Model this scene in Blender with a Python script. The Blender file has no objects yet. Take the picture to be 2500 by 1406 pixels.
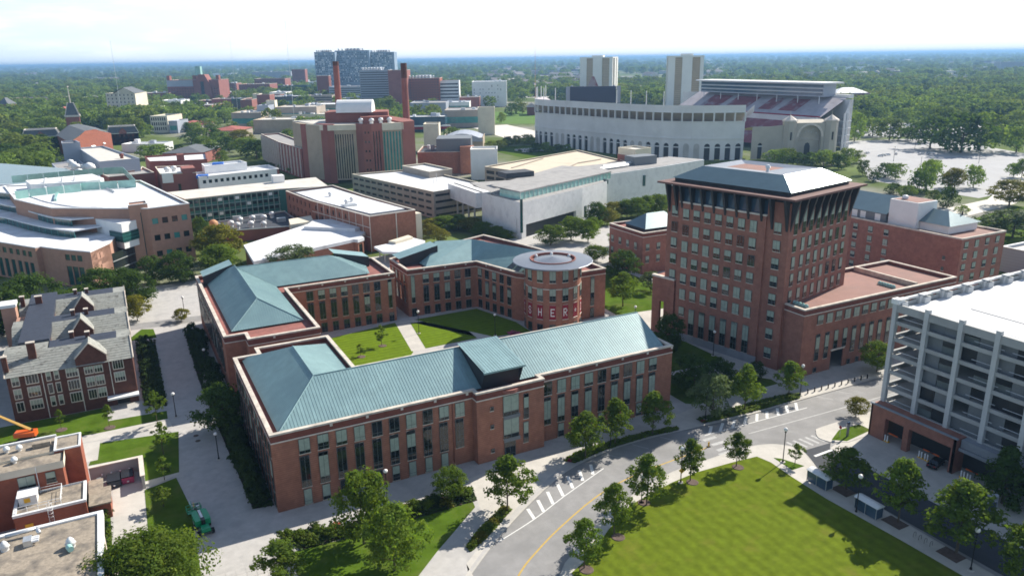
import bpy, bmesh, math, random
from mathutils import Vector, Matrix
from mathutils.geometry import tessellate_polygon
R = math.radians
rng = random.Random(7)
scene = bpy.context.scene
COL = scene.collection

# ------------------------------------------------------------------ camera, sky, sun, exposure
cam_d = bpy.data.cameras.new('camera'); cam = bpy.data.objects.new('camera', cam_d); COL.objects.link(cam)
scene.camera = cam
cam.location = (0, 0, 78)
cam.rotation_euler = (Matrix.Rotation(-.4766, 3, 'Z') @ Matrix.Rotation(math.pi/2 - .2909, 3, 'X') @ Matrix.Rotation(-.0153, 3, 'Z')).to_euler()
cam_d.sensor_width = 36; cam_d.lens = 26.9
cam_d.clip_start = .5; cam_d.clip_end = 150000

SUN_AZ = R(16.0)      # from +X towards +Y
SUN_EL = R(36.5)
world = bpy.data.worlds.new('World'); scene.world = world; world.use_nodes = True
wn = world.node_tree.nodes; wl = world.node_tree.links
bg = wn['Background']
sky = wn.new('ShaderNodeTexSky'); sky.sky_type = 'NISHITA'; sky.sun_disc = False
sky.sun_elevation = SUN_EL; sky.sun_rotation = math.pi/2 - SUN_AZ
sky.altitude = 250; sky.air_density = 1.0; sky.dust_density = .35; sky.ozone_density = 1.6
# pale horizon air, whiter towards the sun, and thin high cloud stretched along the horizon
tc = wn.new('ShaderNodeTexCoord')
def wnode(kind, **kw):
    q = wn.new(kind)
    for k, v in kw.items(): setattr(q, k, v)
    return q
def wramp(src, f0, f1, t0, t1):
    q = wn.new('ShaderNodeMapRange'); q.interpolation_type = 'SMOOTHSTEP'
    for n_, v in (('From Min',f0),('From Max',f1),('To Min',t0),('To Max',t1)): q.inputs[n_].default_value = v
    wl.new(src, q.inputs['Value']); return q.outputs['Result']
def wmix(f, a, b):
    q = wn.new('ShaderNodeMix'); q.data_type = 'RGBA'; wl.new(f, q.inputs['Factor'])
    for n_, v in (('A',a),('B',b)):
        if isinstance(v, tuple): q.inputs[n_].default_value = (*v, 1)
        else: wl.new(v, q.inputs[n_])
    return q.outputs['Result']
sx = wn.new('ShaderNodeSeparateXYZ'); wl.new(tc.outputs['Generated'], sx.inputs[0])
dt = wnode('ShaderNodeVectorMath', operation='DOT_PRODUCT'); wl.new(tc.outputs['Generated'], dt.inputs[0]); dt.inputs[1].default_value = (math.cos(SUN_AZ), math.sin(SUN_AZ), 0)
air = wmix(wramp(dt.outputs['Value'], -.25, .75, 0, 1), (4.9, 6.6, 8.3), (8.8, 9.1, 9.3))
c1 = wmix(wramp(sx.outputs['Z'], .02, .5, .93, 0), sky.outputs['Color'], air)
mp = wn.new('ShaderNodeMapping'); mp.inputs['Scale'].default_value = (1.5, 1.5, 9.0); mp.inputs['Location'].default_value = (.3, 1.7, .2)
no = wn.new('ShaderNodeTexNoise'); no.inputs['Scale'].default_value = 4.0; no.inputs['Detail'].default_value = 8; no.inputs['Roughness'].default_value = .58
wl.new(tc.outputs['Generated'], mp.inputs['Vector']); wl.new(mp.outputs['Vector'], no.inputs['Vector'])
c2 = wmix(wramp(no.outputs['Fac'], .5, .74, 0, .75), c1, (9.2, 9.4, 9.6))
wl.new(c2, bg.inputs['Color'])
bg.inputs['Strength'].default_value = .07
sun_d = bpy.data.lights.new('sun', 'SUN'); sun = bpy.data.objects.new('sun', sun_d); COL.objects.link(sun)
sun_d.energy = 4.2; sun_d.angle = R(.53); sun_d.color = (1, .93, .82)
sd = Vector((math.cos(SUN_AZ)*math.cos(SUN_EL), math.sin(SUN_AZ)*math.cos(SUN_EL), math.sin(SUN_EL)))
sun.rotation_euler = sd.to_track_quat('Z', 'Y').to_euler()
vs = scene.view_settings; vs.view_transform = 'Standard'; vs.look = 'None'; vs.exposure = 1.0; vs.gamma = 1; vs.use_curve_mapping = False
scene.render.engine = 'CYCLES'
scene.cycles.max_bounces = 6; scene.cycles.transparent_max_bounces = 8; scene.cycles.volume_bounces = 0
scene.cycles.diffuse_bounces = 3; scene.cycles.glossy_bounces = 2; scene.cycles.filter_width = 1.7

# ------------------------------------------------------------------ materials
MATS = {}
def mat(name, rgb, rough=.8, var=.18, scale=.35, metal=0., spec=.35, wave=None, dirt=None, rnd=0., trans=0., ramp2=None):
    """Principled material: base colour broken up by two noises in world space; wave = (axis, period, strength, sharp): courses, seams or mowing stripes"""
    m = bpy.data.materials.new(name); MATS[name] = m; m.use_nodes = True
    nt = m.node_tree; n = nt.nodes; l = nt.links; p = n['Principled BSDF']
    p.inputs['Roughness'].default_value = rough; p.inputs['Metallic'].default_value = metal
    p.inputs['Specular IOR Level'].default_value = spec
    geo = n.new('ShaderNodeNewGeometry')
    nz = n.new('ShaderNodeTexNoise'); nz.inputs['Scale'].default_value = scale; nz.inputs['Detail'].default_value = 6; nz.inputs['Roughness'].default_value = .65
    l.new(geo.outputs['Position'], nz.inputs['Vector'])
    mr = n.new('ShaderNodeMapRange'); mr.inputs['From Min'].default_value = .3; mr.inputs['From Max'].default_value = .7
    mr.inputs['To Min'].default_value = 1-var; mr.inputs['To Max'].default_value = 1+var
    l.new(nz.outputs['Fac'], mr.inputs['Value'])
    val = mr.outputs['Result']
    def mul(a, b):
        q = n.new('ShaderNodeMath'); q.operation = 'MULTIPLY'
        for i, x in enumerate((a, b)):
            if isinstance(x, (int, float)): q.inputs[i].default_value = x
            else: l.new(x, q.inputs[i])
        return q.outputs[0]
    if wave:
        ax, per, st, sharp = wave
        sp = n.new('ShaderNodeSeparateXYZ'); l.new(geo.outputs['Position'], sp.inputs[0])
        if ax in 'XYZ': src = sp.outputs[ax]
        else:
            q = n.new('ShaderNodeMath'); q.operation = 'ADD'; l.new(sp.outputs['X'], q.inputs[0]); l.new(sp.outputs['Y'], q.inputs[1]); src = q.outputs[0]
        s = n.new('ShaderNodeMath'); s.operation = 'SINE'; l.new(mul(src, 2*math.pi/per), s.inputs[0])
        w = n.new('ShaderNodeMapRange'); w.inputs['From Min'].default_value = -sharp; w.inputs['From Max'].default_value = sharp
        w.inputs['To Min'].default_value = 1-st; w.inputs['To Max'].default_value = 1+st
        l.new(s.outputs[0], w.inputs['Value']); val = mul(val, w.outputs['Result'])
    if rnd:
        oi = n.new('ShaderNodeObjectInfo'); w = n.new('ShaderNodeMapRange'); w.inputs['To Min'].default_value = 1-rnd; w.inputs['To Max'].default_value = 1+rnd
        l.new(oi.outputs['Random'], w.inputs['Value']); val = mul(val, w.outputs['Result'])
    vm = n.new('ShaderNodeVectorMath'); vm.operation = 'SCALE'; vm.inputs[0].default_value = rgb; l.new(val, vm.inputs['Scale'])
    colr = vm.outputs[0]
    other = dirt or ramp2
    if other:
        rgb2, sc2, lo, hi = other
        n2 = n.new('ShaderNodeTexNoise'); n2.inputs['Scale'].default_value = sc2; n2.inputs['Detail'].default_value = 5; n2.inputs['Roughness'].default_value = .6
        l.new(geo.outputs['Position'], n2.inputs['Vector'])
        m2 = n.new('ShaderNodeMapRange'); m2.inputs['From Min'].default_value = lo; m2.inputs['From Max'].default_value = hi
        l.new(n2.outputs['Fac'], m2.inputs['Value'])
        mi = n.new('ShaderNodeMix'); mi.data_type = 'RGBA'; l.new(m2.outputs['Result'], mi.inputs['Factor'])
        l.new(colr, mi.inputs['A']); mi.inputs['B'].default_value = (*rgb2, 1); colr = mi.outputs['Result']
    l.new(colr, p.inputs['Base Color'])
    if trans:
        tr = n.new('ShaderNodeBsdfTranslucent'); l.new(colr, tr.inputs['Color'])
        g = n.new('ShaderNodeVectorMath'); g.operation = 'MULTIPLY'; g.inputs[1].default_value = (1.35, 1.35, .5); l.new(colr, g.inputs[0]); l.new(g.outputs[0], tr.inputs['Color'])
        ms = n.new('ShaderNodeMixShader'); ms.inputs[0].default_value = trans
        l.new(p.outputs[0], ms.inputs[1]); l.new(tr.outputs[0], ms.inputs[2]); l.new(ms.outputs[0], n['Material Output'].inputs['Surface'])
    return m

# walls
mat('brick', (.315, .138, .09), .85, .2, .9, wave=('Z', .42, .09, .5), dirt=((.24, .105, .07), .16, .48, .75))
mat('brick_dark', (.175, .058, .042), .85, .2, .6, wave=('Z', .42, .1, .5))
mat('brick_tower', (.29, .128, .092), .85, .2, .7, wave=('Z', .36, .07, .5), dirt=((.2, .085, .065), .1, .5, .78))
mat('brick_brown', (.105, .045, .033), .88, .25, .9, wave=('Z', .3, .08, .5))
mat('brick_red', (.27, .088, .052), .85, .2, .6, wave=('Z', .3, .06, .5))
mat('brick_pink', (.41, .235, .17), .85, .1, .5, wave=('Z', .5, .04, .5))
mat('brick_far', (.27, .105, .085), .9, .15, .1)
mat('limestone', (.62, .56, .49), .8, .14, .8)
mat('limestone_dirty', (.55, .49, .42), .85, .25, .6, dirt=((.33, .3, .26), .35, .52, .75))
mat('concrete_wall', (.47, .46, .44), .85, .14, .15, dirt=((.3, .29, .27), .08, .55, .8))
mat('stadium_wall', (.68, .68, .675), .85, .1, .05, dirt=((.5, .5, .48), .04, .55, .85))
mat('stadium_stone', (.46, .42, .35), .9, .12, .08)
mat('tan_panel', (.40, .33, .25), .85, .1, .2)
mat('cream', (.66, .60, .48), .8, .1, .15)
mat('marble', (.74, .74, .74), .5, .08, .3, dirt=((.55, .56, .57), .25, .5, .8))
mat('white_panel', (.78, .78, .77), .6, .06, .2)
mat('metal_grey', (.33, .36, .42), .5, .06, .1, spec=.5, wave=('Z', 1.1, .04, .3))
mat('white_paint', (.8, .8, .79), .5, .04, .5)
mat('precast', (.37, .375, .37), .8, .12, .2, dirt=((.26, .26, .255), .15, .5, .78))
mat('tan_precast', (.36, .31, .26), .85, .1, .2)
mat('tower_white', (.82, .8, .74), .8, .05, .05)
mat('tower_tan', (.46, .35, .22), .85, .08, .1, wave=('Z', 3.0, .12, .4))
mat('dark_slot', (.03, .032, .036), .5, .1, .5)
mat('spandrel', (.17, .185, .2), .5, .06, 2)
mat('frame_grey', (.13, .15, .15), .45, .08, 2)
mat('frame_white', (.66, .64, .58), .6, .06, 2)
mat('frame_red', (.2, .075, .055), .6, .1, 2)
# glass
mat('glass_dark', (.014, .019, .021), .06, .1, .8, spec=.6)
mat('glass_green', (.02, .075, .07), .08, .2, .3, spec=.6)
mat('glass_teal', (.06, .26, .24), .12, .25, .25, spec=.6)
mat('glass_blue', (.05, .09, .14), .08, .3, .15, spec=.7)
mat('blind', (.30, .36, .30), .35, .18, 1.2, spec=.5, wave=('X', .18, .05, .5))
mat('blind_pale', (.44, .47, .42), .35, .15, 1.2, spec=.5)
mat('teal_panel', (.035, .15, .125), .4, .12, .6)
mat('screen_glass', (.30, .52, .47), .2, .18, .25, spec=.5)
# roofs
mat('hospital_blue', (.24, .32, .42), .6, .08, .05)
mat('copper_roof', (.225, .35, .36), .45, .12, .5, spec=.5, metal=.1, rnd=.06, dirt=((.18, .29, .31), .09, .45, .72))
mat('tower_roof', (.15, .225, .25), .34, .08, .3, spec=.8, metal=.35)
mat('zinc_disc', (.25, .265, .295), .35, .08, .3, metal=.6, spec=.6)
mat('terracotta_ledge', (.27, .105, .085), .75, .22, .5, dirt=((.19, .085, .075), .3, .5, .75))
mat('roof_brownred', (.255, .135, .11), .85, .12, .25, dirt=((.19, .12, .10), .12, .5, .8))
mat('column_pale', (.5, .51, .51), .75, .08, .3)
mat('eave_brown', (.15, .082, .072), .8, .2, .4)
mat('roof_white', (.68, .69, .71), .8, .12, .15, dirt=((.46, .46, .46), .13, .52, .76))
mat('roof_pale', (.6, .57, .51), .85, .1, .2, dirt=((.45, .42, .38), .15, .5, .8))
mat('roof_gravel', (.30, .255, .20), .95, .3, 1.6, dirt=((.11, .1, .09), .28, .48, .68))
mat('roof_grey', (.33, .32, .31), .9, .18, .4, dirt=((.2, .2, .2), .2, .5, .75))
mat('roof_dark', (.055, .06, .07), .7, .2, .6)
mat('membrane_navy', (.035, .042, .062), .65, .25, .9)
mat('slate', (.27, .275, .25), .8, .22, 1.1, wave=('Z', .28, .1, .5), dirt=((.10, .095, .085), .9, .56, .7))
mat('slate_far', (.12, .13, .14), .8, .2, .6)
mat('red_tile', (.33, .105, .08), .8, .15, .8, wave=('Z', .5, .08, .5))
mat('deck_concrete', (.66, .665, .67), .85, .1, .2, dirt=((.5, .5, .51), .12, .48, .75))
mat('deck_tan', (.60, .52, .40), .9, .08, .1, dirt=((.46, .39, .3), .1, .5, .8))
# ground
mat('terrain_ground', (.11, .145, .045), .95, .35, .02, spec=.02, dirt=((.26, .25, .22), .006, .48, .62))
mat('concrete_paving', (.50, .475, .43), .9, .1, .4, dirt=((.38, .36, .33), .12, .5, .8))
mat('plaza_paving', (.43, .415, .395), .9, .1, .6, dirt=((.34, .33, .32), .25, .5, .75))
mat('slab_paving', (.46, .445, .425), .9, .1, .8, rnd=.07, dirt=((.32, .31, .3), .3, .55, .8))
mat('asphalt', (.27, .265, .26), .9, .12, .5, dirt=((.2, .198, .195), .1, .42, .75), rnd=0)
mat('asphalt_new', (.05, .055, .065), .9, .15, .5)  # drive surface, far darker than the road asphalt
mat('lot_asphalt', (.36, .36, .365), .9, .08, .1)
mat('lawn', (.108, .145, .012), .95, .2, .6, spec=.02, wave=('X', 2.3, .07, .8), dirt=((.17, .165, .03), .22, .55, .82))
mat('lawn_court', (.108, .165, .010), .95, .18, .5, spec=.02, wave=('Y', 2.0, .09, .5))
mat('lawn_rough', (.07, .122, .011), .95, .25, .3, spec=.02, dirt=((.10, .115, .03), .15, .5, .75))
mat('field_turf', (.12, .2, .05), .95, .1, .05, spec=.02)
mat('soil', (.045, .035, .028), .95, .3, 1.2)
mat('mulch', (.12, .085, .07), .95, .3, 1.5)
mat('white_line', (.68, .68, .66), .8, .12, 1.5)
mat('faded_line', (.42, .42, .41), .85, .2, 1.2)
mat('yellow_line', (.47, .32, .08), .8, .15, 1.5)
mat('kerb', (.46, .44, .4), .9, .12, .6)
mat('brick_paver', (.24, .1, .075), .9, .15, 1)
# small things
mat('black_metal', (.012, .012, .013), .4, .1, 3)
mat('dark_plastic', (.02, .021, .026), .5, .1, 3)
mat('globe', (.82, .8, .76), .3, .02, 1, spec=.5)
mat('galv', (.55, .57, .58), .35, .15, 1.5, metal=.6)
mat('white_metal', (.72, .73, .73), .4, .06, 2)
mat('green_paint', (.008, .28, .12), .35, .06, 2, spec=.5)
mat('green_dark', (.012, .12, .055), .45, .06, 2)
mat('orange_paint', (.6, .11, .02), .35, .06, 2)
mat('yellow_boom', (.68, .42, .12), .4, .06, 2)
mat('rubber', (.012, .012, .012), .85, .2, 3)
mat('pink_paint', (.47, .08, .17), .45, .1, 2)
mat('navy_paint', (.04, .055, .075), .45, .15, 2)
mat('yellow_sign', (.75, .42, .03), .5, .05, 2)
mat('banner_red', (.27, .016, .03), .75, .05, 2)
mat('banner_white', (.78, .76, .74), .75, .03, 2)
mat('blue_tarp', (.03, .15, .55), .5, .1, 1)
mat('red_seat', (.24, .07, .085), .85, .25, .12, dirt=((.3, .27, .29), .06, .5, .62))
mat('grey_seat', (.42, .39, .41), .85, .2, .1)
mat('scoreboard', (.035, .045, .08), .4, .05, .1)
mat('car_black', (.008, .008, .011), .18, .02, 1, spec=.6)
mat('car_silver', (.5, .51, .53), .25, .02, 1, metal=.5)
mat('car_white', (.75, .75, .75), .25, .02, 1, spec=.6)
mat('car_red', (.3, .02, .02), .25, .02, 1, spec=.6)
mat('terracotta_dome', (.47, .24, .12), .7, .1, .5)
mat('stone_ledge', (.25, .27, .3), .85, .12, .6)
mat('trunk_bark', (.09, .07, .05), .95, .3, 3)
mat('leaf', (.105, .165, .026), .7, .34, .7, spec=.04, rnd=.2, trans=.48, ramp2=((.165, .205, .03), .5, .48, .75))
mat('leaf_dark', (.058, .10, .022), .8, .3, .7, spec=.03, rnd=.18, trans=.38)
mat('leaf_yellow', (.165, .16, .02), .6, .3, .7, spec=.05, rnd=.15, trans=.35)
mat('leaf_grey', (.11, .15, .06), .7, .3, .7, spec=.08, rnd=.12, trans=.25)
mat('leaf_far', (.135, .195, .045), .75, .4, .12, spec=.02, rnd=.42, trans=.36, ramp2=((.195, .215, .045), .012, .48, .72))
mat('shrub_leaf', (.10, .15, .018), .65, .4, .9, spec=.05, rnd=.1, trans=.25, ramp2=((.13, .14, .03), .5, .52, .75))
mat('hedge_leaf', (.04, .068, .016), .65, .35, .9, spec=.05, rnd=.1, trans=.15)
mat('flower_orange', (.55, .12, .02), .7, .15, 3)
mat('house_pale', (.5, .47, .44), .85, .1, .1, rnd=.35)
mat('house_roof', (.16, .145, .14), .85, .2, .1, rnd=.4)
mat('haze_city', (.42, .42, .43), .85, .2, .02, rnd=.4)

# ------------------------------------------------------------------ mesh building
class MB:
    """collects faces (with a material index each) and links them as ONE mesh object"""
    def __init__(s): s.v = []; s.f = []; s.m = []; s.mi = 0
    def pts(s, ps):
        b = len(s.v); s.v.extend(ps); return b
    def face(s, ps):
        b = s.pts(ps); s.f.append(tuple(range(b, b+len(ps)))); s.m.append(s.mi); return s
    def box(s, x0, x1, y0, y1, z0, z1, bottom=True, top=True):
        b = s.pts([(x0,y0,z0),(x1,y0,z0),(x1,y1,z0),(x0,y1,z0),(x0,y0,z1),(x1,y0,z1),(x1,y1,z1),(x0,y1,z1)])
        fs = [(0,1,5,4),(1,2,6,5),(2,3,7,6),(3,0,4,7)]
        if top: fs.append((4,5,6,7))
        if bottom: fs.append((3,2,1,0))
        for f in fs: s.f.append(tuple(b+i for i in f)); s.m.append(s.mi)
        return s
    def obox(s, c, a, w, d, z0, z1):
        """box turned by angle a about its centre c"""
        ca, sa = math.cos(a), math.sin(a); P = []
        for z in (z0, z1):
            for x, y in ((-w/2,-d/2),(w/2,-d/2),(w/2,d/2),(-w/2,d/2)):
                P.append((c[0]+x*ca-y*sa, c[1]+x*sa+y*ca, z))
        b = s.pts(P)
        for f in ((0,1,5,4),(1,2,6,5),(2,3,7,6),(3,0,4,7),(4,5,6,7),(3,2,1,0)): s.f.append(tuple(b+i for i in f)); s.m.append(s.mi)
        return s
    def prism(s, poly, z0, z1, top=True, bottom=False, sides=True):
        n = len(poly)
        if sides:
            b = s.pts([(x,y,z0) for x,y in poly] + [(x,y,z1) for x,y in poly])
            for i in range(n):
                j = (i+1) % n; s.f.append((b+i, b+j, b+n+j, b+n+i)); s.m.append(s.mi)
        if top: s.flat(poly, z1)
        if bottom: s.flat(poly, z0, True)
        return s
    def flat(s, poly, z, flip=False):
        b = s.pts([(x,y,z) for x,y in poly])
        for t in tessellate_polygon([[Vector((x,y,0)) for x,y in poly]]):
            p = [poly[i] for i in t]
            ar = (p[1][0]-p[0][0])*(p[2][1]-p[0][1])-(p[2][0]-p[0][0])*(p[1][1]-p[0][1])
            t = tuple(t) if (ar > 0) != flip else tuple(reversed(t))
            s.f.append(tuple(b+i for i in t)); s.m.append(s.mi)
        return s
    def cyl(s, c, r0, r1, z0, z1, n=10, cap=True):
        P = [(c[0]+r0*math.cos(2*math.pi*i/n), c[1]+r0*math.sin(2*math.pi*i/n), z0) for i in range(n)] + \
            [(c[0]+r1*math.cos(2*math.pi*i/n), c[1]+r1*math.sin(2*math.pi*i/n), z1) for i in range(n)]
        b = s.pts(P)
        for i in range(n):
            j = (i+1) % n; s.f.append((b+i, b+j, b+n+j, b+n+i)); s.m.append(s.mi)
        if cap: s.f.append(tuple(b+n+i for i in range(n))); s.m.append(s.mi)
        return s
    def bar(s, a, c, r, r2=None, n=6):
        a = Vector(a); c = Vector(c); d = c-a
        if d.length < 1e-6: return s
        q = d.to_track_quat('Z', 'Y'); r2 = r if r2 is None else r2
        P = [tuple(a + q @ Vector((r*math.cos(2*math.pi*i/n), r*math.sin(2*math.pi*i/n), 0))) for i in range(n)] + \
            [tuple(c + q @ Vector((r2*math.cos(2*math.pi*i/n), r2*math.sin(2*math.pi*i/n), 0))) for i in range(n)]
        b = s.pts(P)
        for i in range(n):
            j = (i+1) % n; s.f.append((b+i, b+j, b+n+j, b+n+i)); s.m.append(s.mi)
        s.f.append(tuple(b+n+i for i in range(n))); s.m.append(s.mi); s.f.append(tuple(b+n-1-i for i in range(n))); s.m.append(s.mi)
        return s
    def lathe(s, c, prof, n=16):
        b = s.pts([(c[0]+r*math.cos(2*math.pi*i/n), c[1]+r*math.sin(2*math.pi*i/n), z) for r, z in prof for i in range(n)])
        for k in range(len(prof)-1):
            for i in range(n):
                j = (i+1) % n; s.f.append((b+k*n+i, b+k*n+j, b+(k+1)*n+j, b+(k+1)*n+i)); s.m.append(s.mi)
        return s
    def mesh(s, name, mats, org=(0,0,0)):
        me = bpy.data.meshes.new(name)
        ox, oy, oz = org
        me.from_pydata([(x-ox, y-oy, z-oz) for x, y, z in s.v], [], s.f)
        if not isinstance(mats, (list, tuple)): mats = [mats]
        for m in mats: me.materials.append(MATS[m])
        if len(mats) > 1: me.polygons.foreach_set('material_index', s.m)
        me.update(); return me
    def build(s, name, mats, parent=None, smooth=False, stuff=False, label=None):
        """vertices are given in the place's own coordinates; the object is hung under parent without moving them"""
        org = parent.get('at', (0,0,0)) if parent else (0,0,0)
        me = s.mesh(name, mats, org)
        if smooth: me.polygons.foreach_set('use_smooth', [True]*len(me.polygons))
        o = bpy.data.objects.new(name, me); COL.objects.link(o)
        if parent: o.parent = parent; o['at'] = tuple(org)
        if stuff: o['kind'] = 'stuff'
        if label: o['label'] = label
        return o

def tag(o, label, cat, group=None):
    o['label'] = label; o['category'] = cat
    if group: o['group'] = group
    return o
def thing(name, label, cat, at=(0,0,0), group=None, rz=0):
    o = bpy.data.objects.new(name, None); COL.objects.link(o); o.location = at; o.rotation_euler = (0,0,rz)
    o.empty_display_size = .5; o['at'] = tuple(at)
    return tag(o, label, cat, group)
def structure(o): o['kind'] = 'structure'; return o
def inst(name, me, parent, loc, rz=0, scale=None):
    """an object on shared mesh data, placed in the place's coordinates under parent"""
    o = bpy.data.objects.new(name, me); COL.objects.link(o)
    if parent:
        a = parent.get('at', (0,0,0)); o.parent = parent; loc = (loc[0]-a[0], loc[1]-a[1], loc[2]-a[2])
    o.location = loc; o.rotation_euler = (0,0,rz)
    if scale: o.scale = scale
    return o
def copy_thing(root, loc, rz=None, label=None, group=None, scale=None):
    r = root.copy(); COL.objects.link(r); r.location = loc
    if rz is not None: r.rotation_euler = (0,0,rz)
    if scale: r.scale = scale
    if label: r['label'] = label
    if group: r['group'] = group
    for ch in root.children:
        c = ch.copy(); COL.objects.link(c); c.parent = r
        for g in ch.children:
            d = g.copy(); COL.objects.link(d); d.parent = c
    return r

# ------------------------------------------------------------------ windows and walls with openings
WIN = {}
def win_mesh(w, h, style):
    """frame and pane meshes of a window of width w, height h; local x along the wall, y outward, z up; y=0 is the wall face"""
    key = (round(w,2), round(h,2), style)
    if key in WIN: return WIN[key]
    f = MB(); p = MB(); d = -.18
    fr = {'hall':'frame_grey','tower':'frame_grey','dorm':'frame_white','plain':'frame_grey','slot':'frame_grey'}.get(style.split('_')[0], 'frame_grey')
    t = .07
    f.box(0, t, d, d+.08, 0, h); f.box(w-t, w, d, d+.08, 0, h); f.box(t, w-t, d, d+.08, h-t, h); f.box(t, w-t, d, d+.08, 0, t)
    nm = 2 if w > 1.5 else 1
    if style.startswith('dorm'): nm = max(1, round(w/.62))
    for i in range(1, nm):
        x = w*i/nm; f.box(x-t/2, x+t/2, d, d+.075, t, h-t)
    if style.startswith('dorm'): f.box(t, w-t, d+.02, d+.085, h*.52-.04, h*.52+.04)
    elif h > 2: f.box(t, w-t, d, d+.07, h*.22-t/2, h*.22+t/2)
    # sill
    f.mi = 1; f.box(-.08, w+.08, -.02, .14, -.22, -.003)
    if style.startswith('dorm'):
        f.box(-.1, -.001, -.02, .05, 0, h); f.box(w+.001, w+.1, -.02, .05, 0, h); f.box(-.1, w+.1, -.02, .055, h+.001, h+.16)
    sill = 'limestone'
    bl = style.split('_')[1] if '_' in style else '0'
    fill = {'0':0, '1':.55, '2':.8, '3':1.0, '9':.3}.get(bl[0], 0)
    zb = h*(1-fill)
    if fill < 1: p.mi = 0; p.face([(0,d+.01,0),(w,d+.01,0),(w,d+.01,zb),(0,d+.01,zb)])
    if fill > 0: p.mi = 1; p.face([(0,d+.01,zb),(w,d+.01,zb),(w,d+.01,h),(0,d+.01,h)])
    if style.startswith('hall') and h > 5:      # grey spandrel band at head and low down, as in the tall bays
        f.mi = 2; f.box(t, w-t, d+.01, d+.06, h-.75, h-t)
    WIN[key] = (f.mesh('window', [fr, sill, 'spandrel']), p.mesh('pane', ['glass_dark', 'blind' if len(bl) < 2 else 'blind_pale']))
    return WIN[key]
def wall(mb, A, B, z0, z1, ops, parent, deep=.3, win=True, name='window'):
    """adds to mb the wall from A to B (outside on the right of A->B) with real openings; hangs a window (> pane) in each.
    ops: (start along the wall, width, z bottom, z top, style)"""
    ax, ay = A; L = math.hypot(B[0]-ax, B[1]-ay); ux, uy = (B[0]-ax)/L, (B[1]-ay)/L; nx, ny = uy, -ux
    P = lambda s, z, d=0: (ax+ux*s-nx*d, ay+uy*s-ny*d, z)
    us = sorted({0, L, *[o[0] for o in ops], *[o[0]+o[1] for o in ops]}); zs = sorted({z0, z1, *[o[2] for o in ops], *[o[3] for o in ops]})
    us = [u for u in us if -1e-6 <= u <= L+1e-6]
    for j in range(len(zs)-1):
        zc = (zs[j]+zs[j+1])/2; run = None
        for i in range(len(us)-1):
            uc = (us[i]+us[i+1])/2
            hole = any(o[0] < uc < o[0]+o[1] and o[2] < zc < o[3] for o in ops)
            if not hole and run is None: run = us[i]
            if hole and run is not None: mb.face([P(run,zs[j]),P(us[i],zs[j]),P(us[i],zs[j+1]),P(run,zs[j+1])]); run = None
        if run is not None: mb.face([P(run,zs[j]),P(us[-1],zs[j]),P(us[-1],zs[j+1]),P(run,zs[j+1])])
    a = math.atan2(uy, ux)
    for o in ops:
        s, w, b, t = o[:4]; st = o[4] if len(o) > 4 else 'plain'
        mb.face([P(s,b),P(s+w,b),P(s+w,b,deep),P(s,b,deep)]); mb.face([P(s,t,deep),P(s+w,t,deep),P(s+w,t),P(s,t)])
        mb.face([P(s,b),P(s,b,deep),P(s,t,deep),P(s,t)]); mb.face([P(s+w,b,deep),P(s+w,b),P(s+w,t),P(s+w,t,deep)])
        if not win or st == 'void': 
            if st == 'void': continue
        fm, pm = win_mesh(w, t-b, st)
        f = inst(name, fm, parent, P(s, b), a); q = bpy.data.objects.new('pane', pm); COL.objects.link(q); q.parent = f
def styles(kind, weights=(('0',3),('1',2),('2',3),('3',2)), r=rng):
    pool = [k for k, n in weights for _ in range(n)]
    return kind+'_'+r.choice(pool)
def row(start, n, pitch, w, zb, zt, kind, weights=None, skip=()):
    return [(start+i*pitch, w, zb, zt, styles(kind, weights) if weights else styles(kind)) for i in range(n) if i not in skip]

def clip(poly, axis, lo, hi):
    """clips a 3-D polygon to lo <= coordinate <= hi"""
    for sgn, lim in ((1, lo), (-1, -hi)):
        out = []
        for i in range(len(poly)):
            p, q = poly[i-1], poly[i]; a, b = sgn*p[axis]-lim, sgn*q[axis]-lim
            if (a >= 0) != (b >= 0):
                t = a/(a-b); out.append(tuple(p[k]+(q[k]-p[k])*t for k in range(3)))
            if b >= 0: out.append(q)
        poly = out
        if len(poly) < 3: return []
    return poly
def seam_slope(poly, axis, step, parent, m='copper_roof', pans=False, rib=.045):
    """a sheet-metal roof slope: the sheet plus standing seams up the slope (ribs every step along axis); pans=True: every tray is a part of its own"""
    v = [Vector(p) for p in poly]; n = (v[1]-v[0]).cross(v[2]-v[0]).normalized()
    if n.z < 0: poly = poly[::-1]; v = v[::-1]; n = -n
    lo = min(p[axis] for p in poly); hi = max(p[axis] for p in poly)
    k = int(math.ceil((hi-lo)/step)); ribs = MB()
    if not pans:
        MB().face(poly).build('roof_slope', m, parent)
    for i in range(k):
        a, b = lo+i*step, min(lo+(i+1)*step, hi)
        c = clip(poly, axis, a+.012, b-.012)
        if len(c) < 3: continue
        if pans:
            t = MB(); t.face(c)
            r1 = clip(poly, axis, a, min(a+.11, hi))
            if len(r1) >= 3:
                up = [tuple(Vector(p)+n*rib) for p in r1]; t.face(up)
                for q in range(len(r1)): t.face([r1[q-1], r1[q], up[q], up[q-1]])
            t.build('roof_panel', m, parent)
        elif i:
            r1 = clip(poly, axis, a-.04, a+.04)
            if len(r1) >= 3:
                up = [tuple(Vector(p)+n*rib) for p in r1]; ribs.face(up)
                for q in range(len(r1)): ribs.face([r1[q-1], r1[q], up[q], up[q-1]])
    if not pans and ribs.f: ribs.build('standing_seam', m, parent, stuff=True)
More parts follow.
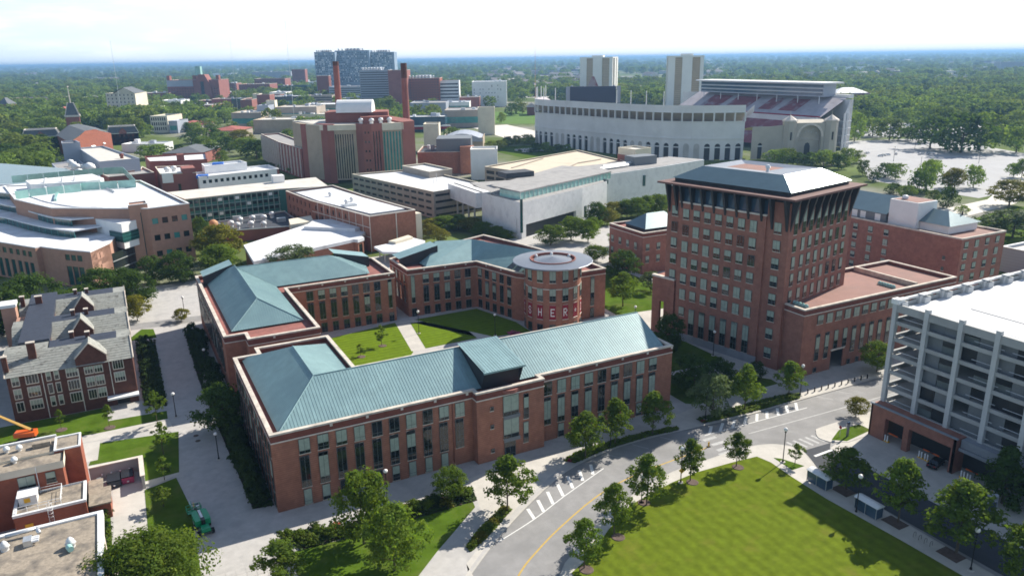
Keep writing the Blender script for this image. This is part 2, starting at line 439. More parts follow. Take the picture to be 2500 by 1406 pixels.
def ring(mb, outer, inner, z0, z1):
    """closed band between two polygons of equal count, top at z1"""
    n = len(outer)
    for i in range(n):
        j = (i+1) % n; a, b, c, d = outer[i], outer[j], inner[j], inner[i]
        mb.face([(*a,z1),(*b,z1),(*c,z1),(*d,z1)]); mb.face([(*a,z0),(*b,z0),(*b,z1),(*a,z1)]); mb.face([(*c,z0),(*d,z0),(*d,z1),(*c,z1)])
        mb.face([(*d,z0),(*c,z0),(*b,z0),(*a,z0)])
def inset(poly, d):
    """offsets a counter-clockwise polygon inwards by d (mitred)"""
    n = len(poly); out = []
    for i in range(n):
        p0, p1, p2 = Vector(poly[i-1]), Vector(poly[i]), Vector(poly[(i+1) % n])
        e1 = (p1-p0).normalized(); e2 = (p2-p1).normalized()
        n1 = Vector((-e1.y, e1.x)); n2 = Vector((-e2.y, e2.x)); b = n1+n2
        k = b.length_squared
        out.append(tuple(p1 + b*(2*d/k)) if k > .05 else tuple(p1+n1*d))
    return out
# ------------------------------------------------------------------ ground, roads, paving, lawns
def sheet(name, poly, z, m, stuff=False):
    o = MB().flat(poly, z).build(name, m); structure(o); return o
def slab(name, poly, m, z1=.12, z0=-.2):
    o = MB().prism(poly, z0, z1).build(name, m); structure(o); return o
def ribbon(mb, path, w, z):
    P = [Vector(p) for p in path]; Lf = []; Rt = []
    for i, p in enumerate(P):
        t = (P[min(i+1, len(P)-1)]-P[max(i-1, 0)]).normalized(); n = Vector((-t.y, t.x))
        Lf.append(p+n*w/2); Rt.append(p-n*w/2)
    for i in range(len(P)-1):
        mb.face([(*Rt[i],z),(*Rt[i+1],z),(*Lf[i+1],z),(*Lf[i],z)])
def smooth(path, k=3):
    P = [Vector(p) for p in path]; out = []
    for i in range(len(P)-1):
        a, b, c, d = P[max(i-1,0)], P[i], P[i+1], P[min(i+2,len(P)-1)]
        for j in range(k):
            t = j/k
            out.append(tuple(.5*(2*b+(c-a)*t+(2*a-5*b+4*c-d)*t*t+(3*b-a-3*c+d)*t**3)))
    out.append(tuple(P[-1])); return out

# terrain: one welded disc out to the horizon, with low far ridges
mb = MB(); N = 96; rad = [1, 150, 300, 450, 600, 900, 1300, 2000, 3200, 5000, 8000, 12000, 18000, 26000, 36000, 52000]
hr = random.Random(3)
for k, r in enumerate(rad):
    for i in range(N):
        a = 2*math.pi*i/N
        h = -.25 if r < 7000 else -.25 + {8000:8, 12000:16, 18000:26, 26000:48, 36000:86, 52000:100}[r]*(.55+.45*math.sin(a*5+k*1.3)*math.sin(a*11+k)+.25*hr.random())
        mb.v.append((r*math.cos(a), r*math.sin(a), h))
for k in range(len(rad)-1):
    for i in range(N):
        j = (i+1) % N; mb.f.append((k*N+i, (k+1)*N+i, (k+1)*N+j, k*N+j)); mb.m.append(0)
mb.f.append(tuple(range(N))); mb.m.append(0)
structure(mb.build('terrain', 'terrain_ground'))

# carriageways
sheet('road', [(-40,20),(260,20),(260,124),(-40,124)], 0, 'asphalt')
ROAD_L = smooth([(18,70),(32,87),(41,95),(48.2,100.8),(56.2,106.4),(65.6,112),(73,115.3),(82.5,117.2),(91.2,117.6),(101,117),(107,116.4),(119.4,115.6),(136,115.6),(162,115.3),(250,114.8)])
ROAD_R = smooth([(32,40),(44,75),(53.5,88.1),(59.1,92),(68.3,97.6),(78.1,101.4),(88.6,104),(99.5,104.4),(106,104.6),(112,103.6),(115.4,101.5),(117,98.6),(115.6,94.6),(113.8,91),(113,86.8),(112.9,78),(112.4,67),(111.8,45)])
left = ROAD_L + [(250,300),(-120,300),(-120,40),(-10,40)]
slab('pavement', left, 'plaza_paving')
slab('pavement', list(reversed(ROAD_R + [(40,20)])) , 'concrete_paving')
k = MB()
for path, sg in ((ROAD_L, 1), (ROAD_R, -1)):
    ribbon(k, path, .34, .124)
k.build('kerb', 'kerb')
structure(bpy.data.objects['kerb'])
# garage forecourt: concrete apron, asphalt drive and the splitter island by the crosswalk
slab('apron', [(125.2,96.6),(140,96.6),(140,40),(122.8,40),(122.9,96)], 'concrete_paving', .06)
ISL = smooth([(125,97.8),(124.4,100.2),(126.3,102.6),(129,103.4),(144.4,103.3),(200,103.6)],3)
slab('sidewalk', ISL + [(200,95.5),(128.3,95.9)], 'concrete_paving', .12)
sheet('lawn', [(125.9,98.2),(131,100.6),(137,100.3),(137,97.2),(128.3,96.3)], .126, 'lawn_rough')
sheet('drive', [(113.6,40),(122.8,40),(122.9,96),(125,97.6),(115.6,98),(114,92),(113.2,80)], .004, 'asphalt_new')
# road markings (flush paint, 4 mm up)
m = MB()
ribbon(m, smooth([(40,84),(47.8,91.4),(52.6,94.8),(59.7,98.9),(71.1,104.2),(81.4,106.8),(93.4,107.9),(101.5,108.5)]), .32, .005)
structure(m.build('yellow_line', 'yellow_line'))
m = MB(); ribbon(m, [(113,108.9),(128,108.3),(149,107.6),(240,107.2)], .28, .005); structure(m.build('yellow_line', 'faded_line'))
m = MB()
ribbon(m, smooth([(48.5,100.4),(57.1,103.3),(65.4,107),(77.6,111.9)]), .2, .006)
ribbon(m, [(104.2,112.8),(133.9,111.9)], .2, .006)
structure(m.build('parking_line', 'white_line'))
bars = [((57.1,103.3),(57.6,106.7)),((59.7,104.5),(60.6,108.3)),((62.4,105.8),(63.6,109.9)),((65.4,107.2),(66.6,111.3)),((68.4,108.6),(69.8,112.8)),((71.5,110),(73,113.6)),((74.5,111),(76.2,114.4))]
bars += [((105.7,112.9),(108.5,115.5)),((108.5,112.8),(111.7,115.4)),((112,112.7),(115,115.3)),((115.4,112.6),(118.4,115.2)),((118.9,112.5),(121.6,115.1)),((121.9,112.4),(124.5,115)),((125.2,112.3),(127.7,115)),((128,112.2),(130.6,115)),((130.9,112.1),(133.6,115))]
for i, (a, b) in enumerate(bars):
    m = MB(); ribbon(m, [a, b], .62, .005); o = structure(m.build('hatch_bar', 'white_line'))
for i, (u, v) in enumerate([(104.2,111.2),(104.4,108.8),(103.8,106.5),(102.9,104.9)]):
    m = MB(); ribbon(m, [(u-1.7,v),(u+1.7,v)], .9, .005); structure(m.build('crosswalk_stripe', 'faded_line'))
for i in range(5):
    m = MB(); ribbon(m, [(117.2+1.7*i,102.2-.1*i),(117.6+1.7*i,98.6)], .62, .005); structure(m.build('crosswalk_stripe', 'faded_line'))
m = MB(); ribbon(m, [(117.6,95.2),(124.4,95.4)], .6, .009); structure(m.build('stop_line', 'white_line'))
for a, b in (((81,116.6),(83,113.6)),((88.3,117.2),(90.2,114)),((95.5,117),(97.4,114)),((140.5,115),(142.5,112)),((147,115),(149,112))):
    m = MB(); ribbon(m, [a, b], .16, .005); structure(m.build('parking_line', 'faded_line'))
# walks laid on the plaza paving; pale concrete also paints its sunlit strips
def walk(poly, m='concrete_paving', z=.126): return sheet('path', poly, z, m)
walk([(36,40),(41.3,97.5),(48.2,103.2),(50.6,113.2),(52.5,121),(60,122.5),(72,121),(72.4,117.6),(56,107.8),(47.5,101.4),(40.7,95.6),(20,75),(10,60)])  # far edge on the hall's shadow line; paler colour paints the sunlit plaza
walk([(101.2,116.9),(107,116.6),(107.6,119.9),(116.9,120.1),(129,120.2),(111.6,124.4),(101.5,123)])
walk([(3.9,172.2),(12.2,172.2),(16,128.6),(34,128.2),(50,122.6),(50.6,113.4),(38,104),(30,90),(0,60),(-14,60),(-3,112),(3.4,128)], 'plaza_paving', .124)
# slabs of the near plaza, each laid on its own
sl = random.Random(5); first = None
for i in range(9):
    for j in range(9):
        x, y = 4.2+i*1.52, 101+j*1.52
        if (x, y) and y < 128 and not (x > 14.8 and y < 117): 
            if first is None:
                q = MB().box(-.74,.74,-.74,.74,0,.03,bottom=False); first = q.mesh('paving_slab', 'slab_paving')
            o = inst('paving_slab', first, None, (x, y, .126+sl.random()*.008)); structure(o)
# lawns
LAWNS = [
 ('lawn', [(-60,192.4),(-9.6,192.4),(-9.4,184),(2.9,183.2),(2.8,178.6),(-11.4,178.4),(-60,180)], 'lawn_rough'),
 ('lawn', [(-11.4,173),(4.4,170.4),(2.9,151.4),(-3.6,150.9),(-3.6,162.4),(-13.2,163.2)], 'lawn_rough'),
 ('lawn', [(-3.6,147.4),(2.2,149.4),(3.6,137),(3.0,112),(-4,112)], 'lawn_rough'),
 ('lawn', [(-9.6,149),(-9.2,118),(-11.6,118),(-12,149)], 'lawn_rough'),
 ('lawn', [(46.5,212),(70.6,216.2),(66.8,190),(42,153),(42,205)], 'lawn_court'),
 ('lawn', [(74.6,213.4),(88,212),(87,191.2),(70.8,190.8)], 'lawn_court'),
 ('lawn', [(76.2,216),(98.5,216.2),(103.5,198),(103.3,188),(91,190)], 'lawn_court'),
 ('lawn', [(118.6,143.6),(137.4,143.2),(137.4,170),(111.5,170),(111.2,140)], 'lawn_rough'),
 ('lawn', [(110.9,138.8),(118.4,142),(129.6,134.4),(117,125.7),(113.4,125),(110.8,127)], 'lawn_rough'),
 ('lawn', [(120,126.2),(134.8,132.6),(138.6,127.6),(138.2,124.8),(129.5,124.8)], 'lawn_rough'),
 ('lawn', [(134,188),(151,186),(166,205),(166,235),(138,235)], 'lawn_rough'),
 ('lawn', [(0.5,249.5),(3.8,248),(4.2,239),(-4,240)], 'lawn_rough'),
]
for i, (n, p, m_) in enumerate(LAWNS): sheet(n, p, .134+.004*(i % 3), m_)
o = sheet('lawn', [(50,45),(54.9,87.4),(60,89.6),(66.6,94.2),(74.4,98.6),(85.7,101),(92.3,101.7),(101.3,101.2),(107.2,100.6),(107.9,97.5),(107.3,91.6),(106.9,83),(107.6,68),(108.1,40)], .15, 'lawn')
sheet('lawn', [(109.7,98.6),(110.8,97.6),(112.6,93.3),(109.3,93.3)], .15, 'lawn_rough')
sheet('lawn', [(17.5,114.2),(27,113.5),(38.5,113.4),(49.8,113.4),(49.4,111.6),(38.2,102.6),(33,98),(20,98),(16.5,108)], .145, 'lawn_rough')
# planting beds (soil; the shrubs stand on them)
BEDS = [
 [(15.8,121.3),(26,117.5),(37,118.6),(51.7,118.2),(50.7,113.4),(38,113.4),(18.5,114)],
 [(43.2,100),(47.6,102.4),(54.8,107.6),(53.8,109.2),(47,105),(43,101.6)],
 [(72.2,118.2),(73.6,116.2),(82,117.8),(93.2,118.1),(101,117.3),(101.4,118.8),(94,120),(83.9,120.3),(76,119.8)],
 [(107.6,119.5),(107.8,117.1),(120.2,116.2),(127.7,116),(136.2,116.1),(137.8,117.8),(135.4,119.3),(129,119.8),(117,119.8)],
 [(12.2,195),(17,183),(22,174.6),(17.4,174),(12,176),(17.4,168.5),(17.3,130),(13.6,130.6),(12.3,172),(11.6,200),(12,240),(17.8,240)],
 [(-1.6,236),(3.6,236),(3.2,186),(-1.6,189)],
]
for p in BEDS: sheet('planting_bed', p, .132, 'soil')
for (u, v) in ((112.7,83.4),(112.1,72.1),(112.1,61.9),(112.3,51)): 
    structure(MB().obox((u-.9,v), 0, 2.7, 3.6, .1, .14).build('planting_bed', 'mulch'))
# far-left cross street, service yard, lots and fields further off
sheet('road', [(-60,262),(19,254.5),(19,248.5),(3.8,249.6),(-60,257)], .14, 'asphalt')
sheet('service_yard', [(-9,153),(-3.7,150.6),(-3.9,112),(-9.2,112)], .13, 'concrete_paving')
sheet('service_yard', [(-9,160.6),(-4.9,160.6),(-4.2,151),(-9,153)], .131, 'concrete_paving')
walk([(-3.7,150.4),(2,152.5),(3,150.8),(-3.7,147.6)]); walk([(-60,179.6),(-12,178.3),(3,178.4),(3.4,173.3),(-11,174.6),(-60,176)], z=.146)
walk([(-15,174.6),(-11,174.2),(-11.5,165),(-15,165)], z=.14)
walk([(66.6,190.8),(70.5,190),(74.4,213.5),(76,215.9),(70.6,216)], z=.141); walk([(74.8,214.6),(88.5,190.2),(91.4,190.4),(76.6,216.4)], z=.142)
walk([(132,170),(153,170),(153,205),(133,196)]); walk([(136.5,199),(151,186),(166,206),(170,240),(150,300),(120,300),(122,260)], 'plaza_paving')
walk([(137.4,118.3),(139,117.9),(164,117.6),(164,115.6),(136.9,115.8)], z=.127)  # bollard strip: paler colour paints the sun past the wing's shadow
walk([(107.5,143),(118.8,142.4),(129.8,135),(138.4,126.5),(138.8,128.2),(137.2,135.6),(131,137.2),(120,143.8),(111,147)], z=.127)
sheet('lot', [(425,255),(500,262),(560,300),(640,345),(700,470),(600,500),(540,440),(497,392),(430,330)], -.2, 'lot_asphalt')
sheet('lot', [(640,520),(760,440),(900,520),(760,640)], -.19, 'lot_asphalt')
sheet('road', [(330,240),(425,250),(520,290),(640,330),(640,318),(520,272),(425,235),(330,222)], -.18, 'roof_pale')
sheet('field', [(430,880),(500,840),(600,1060),(520,1090)], -.2, 'field_turf')
sheet('lawn', [(318,150),(420,200),(420,232),(330,215)], -.19, 'lawn_rough')
sheet('lawn', [(300,420),(360,440),(345,640),(300,640)], -.19, 'lawn_rough')
sheet('plaza', [(-120,300),(560,300),(560,900),(-120,900)], -.22, 'terrain_ground')

for p_ in ([(930,1850),(1350,1560),(1600,1850),(1100,2200)], [(1500,1350),(2150,900),(2500,1200),(1750,1700)], [(1180,960),(1400,800),(1500,860),(1250,1050)], [(640,1500),(860,1400),(900,1500),(700,1620)], [(360,700),(420,700),(440,860),(390,860)], [(-20,1500),(120,1440),(140,1500),(0,1560)]):
    sheet('lot', p_, -.2, 'roof_pale')
# ------------------------------------------------------------------ brick halls round the court (15.6 m to the coping)
TOP = 15.6
def hall_body(t, foot, walls_ops, brick='brick', cornice=13.75, top=TOP, ledge=None):
    """walls with openings, cornice band, parapet coping, ledge gutter; foot is counter-clockwise"""
    w = MB(); up = MB(); cp = MB(); bd = MB(); lg = MB(); n = len(foot)
    inn = inset(foot, .55)
    for i in range(n):
        A, B = foot[i], foot[(i+1) % n]
        wall(w, A, B, 0, cornice, walls_ops.get(i, []), t)
    out = inset(foot, -.07); out2 = inset(foot, -.16)
    ring(bd, out, inset(foot, .1), cornice, cornice+.22)
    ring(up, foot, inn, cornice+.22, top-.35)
    ring(cp, inset(foot, -.14), inset(foot, .7), top-.35, top)
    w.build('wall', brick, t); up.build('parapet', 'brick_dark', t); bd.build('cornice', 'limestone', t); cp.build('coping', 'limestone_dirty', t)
    lg.flat(inset(foot, .3), top-1.3); lg.build('roof_ledge', 'terracotta_ledge', t)
def medallions(t, A, B, s0, pitch, n, z=15.0):
    L = math.hypot(B[0]-A[0], B[1]-A[1]); u = ((B[0]-A[0])/L, (B[1]-A[1])/L); a = math.atan2(u[1], u[0])
    q = MB().obox((0,0), 0, .5, .16, -.25, .25); q.obox((0,-.1), math.pi/4, .2, .2, -.12, .12); me = q.mesh('medallion', 'limestone')
    for i in range(n): inst('medallion', me, t, (A[0]+u[0]*(s0+i*pitch)+.04*u[1], A[1]+u[1]*(s0+i*pitch)-.04*u[0], z), a)

# front hall: long bar on the street with a short leg
t = thing('brick_hall', 'long brick hall on the street with a green roof and shed dormer above its entrance', 'building', (17.5,127.1,0))
F = [(17.5,127.1),(56.4,127.1),(56.4,125.1),(71.6,125.1),(71.6,127.1),(106.2,127.1),(106.2,150.6),(39.6,150.6),(39.6,172.8),(22.8,172.8),(22.8,168.8),(17.5,168.8)]
hw = (('0',2),('1',2),('2',4),('3',3))
ops0 = row(4.7,10,3.38,2.0,10.65,13.6,'hall',hw) + row(4.6,10,3.38,1.75,3.9,10.15,'hall',(('0',4),('1',4),('2',1))) + row(4.75,9,3.38,1.45,.4,3.5,'hall',hw)
ops4 = row(.9,9,3.4,2.1,10.65,13.6,'hall',hw) + row(1.0,9,3.4,1.7,3.9,10.15,'hall',hw) + row(4.5,8,3.4,1.45,.4,3.5,'hall',hw)
bay = [(2.9,.75,11.2,12,'plain_0'),(2.9,.75,7.3,8.1,'plain_0'),(2.9,.75,2,2.8,'plain_0'),(10.4,1.15,7.7,13.2,'hall_1'),(10.3,1.15,2.4,7.0,'hall_1'),
       (5.75,3.5,9.3,13.7,'plain_2'),(5.75,3.5,4.3,8.6,'plain_2'),(5.9,2.5,.05,3.5,'plain_0')]
side = row(3.2,11,3.6,1.7,10.65,13.5,'hall',(('0',3),('1',1))) + row(3.2,11,3.6,1.7,3.9,10.1,'hall',(('0',3),('1',1))) + row(3.2,11,3.6,1.5,.5,3.5,'hall',(('0',1),))
inner = row(3,18,3.4,1.8,10.65,13.5,'hall',hw)+row(3,18,3.4,1.6,3.9,10.1,'hall',hw)
hall_body(t, F, {0:ops0, 2:bay, 4:ops4, 11:side, 6:inner, 5:row(3,6,3.4,1.8,10.65,13.5,'hall',hw)})
medallions(t, F[0], F[1], 10.8, 6.75, 5); medallions(t, F[4], F[5], 7.4, 6.75, 5); medallions(t, F[4], F[5], .7, 6.75, 1)
q = MB(); q.box(62.2,65.9,124.85,125.3,8.6,9.3); q.box(62.2,65.9,124.85,125.3,3.55,4.3); q.build('spandrel', 'spandrel', t)
q = MB(); q.prism([(62.1,126.2)]+[(62.1+3.8*i/8,125.1-.9*math.sin(math.pi*i/8)) for i in range(9)]+[(65.9,126.2)], 14.3, 15.0); q.build('bow_roof', 'terracotta_ledge', t)
Z0, ZR = 14.75, 20.0
ex0, ex1, ey0, ey1 = 19.2, 105.3, 128.7, 150.0; yr = 139.3; xr = 28.5
dx0, dx1 = 59.2, 67.9
# front slope: eave of dormer cut leaves two pieces and a strip above
seam_slope([(ex0,ey0,Z0),(dx0,ey0,Z0),(dx0,yr,ZR),(xr,yr,ZR)], 0, .62, t, pans=True)
seam_slope([(dx1,ey0,Z0),(ex1,ey0,Z0),(ex1,yr,ZR),(dx1,yr,ZR)], 0, .62, t, pans=True)
seam_slope([(ex0,169.6,Z0),(ex0,ey0,Z0),(xr,yr,ZR),(xr,157.5,ZR)], 1, .62, t)
seam_slope([(xr,157.5,ZR),(xr,yr,ZR),(38.4,ey1,Z0),(38.4,169.6,Z0)], 1, .62, t)
seam_slope([(38.4,169.6,Z0),(ex0,169.6,Z0),(xr,157.5,ZR)], 0, .62, t)
seam_slope([(xr,yr,ZR),(ex1,yr,ZR),(ex1,ey1,Z0),(38.4,ey1,Z0)], 0, .62, t)
MB().face([(ex1,ey0,Z0),(ex1,ey1,Z0),(ex1,yr,ZR)]).build('gable_end', 'dark_slot', t)
# shed dormer over the entrance
d = MB(); d.face([(dx0,ey0,Z0),(dx0,yr,ZR),(dx0,yr,ZR+.6),(dx0,126.9,18.9)]); d.face([(dx1,ey0,Z0),(dx1,126.9,18.6),(dx1,yr,ZR+.6),(dx1,yr,ZR)]); d.face([(dx0,ey0,Z0-.4),(dx1,ey0,Z0-.4),(dx1,ey0,18.6),(dx0,ey0,18.6)])
d.build('dormer_wall', 'dark_slot', t)
seam_slope([(dx0-.3,126.6,18.75),(dx1+.3,126.6,18.75),(dx1+.3,yr+.4,20.75),(dx0-.3,yr+.4,20.75)], 0, .62, t, pans=True)
q = MB(); q.box(dx0-.3,dx1+.3,126.58,126.9,18.4,18.72); q.build('dormer_fascia', 'copper_roof', t)
q = MB(); q.bar((xr,yr,ZR+.06),(xr,157.5,ZR+.06),.12); q.bar((ex0,ey0,Z0+.06),(xr,yr,ZR+.06),.1); q.bar((xr,yr,ZR+.06),(dx0,yr,ZR+.06),.12); q.bar((dx1,yr,ZR+.06),(ex1,yr,ZR+.06),.12); q.build('ridge_cap', 'copper_roof', t)
for x in (52.0,72.3): MB().box(x,x+.14,126.9,127.09,1.0,13.7).build('downpipe', 'frame_red', t)

# hall at the back left of the court, L-shaped
t = thing('brick_hall', 'L-shaped brick hall behind the court lawn whose long leg runs beside the tree-lined walk', 'building', (17.6,179.6,0))
F = [(17.6,184.2),(22.4,184.2),(22.4,179.6),(39.4,179.6),(39.4,218.3),(72,218.3),(72,240),(62,246),(17.6,246)]
cw = (('0',5),('1',3),('2',1))
ops = row(5.4,7,3.42,2.0,10.65,13.5,'hall',cw) + row(5.5,7,3.42,1.75,4.4,10.0,'hall',cw) + row(5.6,7,3.42,1.8,.3,3.2,'hall',(('0',1),)) + [(30.3,1.2,4.5,14,'hall_1'),(30.2,1.6,.1,3,'plain_0')]
side = row(2.5,15,3.7,1.7,10.65,13.5,'hall',cw)+row(2.5,15,3.7,1.7,4.2,10.1,'hall',cw)
hall_body(t, F, {4:[o for o in ops if o[3] <= 13.7] + [(30.3,1.2,4.5,13.6,'hall_1')], 8:side, 3:row(4,9,3.7,1.8,10.65,13.5,'hall',cw)})
medallions(t, F[4], F[5], 3.5, 6.84, 5); medallions(t, F[2], F[3], 6, 6.8, 1)
seam_slope([(20,189.5,Z0),(28,197.2,ZR),(28,235,ZR),(20,244,Z0)], 1, .6, t)
seam_slope([(20,189.5,Z0),(37.6,189.5,Z0),(28,197.2,ZR)], 0, .6, t)
seam_slope([(37.6,189.5,Z0),(37.6,224.2,Z0),(28,232,ZR),(28,197.2,ZR)], 1, .6, t)
seam_slope([(37.6,224.2,Z0),(66,224.2,Z0),(56,232.5,ZR),(28,232.5,ZR)], 0, .6, t)
seam_slope([(66,224.2,Z0),(69,240,Z0),(56,232.5,ZR)], 1, .6, t)
seam_slope([(20,244,Z0),(28,232.5,ZR),(56,232.5,ZR),(69,243.5,Z0)], 0, .6, t)
for (a, b, c, d_) in (((18.9,237),(18.9,243.8),(27.6,243.8),(27.6,237)), ((58,235),(58,242),(69,241),(69,234))):
    q = MB(); P = [a, d_, c, b]; zz = (17.0, 19.6, 19.6, 17.0) if a[0] < 30 else (19.6, 17.2, 17.2, 19.6)
    q.face([(*p, z+.3) for p, z in zip(P, zz)]); q.face([(*P[0],zz[0]),(*P[1],zz[1]),(*P[1],14.3),(*P[0],14.3)]); q.mi = 1
    q.f = q.f[:1]; q.m = q.m[:1]; q.build('dormer_roof', 'copper_roof', t)
    MB().face([(*P[0],14.3),(*P[1],14.3),(*P[1],zz[1]+.28),(*P[0],zz[0]+.28)]).build('dormer_wall', 'dark_slot', t)
q = MB()
for a, b in (((28,197.2,ZR),(28,235,ZR)),((28,232.5,ZR),(56,232.5,ZR)),((20,189.5,Z0),(28,197.2,ZR)),((37.6,189.5,Z0),(28,197.2,ZR))): q.bar((a[0],a[1],a[2]+.05),(b[0],b[1],b[2]+.05),.11)
q.build('ridge_cap', 'copper_roof', t)
MB().box(30,32,181.5,182.3,14.3,14.9).build('roof_hatch', 'white_metal', t)

# hall at the back right with its bent inner corner
t = thing('brick_hall', 'bent brick hall behind the far court lawn that joins the drum with the disc roof', 'building', (77,219,0))
F = [(76.5,219.2),(99.6,217.9),(104.6,199.5),(112,190),(130.6,189.6),(130.6,200),(122.8,236),(118.5,252),(76.5,236)]
ops0 = row(4.9,5,3.55,2.0,10.65,13.5,'hall',cw)+row(5,5,3.55,1.75,4.4,9.9,'hall',cw)+row(5,5,3.55,1.9,.3,3.1,'hall',(('0',1),))+[(1.0,1.2,4.6,13.6,'hall_2'),(.9,1.6,.1,2.8,'plain_0')]
ops1 = row(.9,5,3.5,1.8,10.65,13.5,'hall',cw)+row(.95,5,3.5,1.6,4.4,9.9,'hall',cw)+row(.9,5,3.5,1.8,.3,3.1,'hall',(('0',1),))
ops4 = [(13.2,1.3,4.2,13.5,'hall_1'),(13.2,1.3,.3,3.4,'hall_0')]
hall_body(t, F, {0:ops0, 1:ops1, 3:ops4, 8:row(2.5,4,3.5,1.5,10.65,13.4,'hall',cw)+row(2.5,4,3.5,1.5,4.4,9.8,'hall',cw)})
medallions(t, F[0], F[1], 5.5, 7, 3); medallions(t, F[1], F[2], 5, 7, 2)
A, B, C = (84,222.6,Z0), (99.7,221.5,Z0), (108.3,230.5,ZR)
seam_slope([A, B, (103.5,229.5,ZR), (92,233.5,ZR)], 0, .6, t)
seam_slope([B, (106.8,201,Z0), (117.5,203,ZR-.5), (103.5,229.5,ZR)], 1, .6, t)
seam_slope([A, (92,233.5,ZR), (84,237.5,Z0)], 1, .6, t)
seam_slope([(103.5,229.5,ZR),(117.5,203,ZR-.5),(122.5,205,Z0),(115.5,246,Z0)], 1, .6, t)
seam_slope([(92,233.5,ZR),(103.5,229.5,ZR),(115.5,246,Z0),(84,237.5,Z0)], 0, .6, t)
q = MB(); q.face([(77.2,228.5,16.9),(90.5,228,19.9),(90.5,234.5,19.9),(77.2,235.3,16.9)]); q.build('dormer_roof', 'copper_roof', t)
MB().face([(77.2,228.5,14.3),(90.5,228,14.3),(90.5,228,19.85),(77.2,228.5,16.85)]).build('dormer_wall', 'dark_slot', t)
for k in range(2): MB().face([(104.9+1.9*k*.2,206.6-3.4*k,15.3),(104.9+1.9*k*.2+.5,204-3.4*k,15.3),(108.6+.4*k,204.6-3.4*k,17.1),(108.1+.4*k,207.2-3.4*k,17.1)]).build('skylight', 'glass_dark', t)

# drum with the disc roof and the banners
CX_, CY_, RD = 112.2, 190.6, 8.5
t = thing('brick_drum', 'round brick drum under an overhanging grey disc roof with red letter banners', 'building', (CX_,CY_,0))
NB = 14; w = MB(); A0 = R(239.5-180/14)
for i in range(NB):
    a0 = A0+2*math.pi*(i-6)/NB; a1 = a0+2*math.pi/NB
    # each bay is faceted in three so that the drum reads as round
    p = [(CX_+RD*math.cos(a0+(a1-a0)*f_), CY_+RD*math.sin(a0+(a1-a0)*f_)) for f_ in (0,.24,.76,1)]
    L = math.hypot(p[1][0]-p[2][0], p[1][1]-p[2][1]); s = (L-1.85)/2
    wall(w, p[0], p[1], 0, 19.3, [], t); wall(w, p[2], p[3], 0, 19.3, [], t)
    vis = 2 <= i <= 9
    wall(w, p[1], p[2], 0, 19.3, [(s,1.85,15.7,19.2,'hall_2'),(s,1.85,10.0,13.9,'hall_1'),(s,1.85,.1,2.9,'hall_0')] if vis else [], t)
w.build('wall', 'brick', t)
w = MB(); P1 = [(CX_+(RD+.1)*math.cos(k*math.pi/22), CY_+(RD+.1)*math.sin(k*math.pi/22)) for k in range(44)]; P0 = [(CX_+(RD-.1)*math.cos(k*math.pi/22), CY_+(RD-.1)*math.sin(k*math.pi/22)) for k in range(44)]
ring(w, P1, P0, 13.55, 13.8); w.build('cornice', 'limestone', t)
w = MB(); w.lathe((CX_,CY_), [(7.6,19.3),(11.9,20.1),(12.05,20.35),(11.9,20.5),(6.9,20.85)], 22); w.build('disc_roof', 'zinc_disc', t)
w = MB(); w.lathe((CX_,CY_), [(6.9,20.85),(6.9,21.1),(6.6,21.1),(6.6,20.3),(0,20.3)], 22); w.build('gutter_ring', 'terracotta_ledge', t)
w = MB(); w.lathe((CX_,CY_), [(5.7,20.35),(5.7,20.6),(.05,21.5)], 22); w.build('cone_roof', 'zinc_disc', t)
for ang in (1.1, 2.0, .1): MB().lathe((CX_+6.1*math.cos(ang), CY_+6.1*math.sin(ang)), [(.5,20.3),(.5,20.9),(.25,21.2),(0,21.3)], 8).build('roof_vent', 'white_metal', t)
GL = {'S':['01110','10001','10000','01110','00001','10001','01110'],'H':['10001','10001','10001','11111','10001','10001','10001'],'E':['11111','10000','10000','11110','10000','10000','11111'],
      'R':['11110','10001','10001','11110','10100','10010','10001'],'I':['01110','00100','00100','00100','00100','00100','01110'],'F':['11111','10000','10000','11110','10000','10000','10000']}
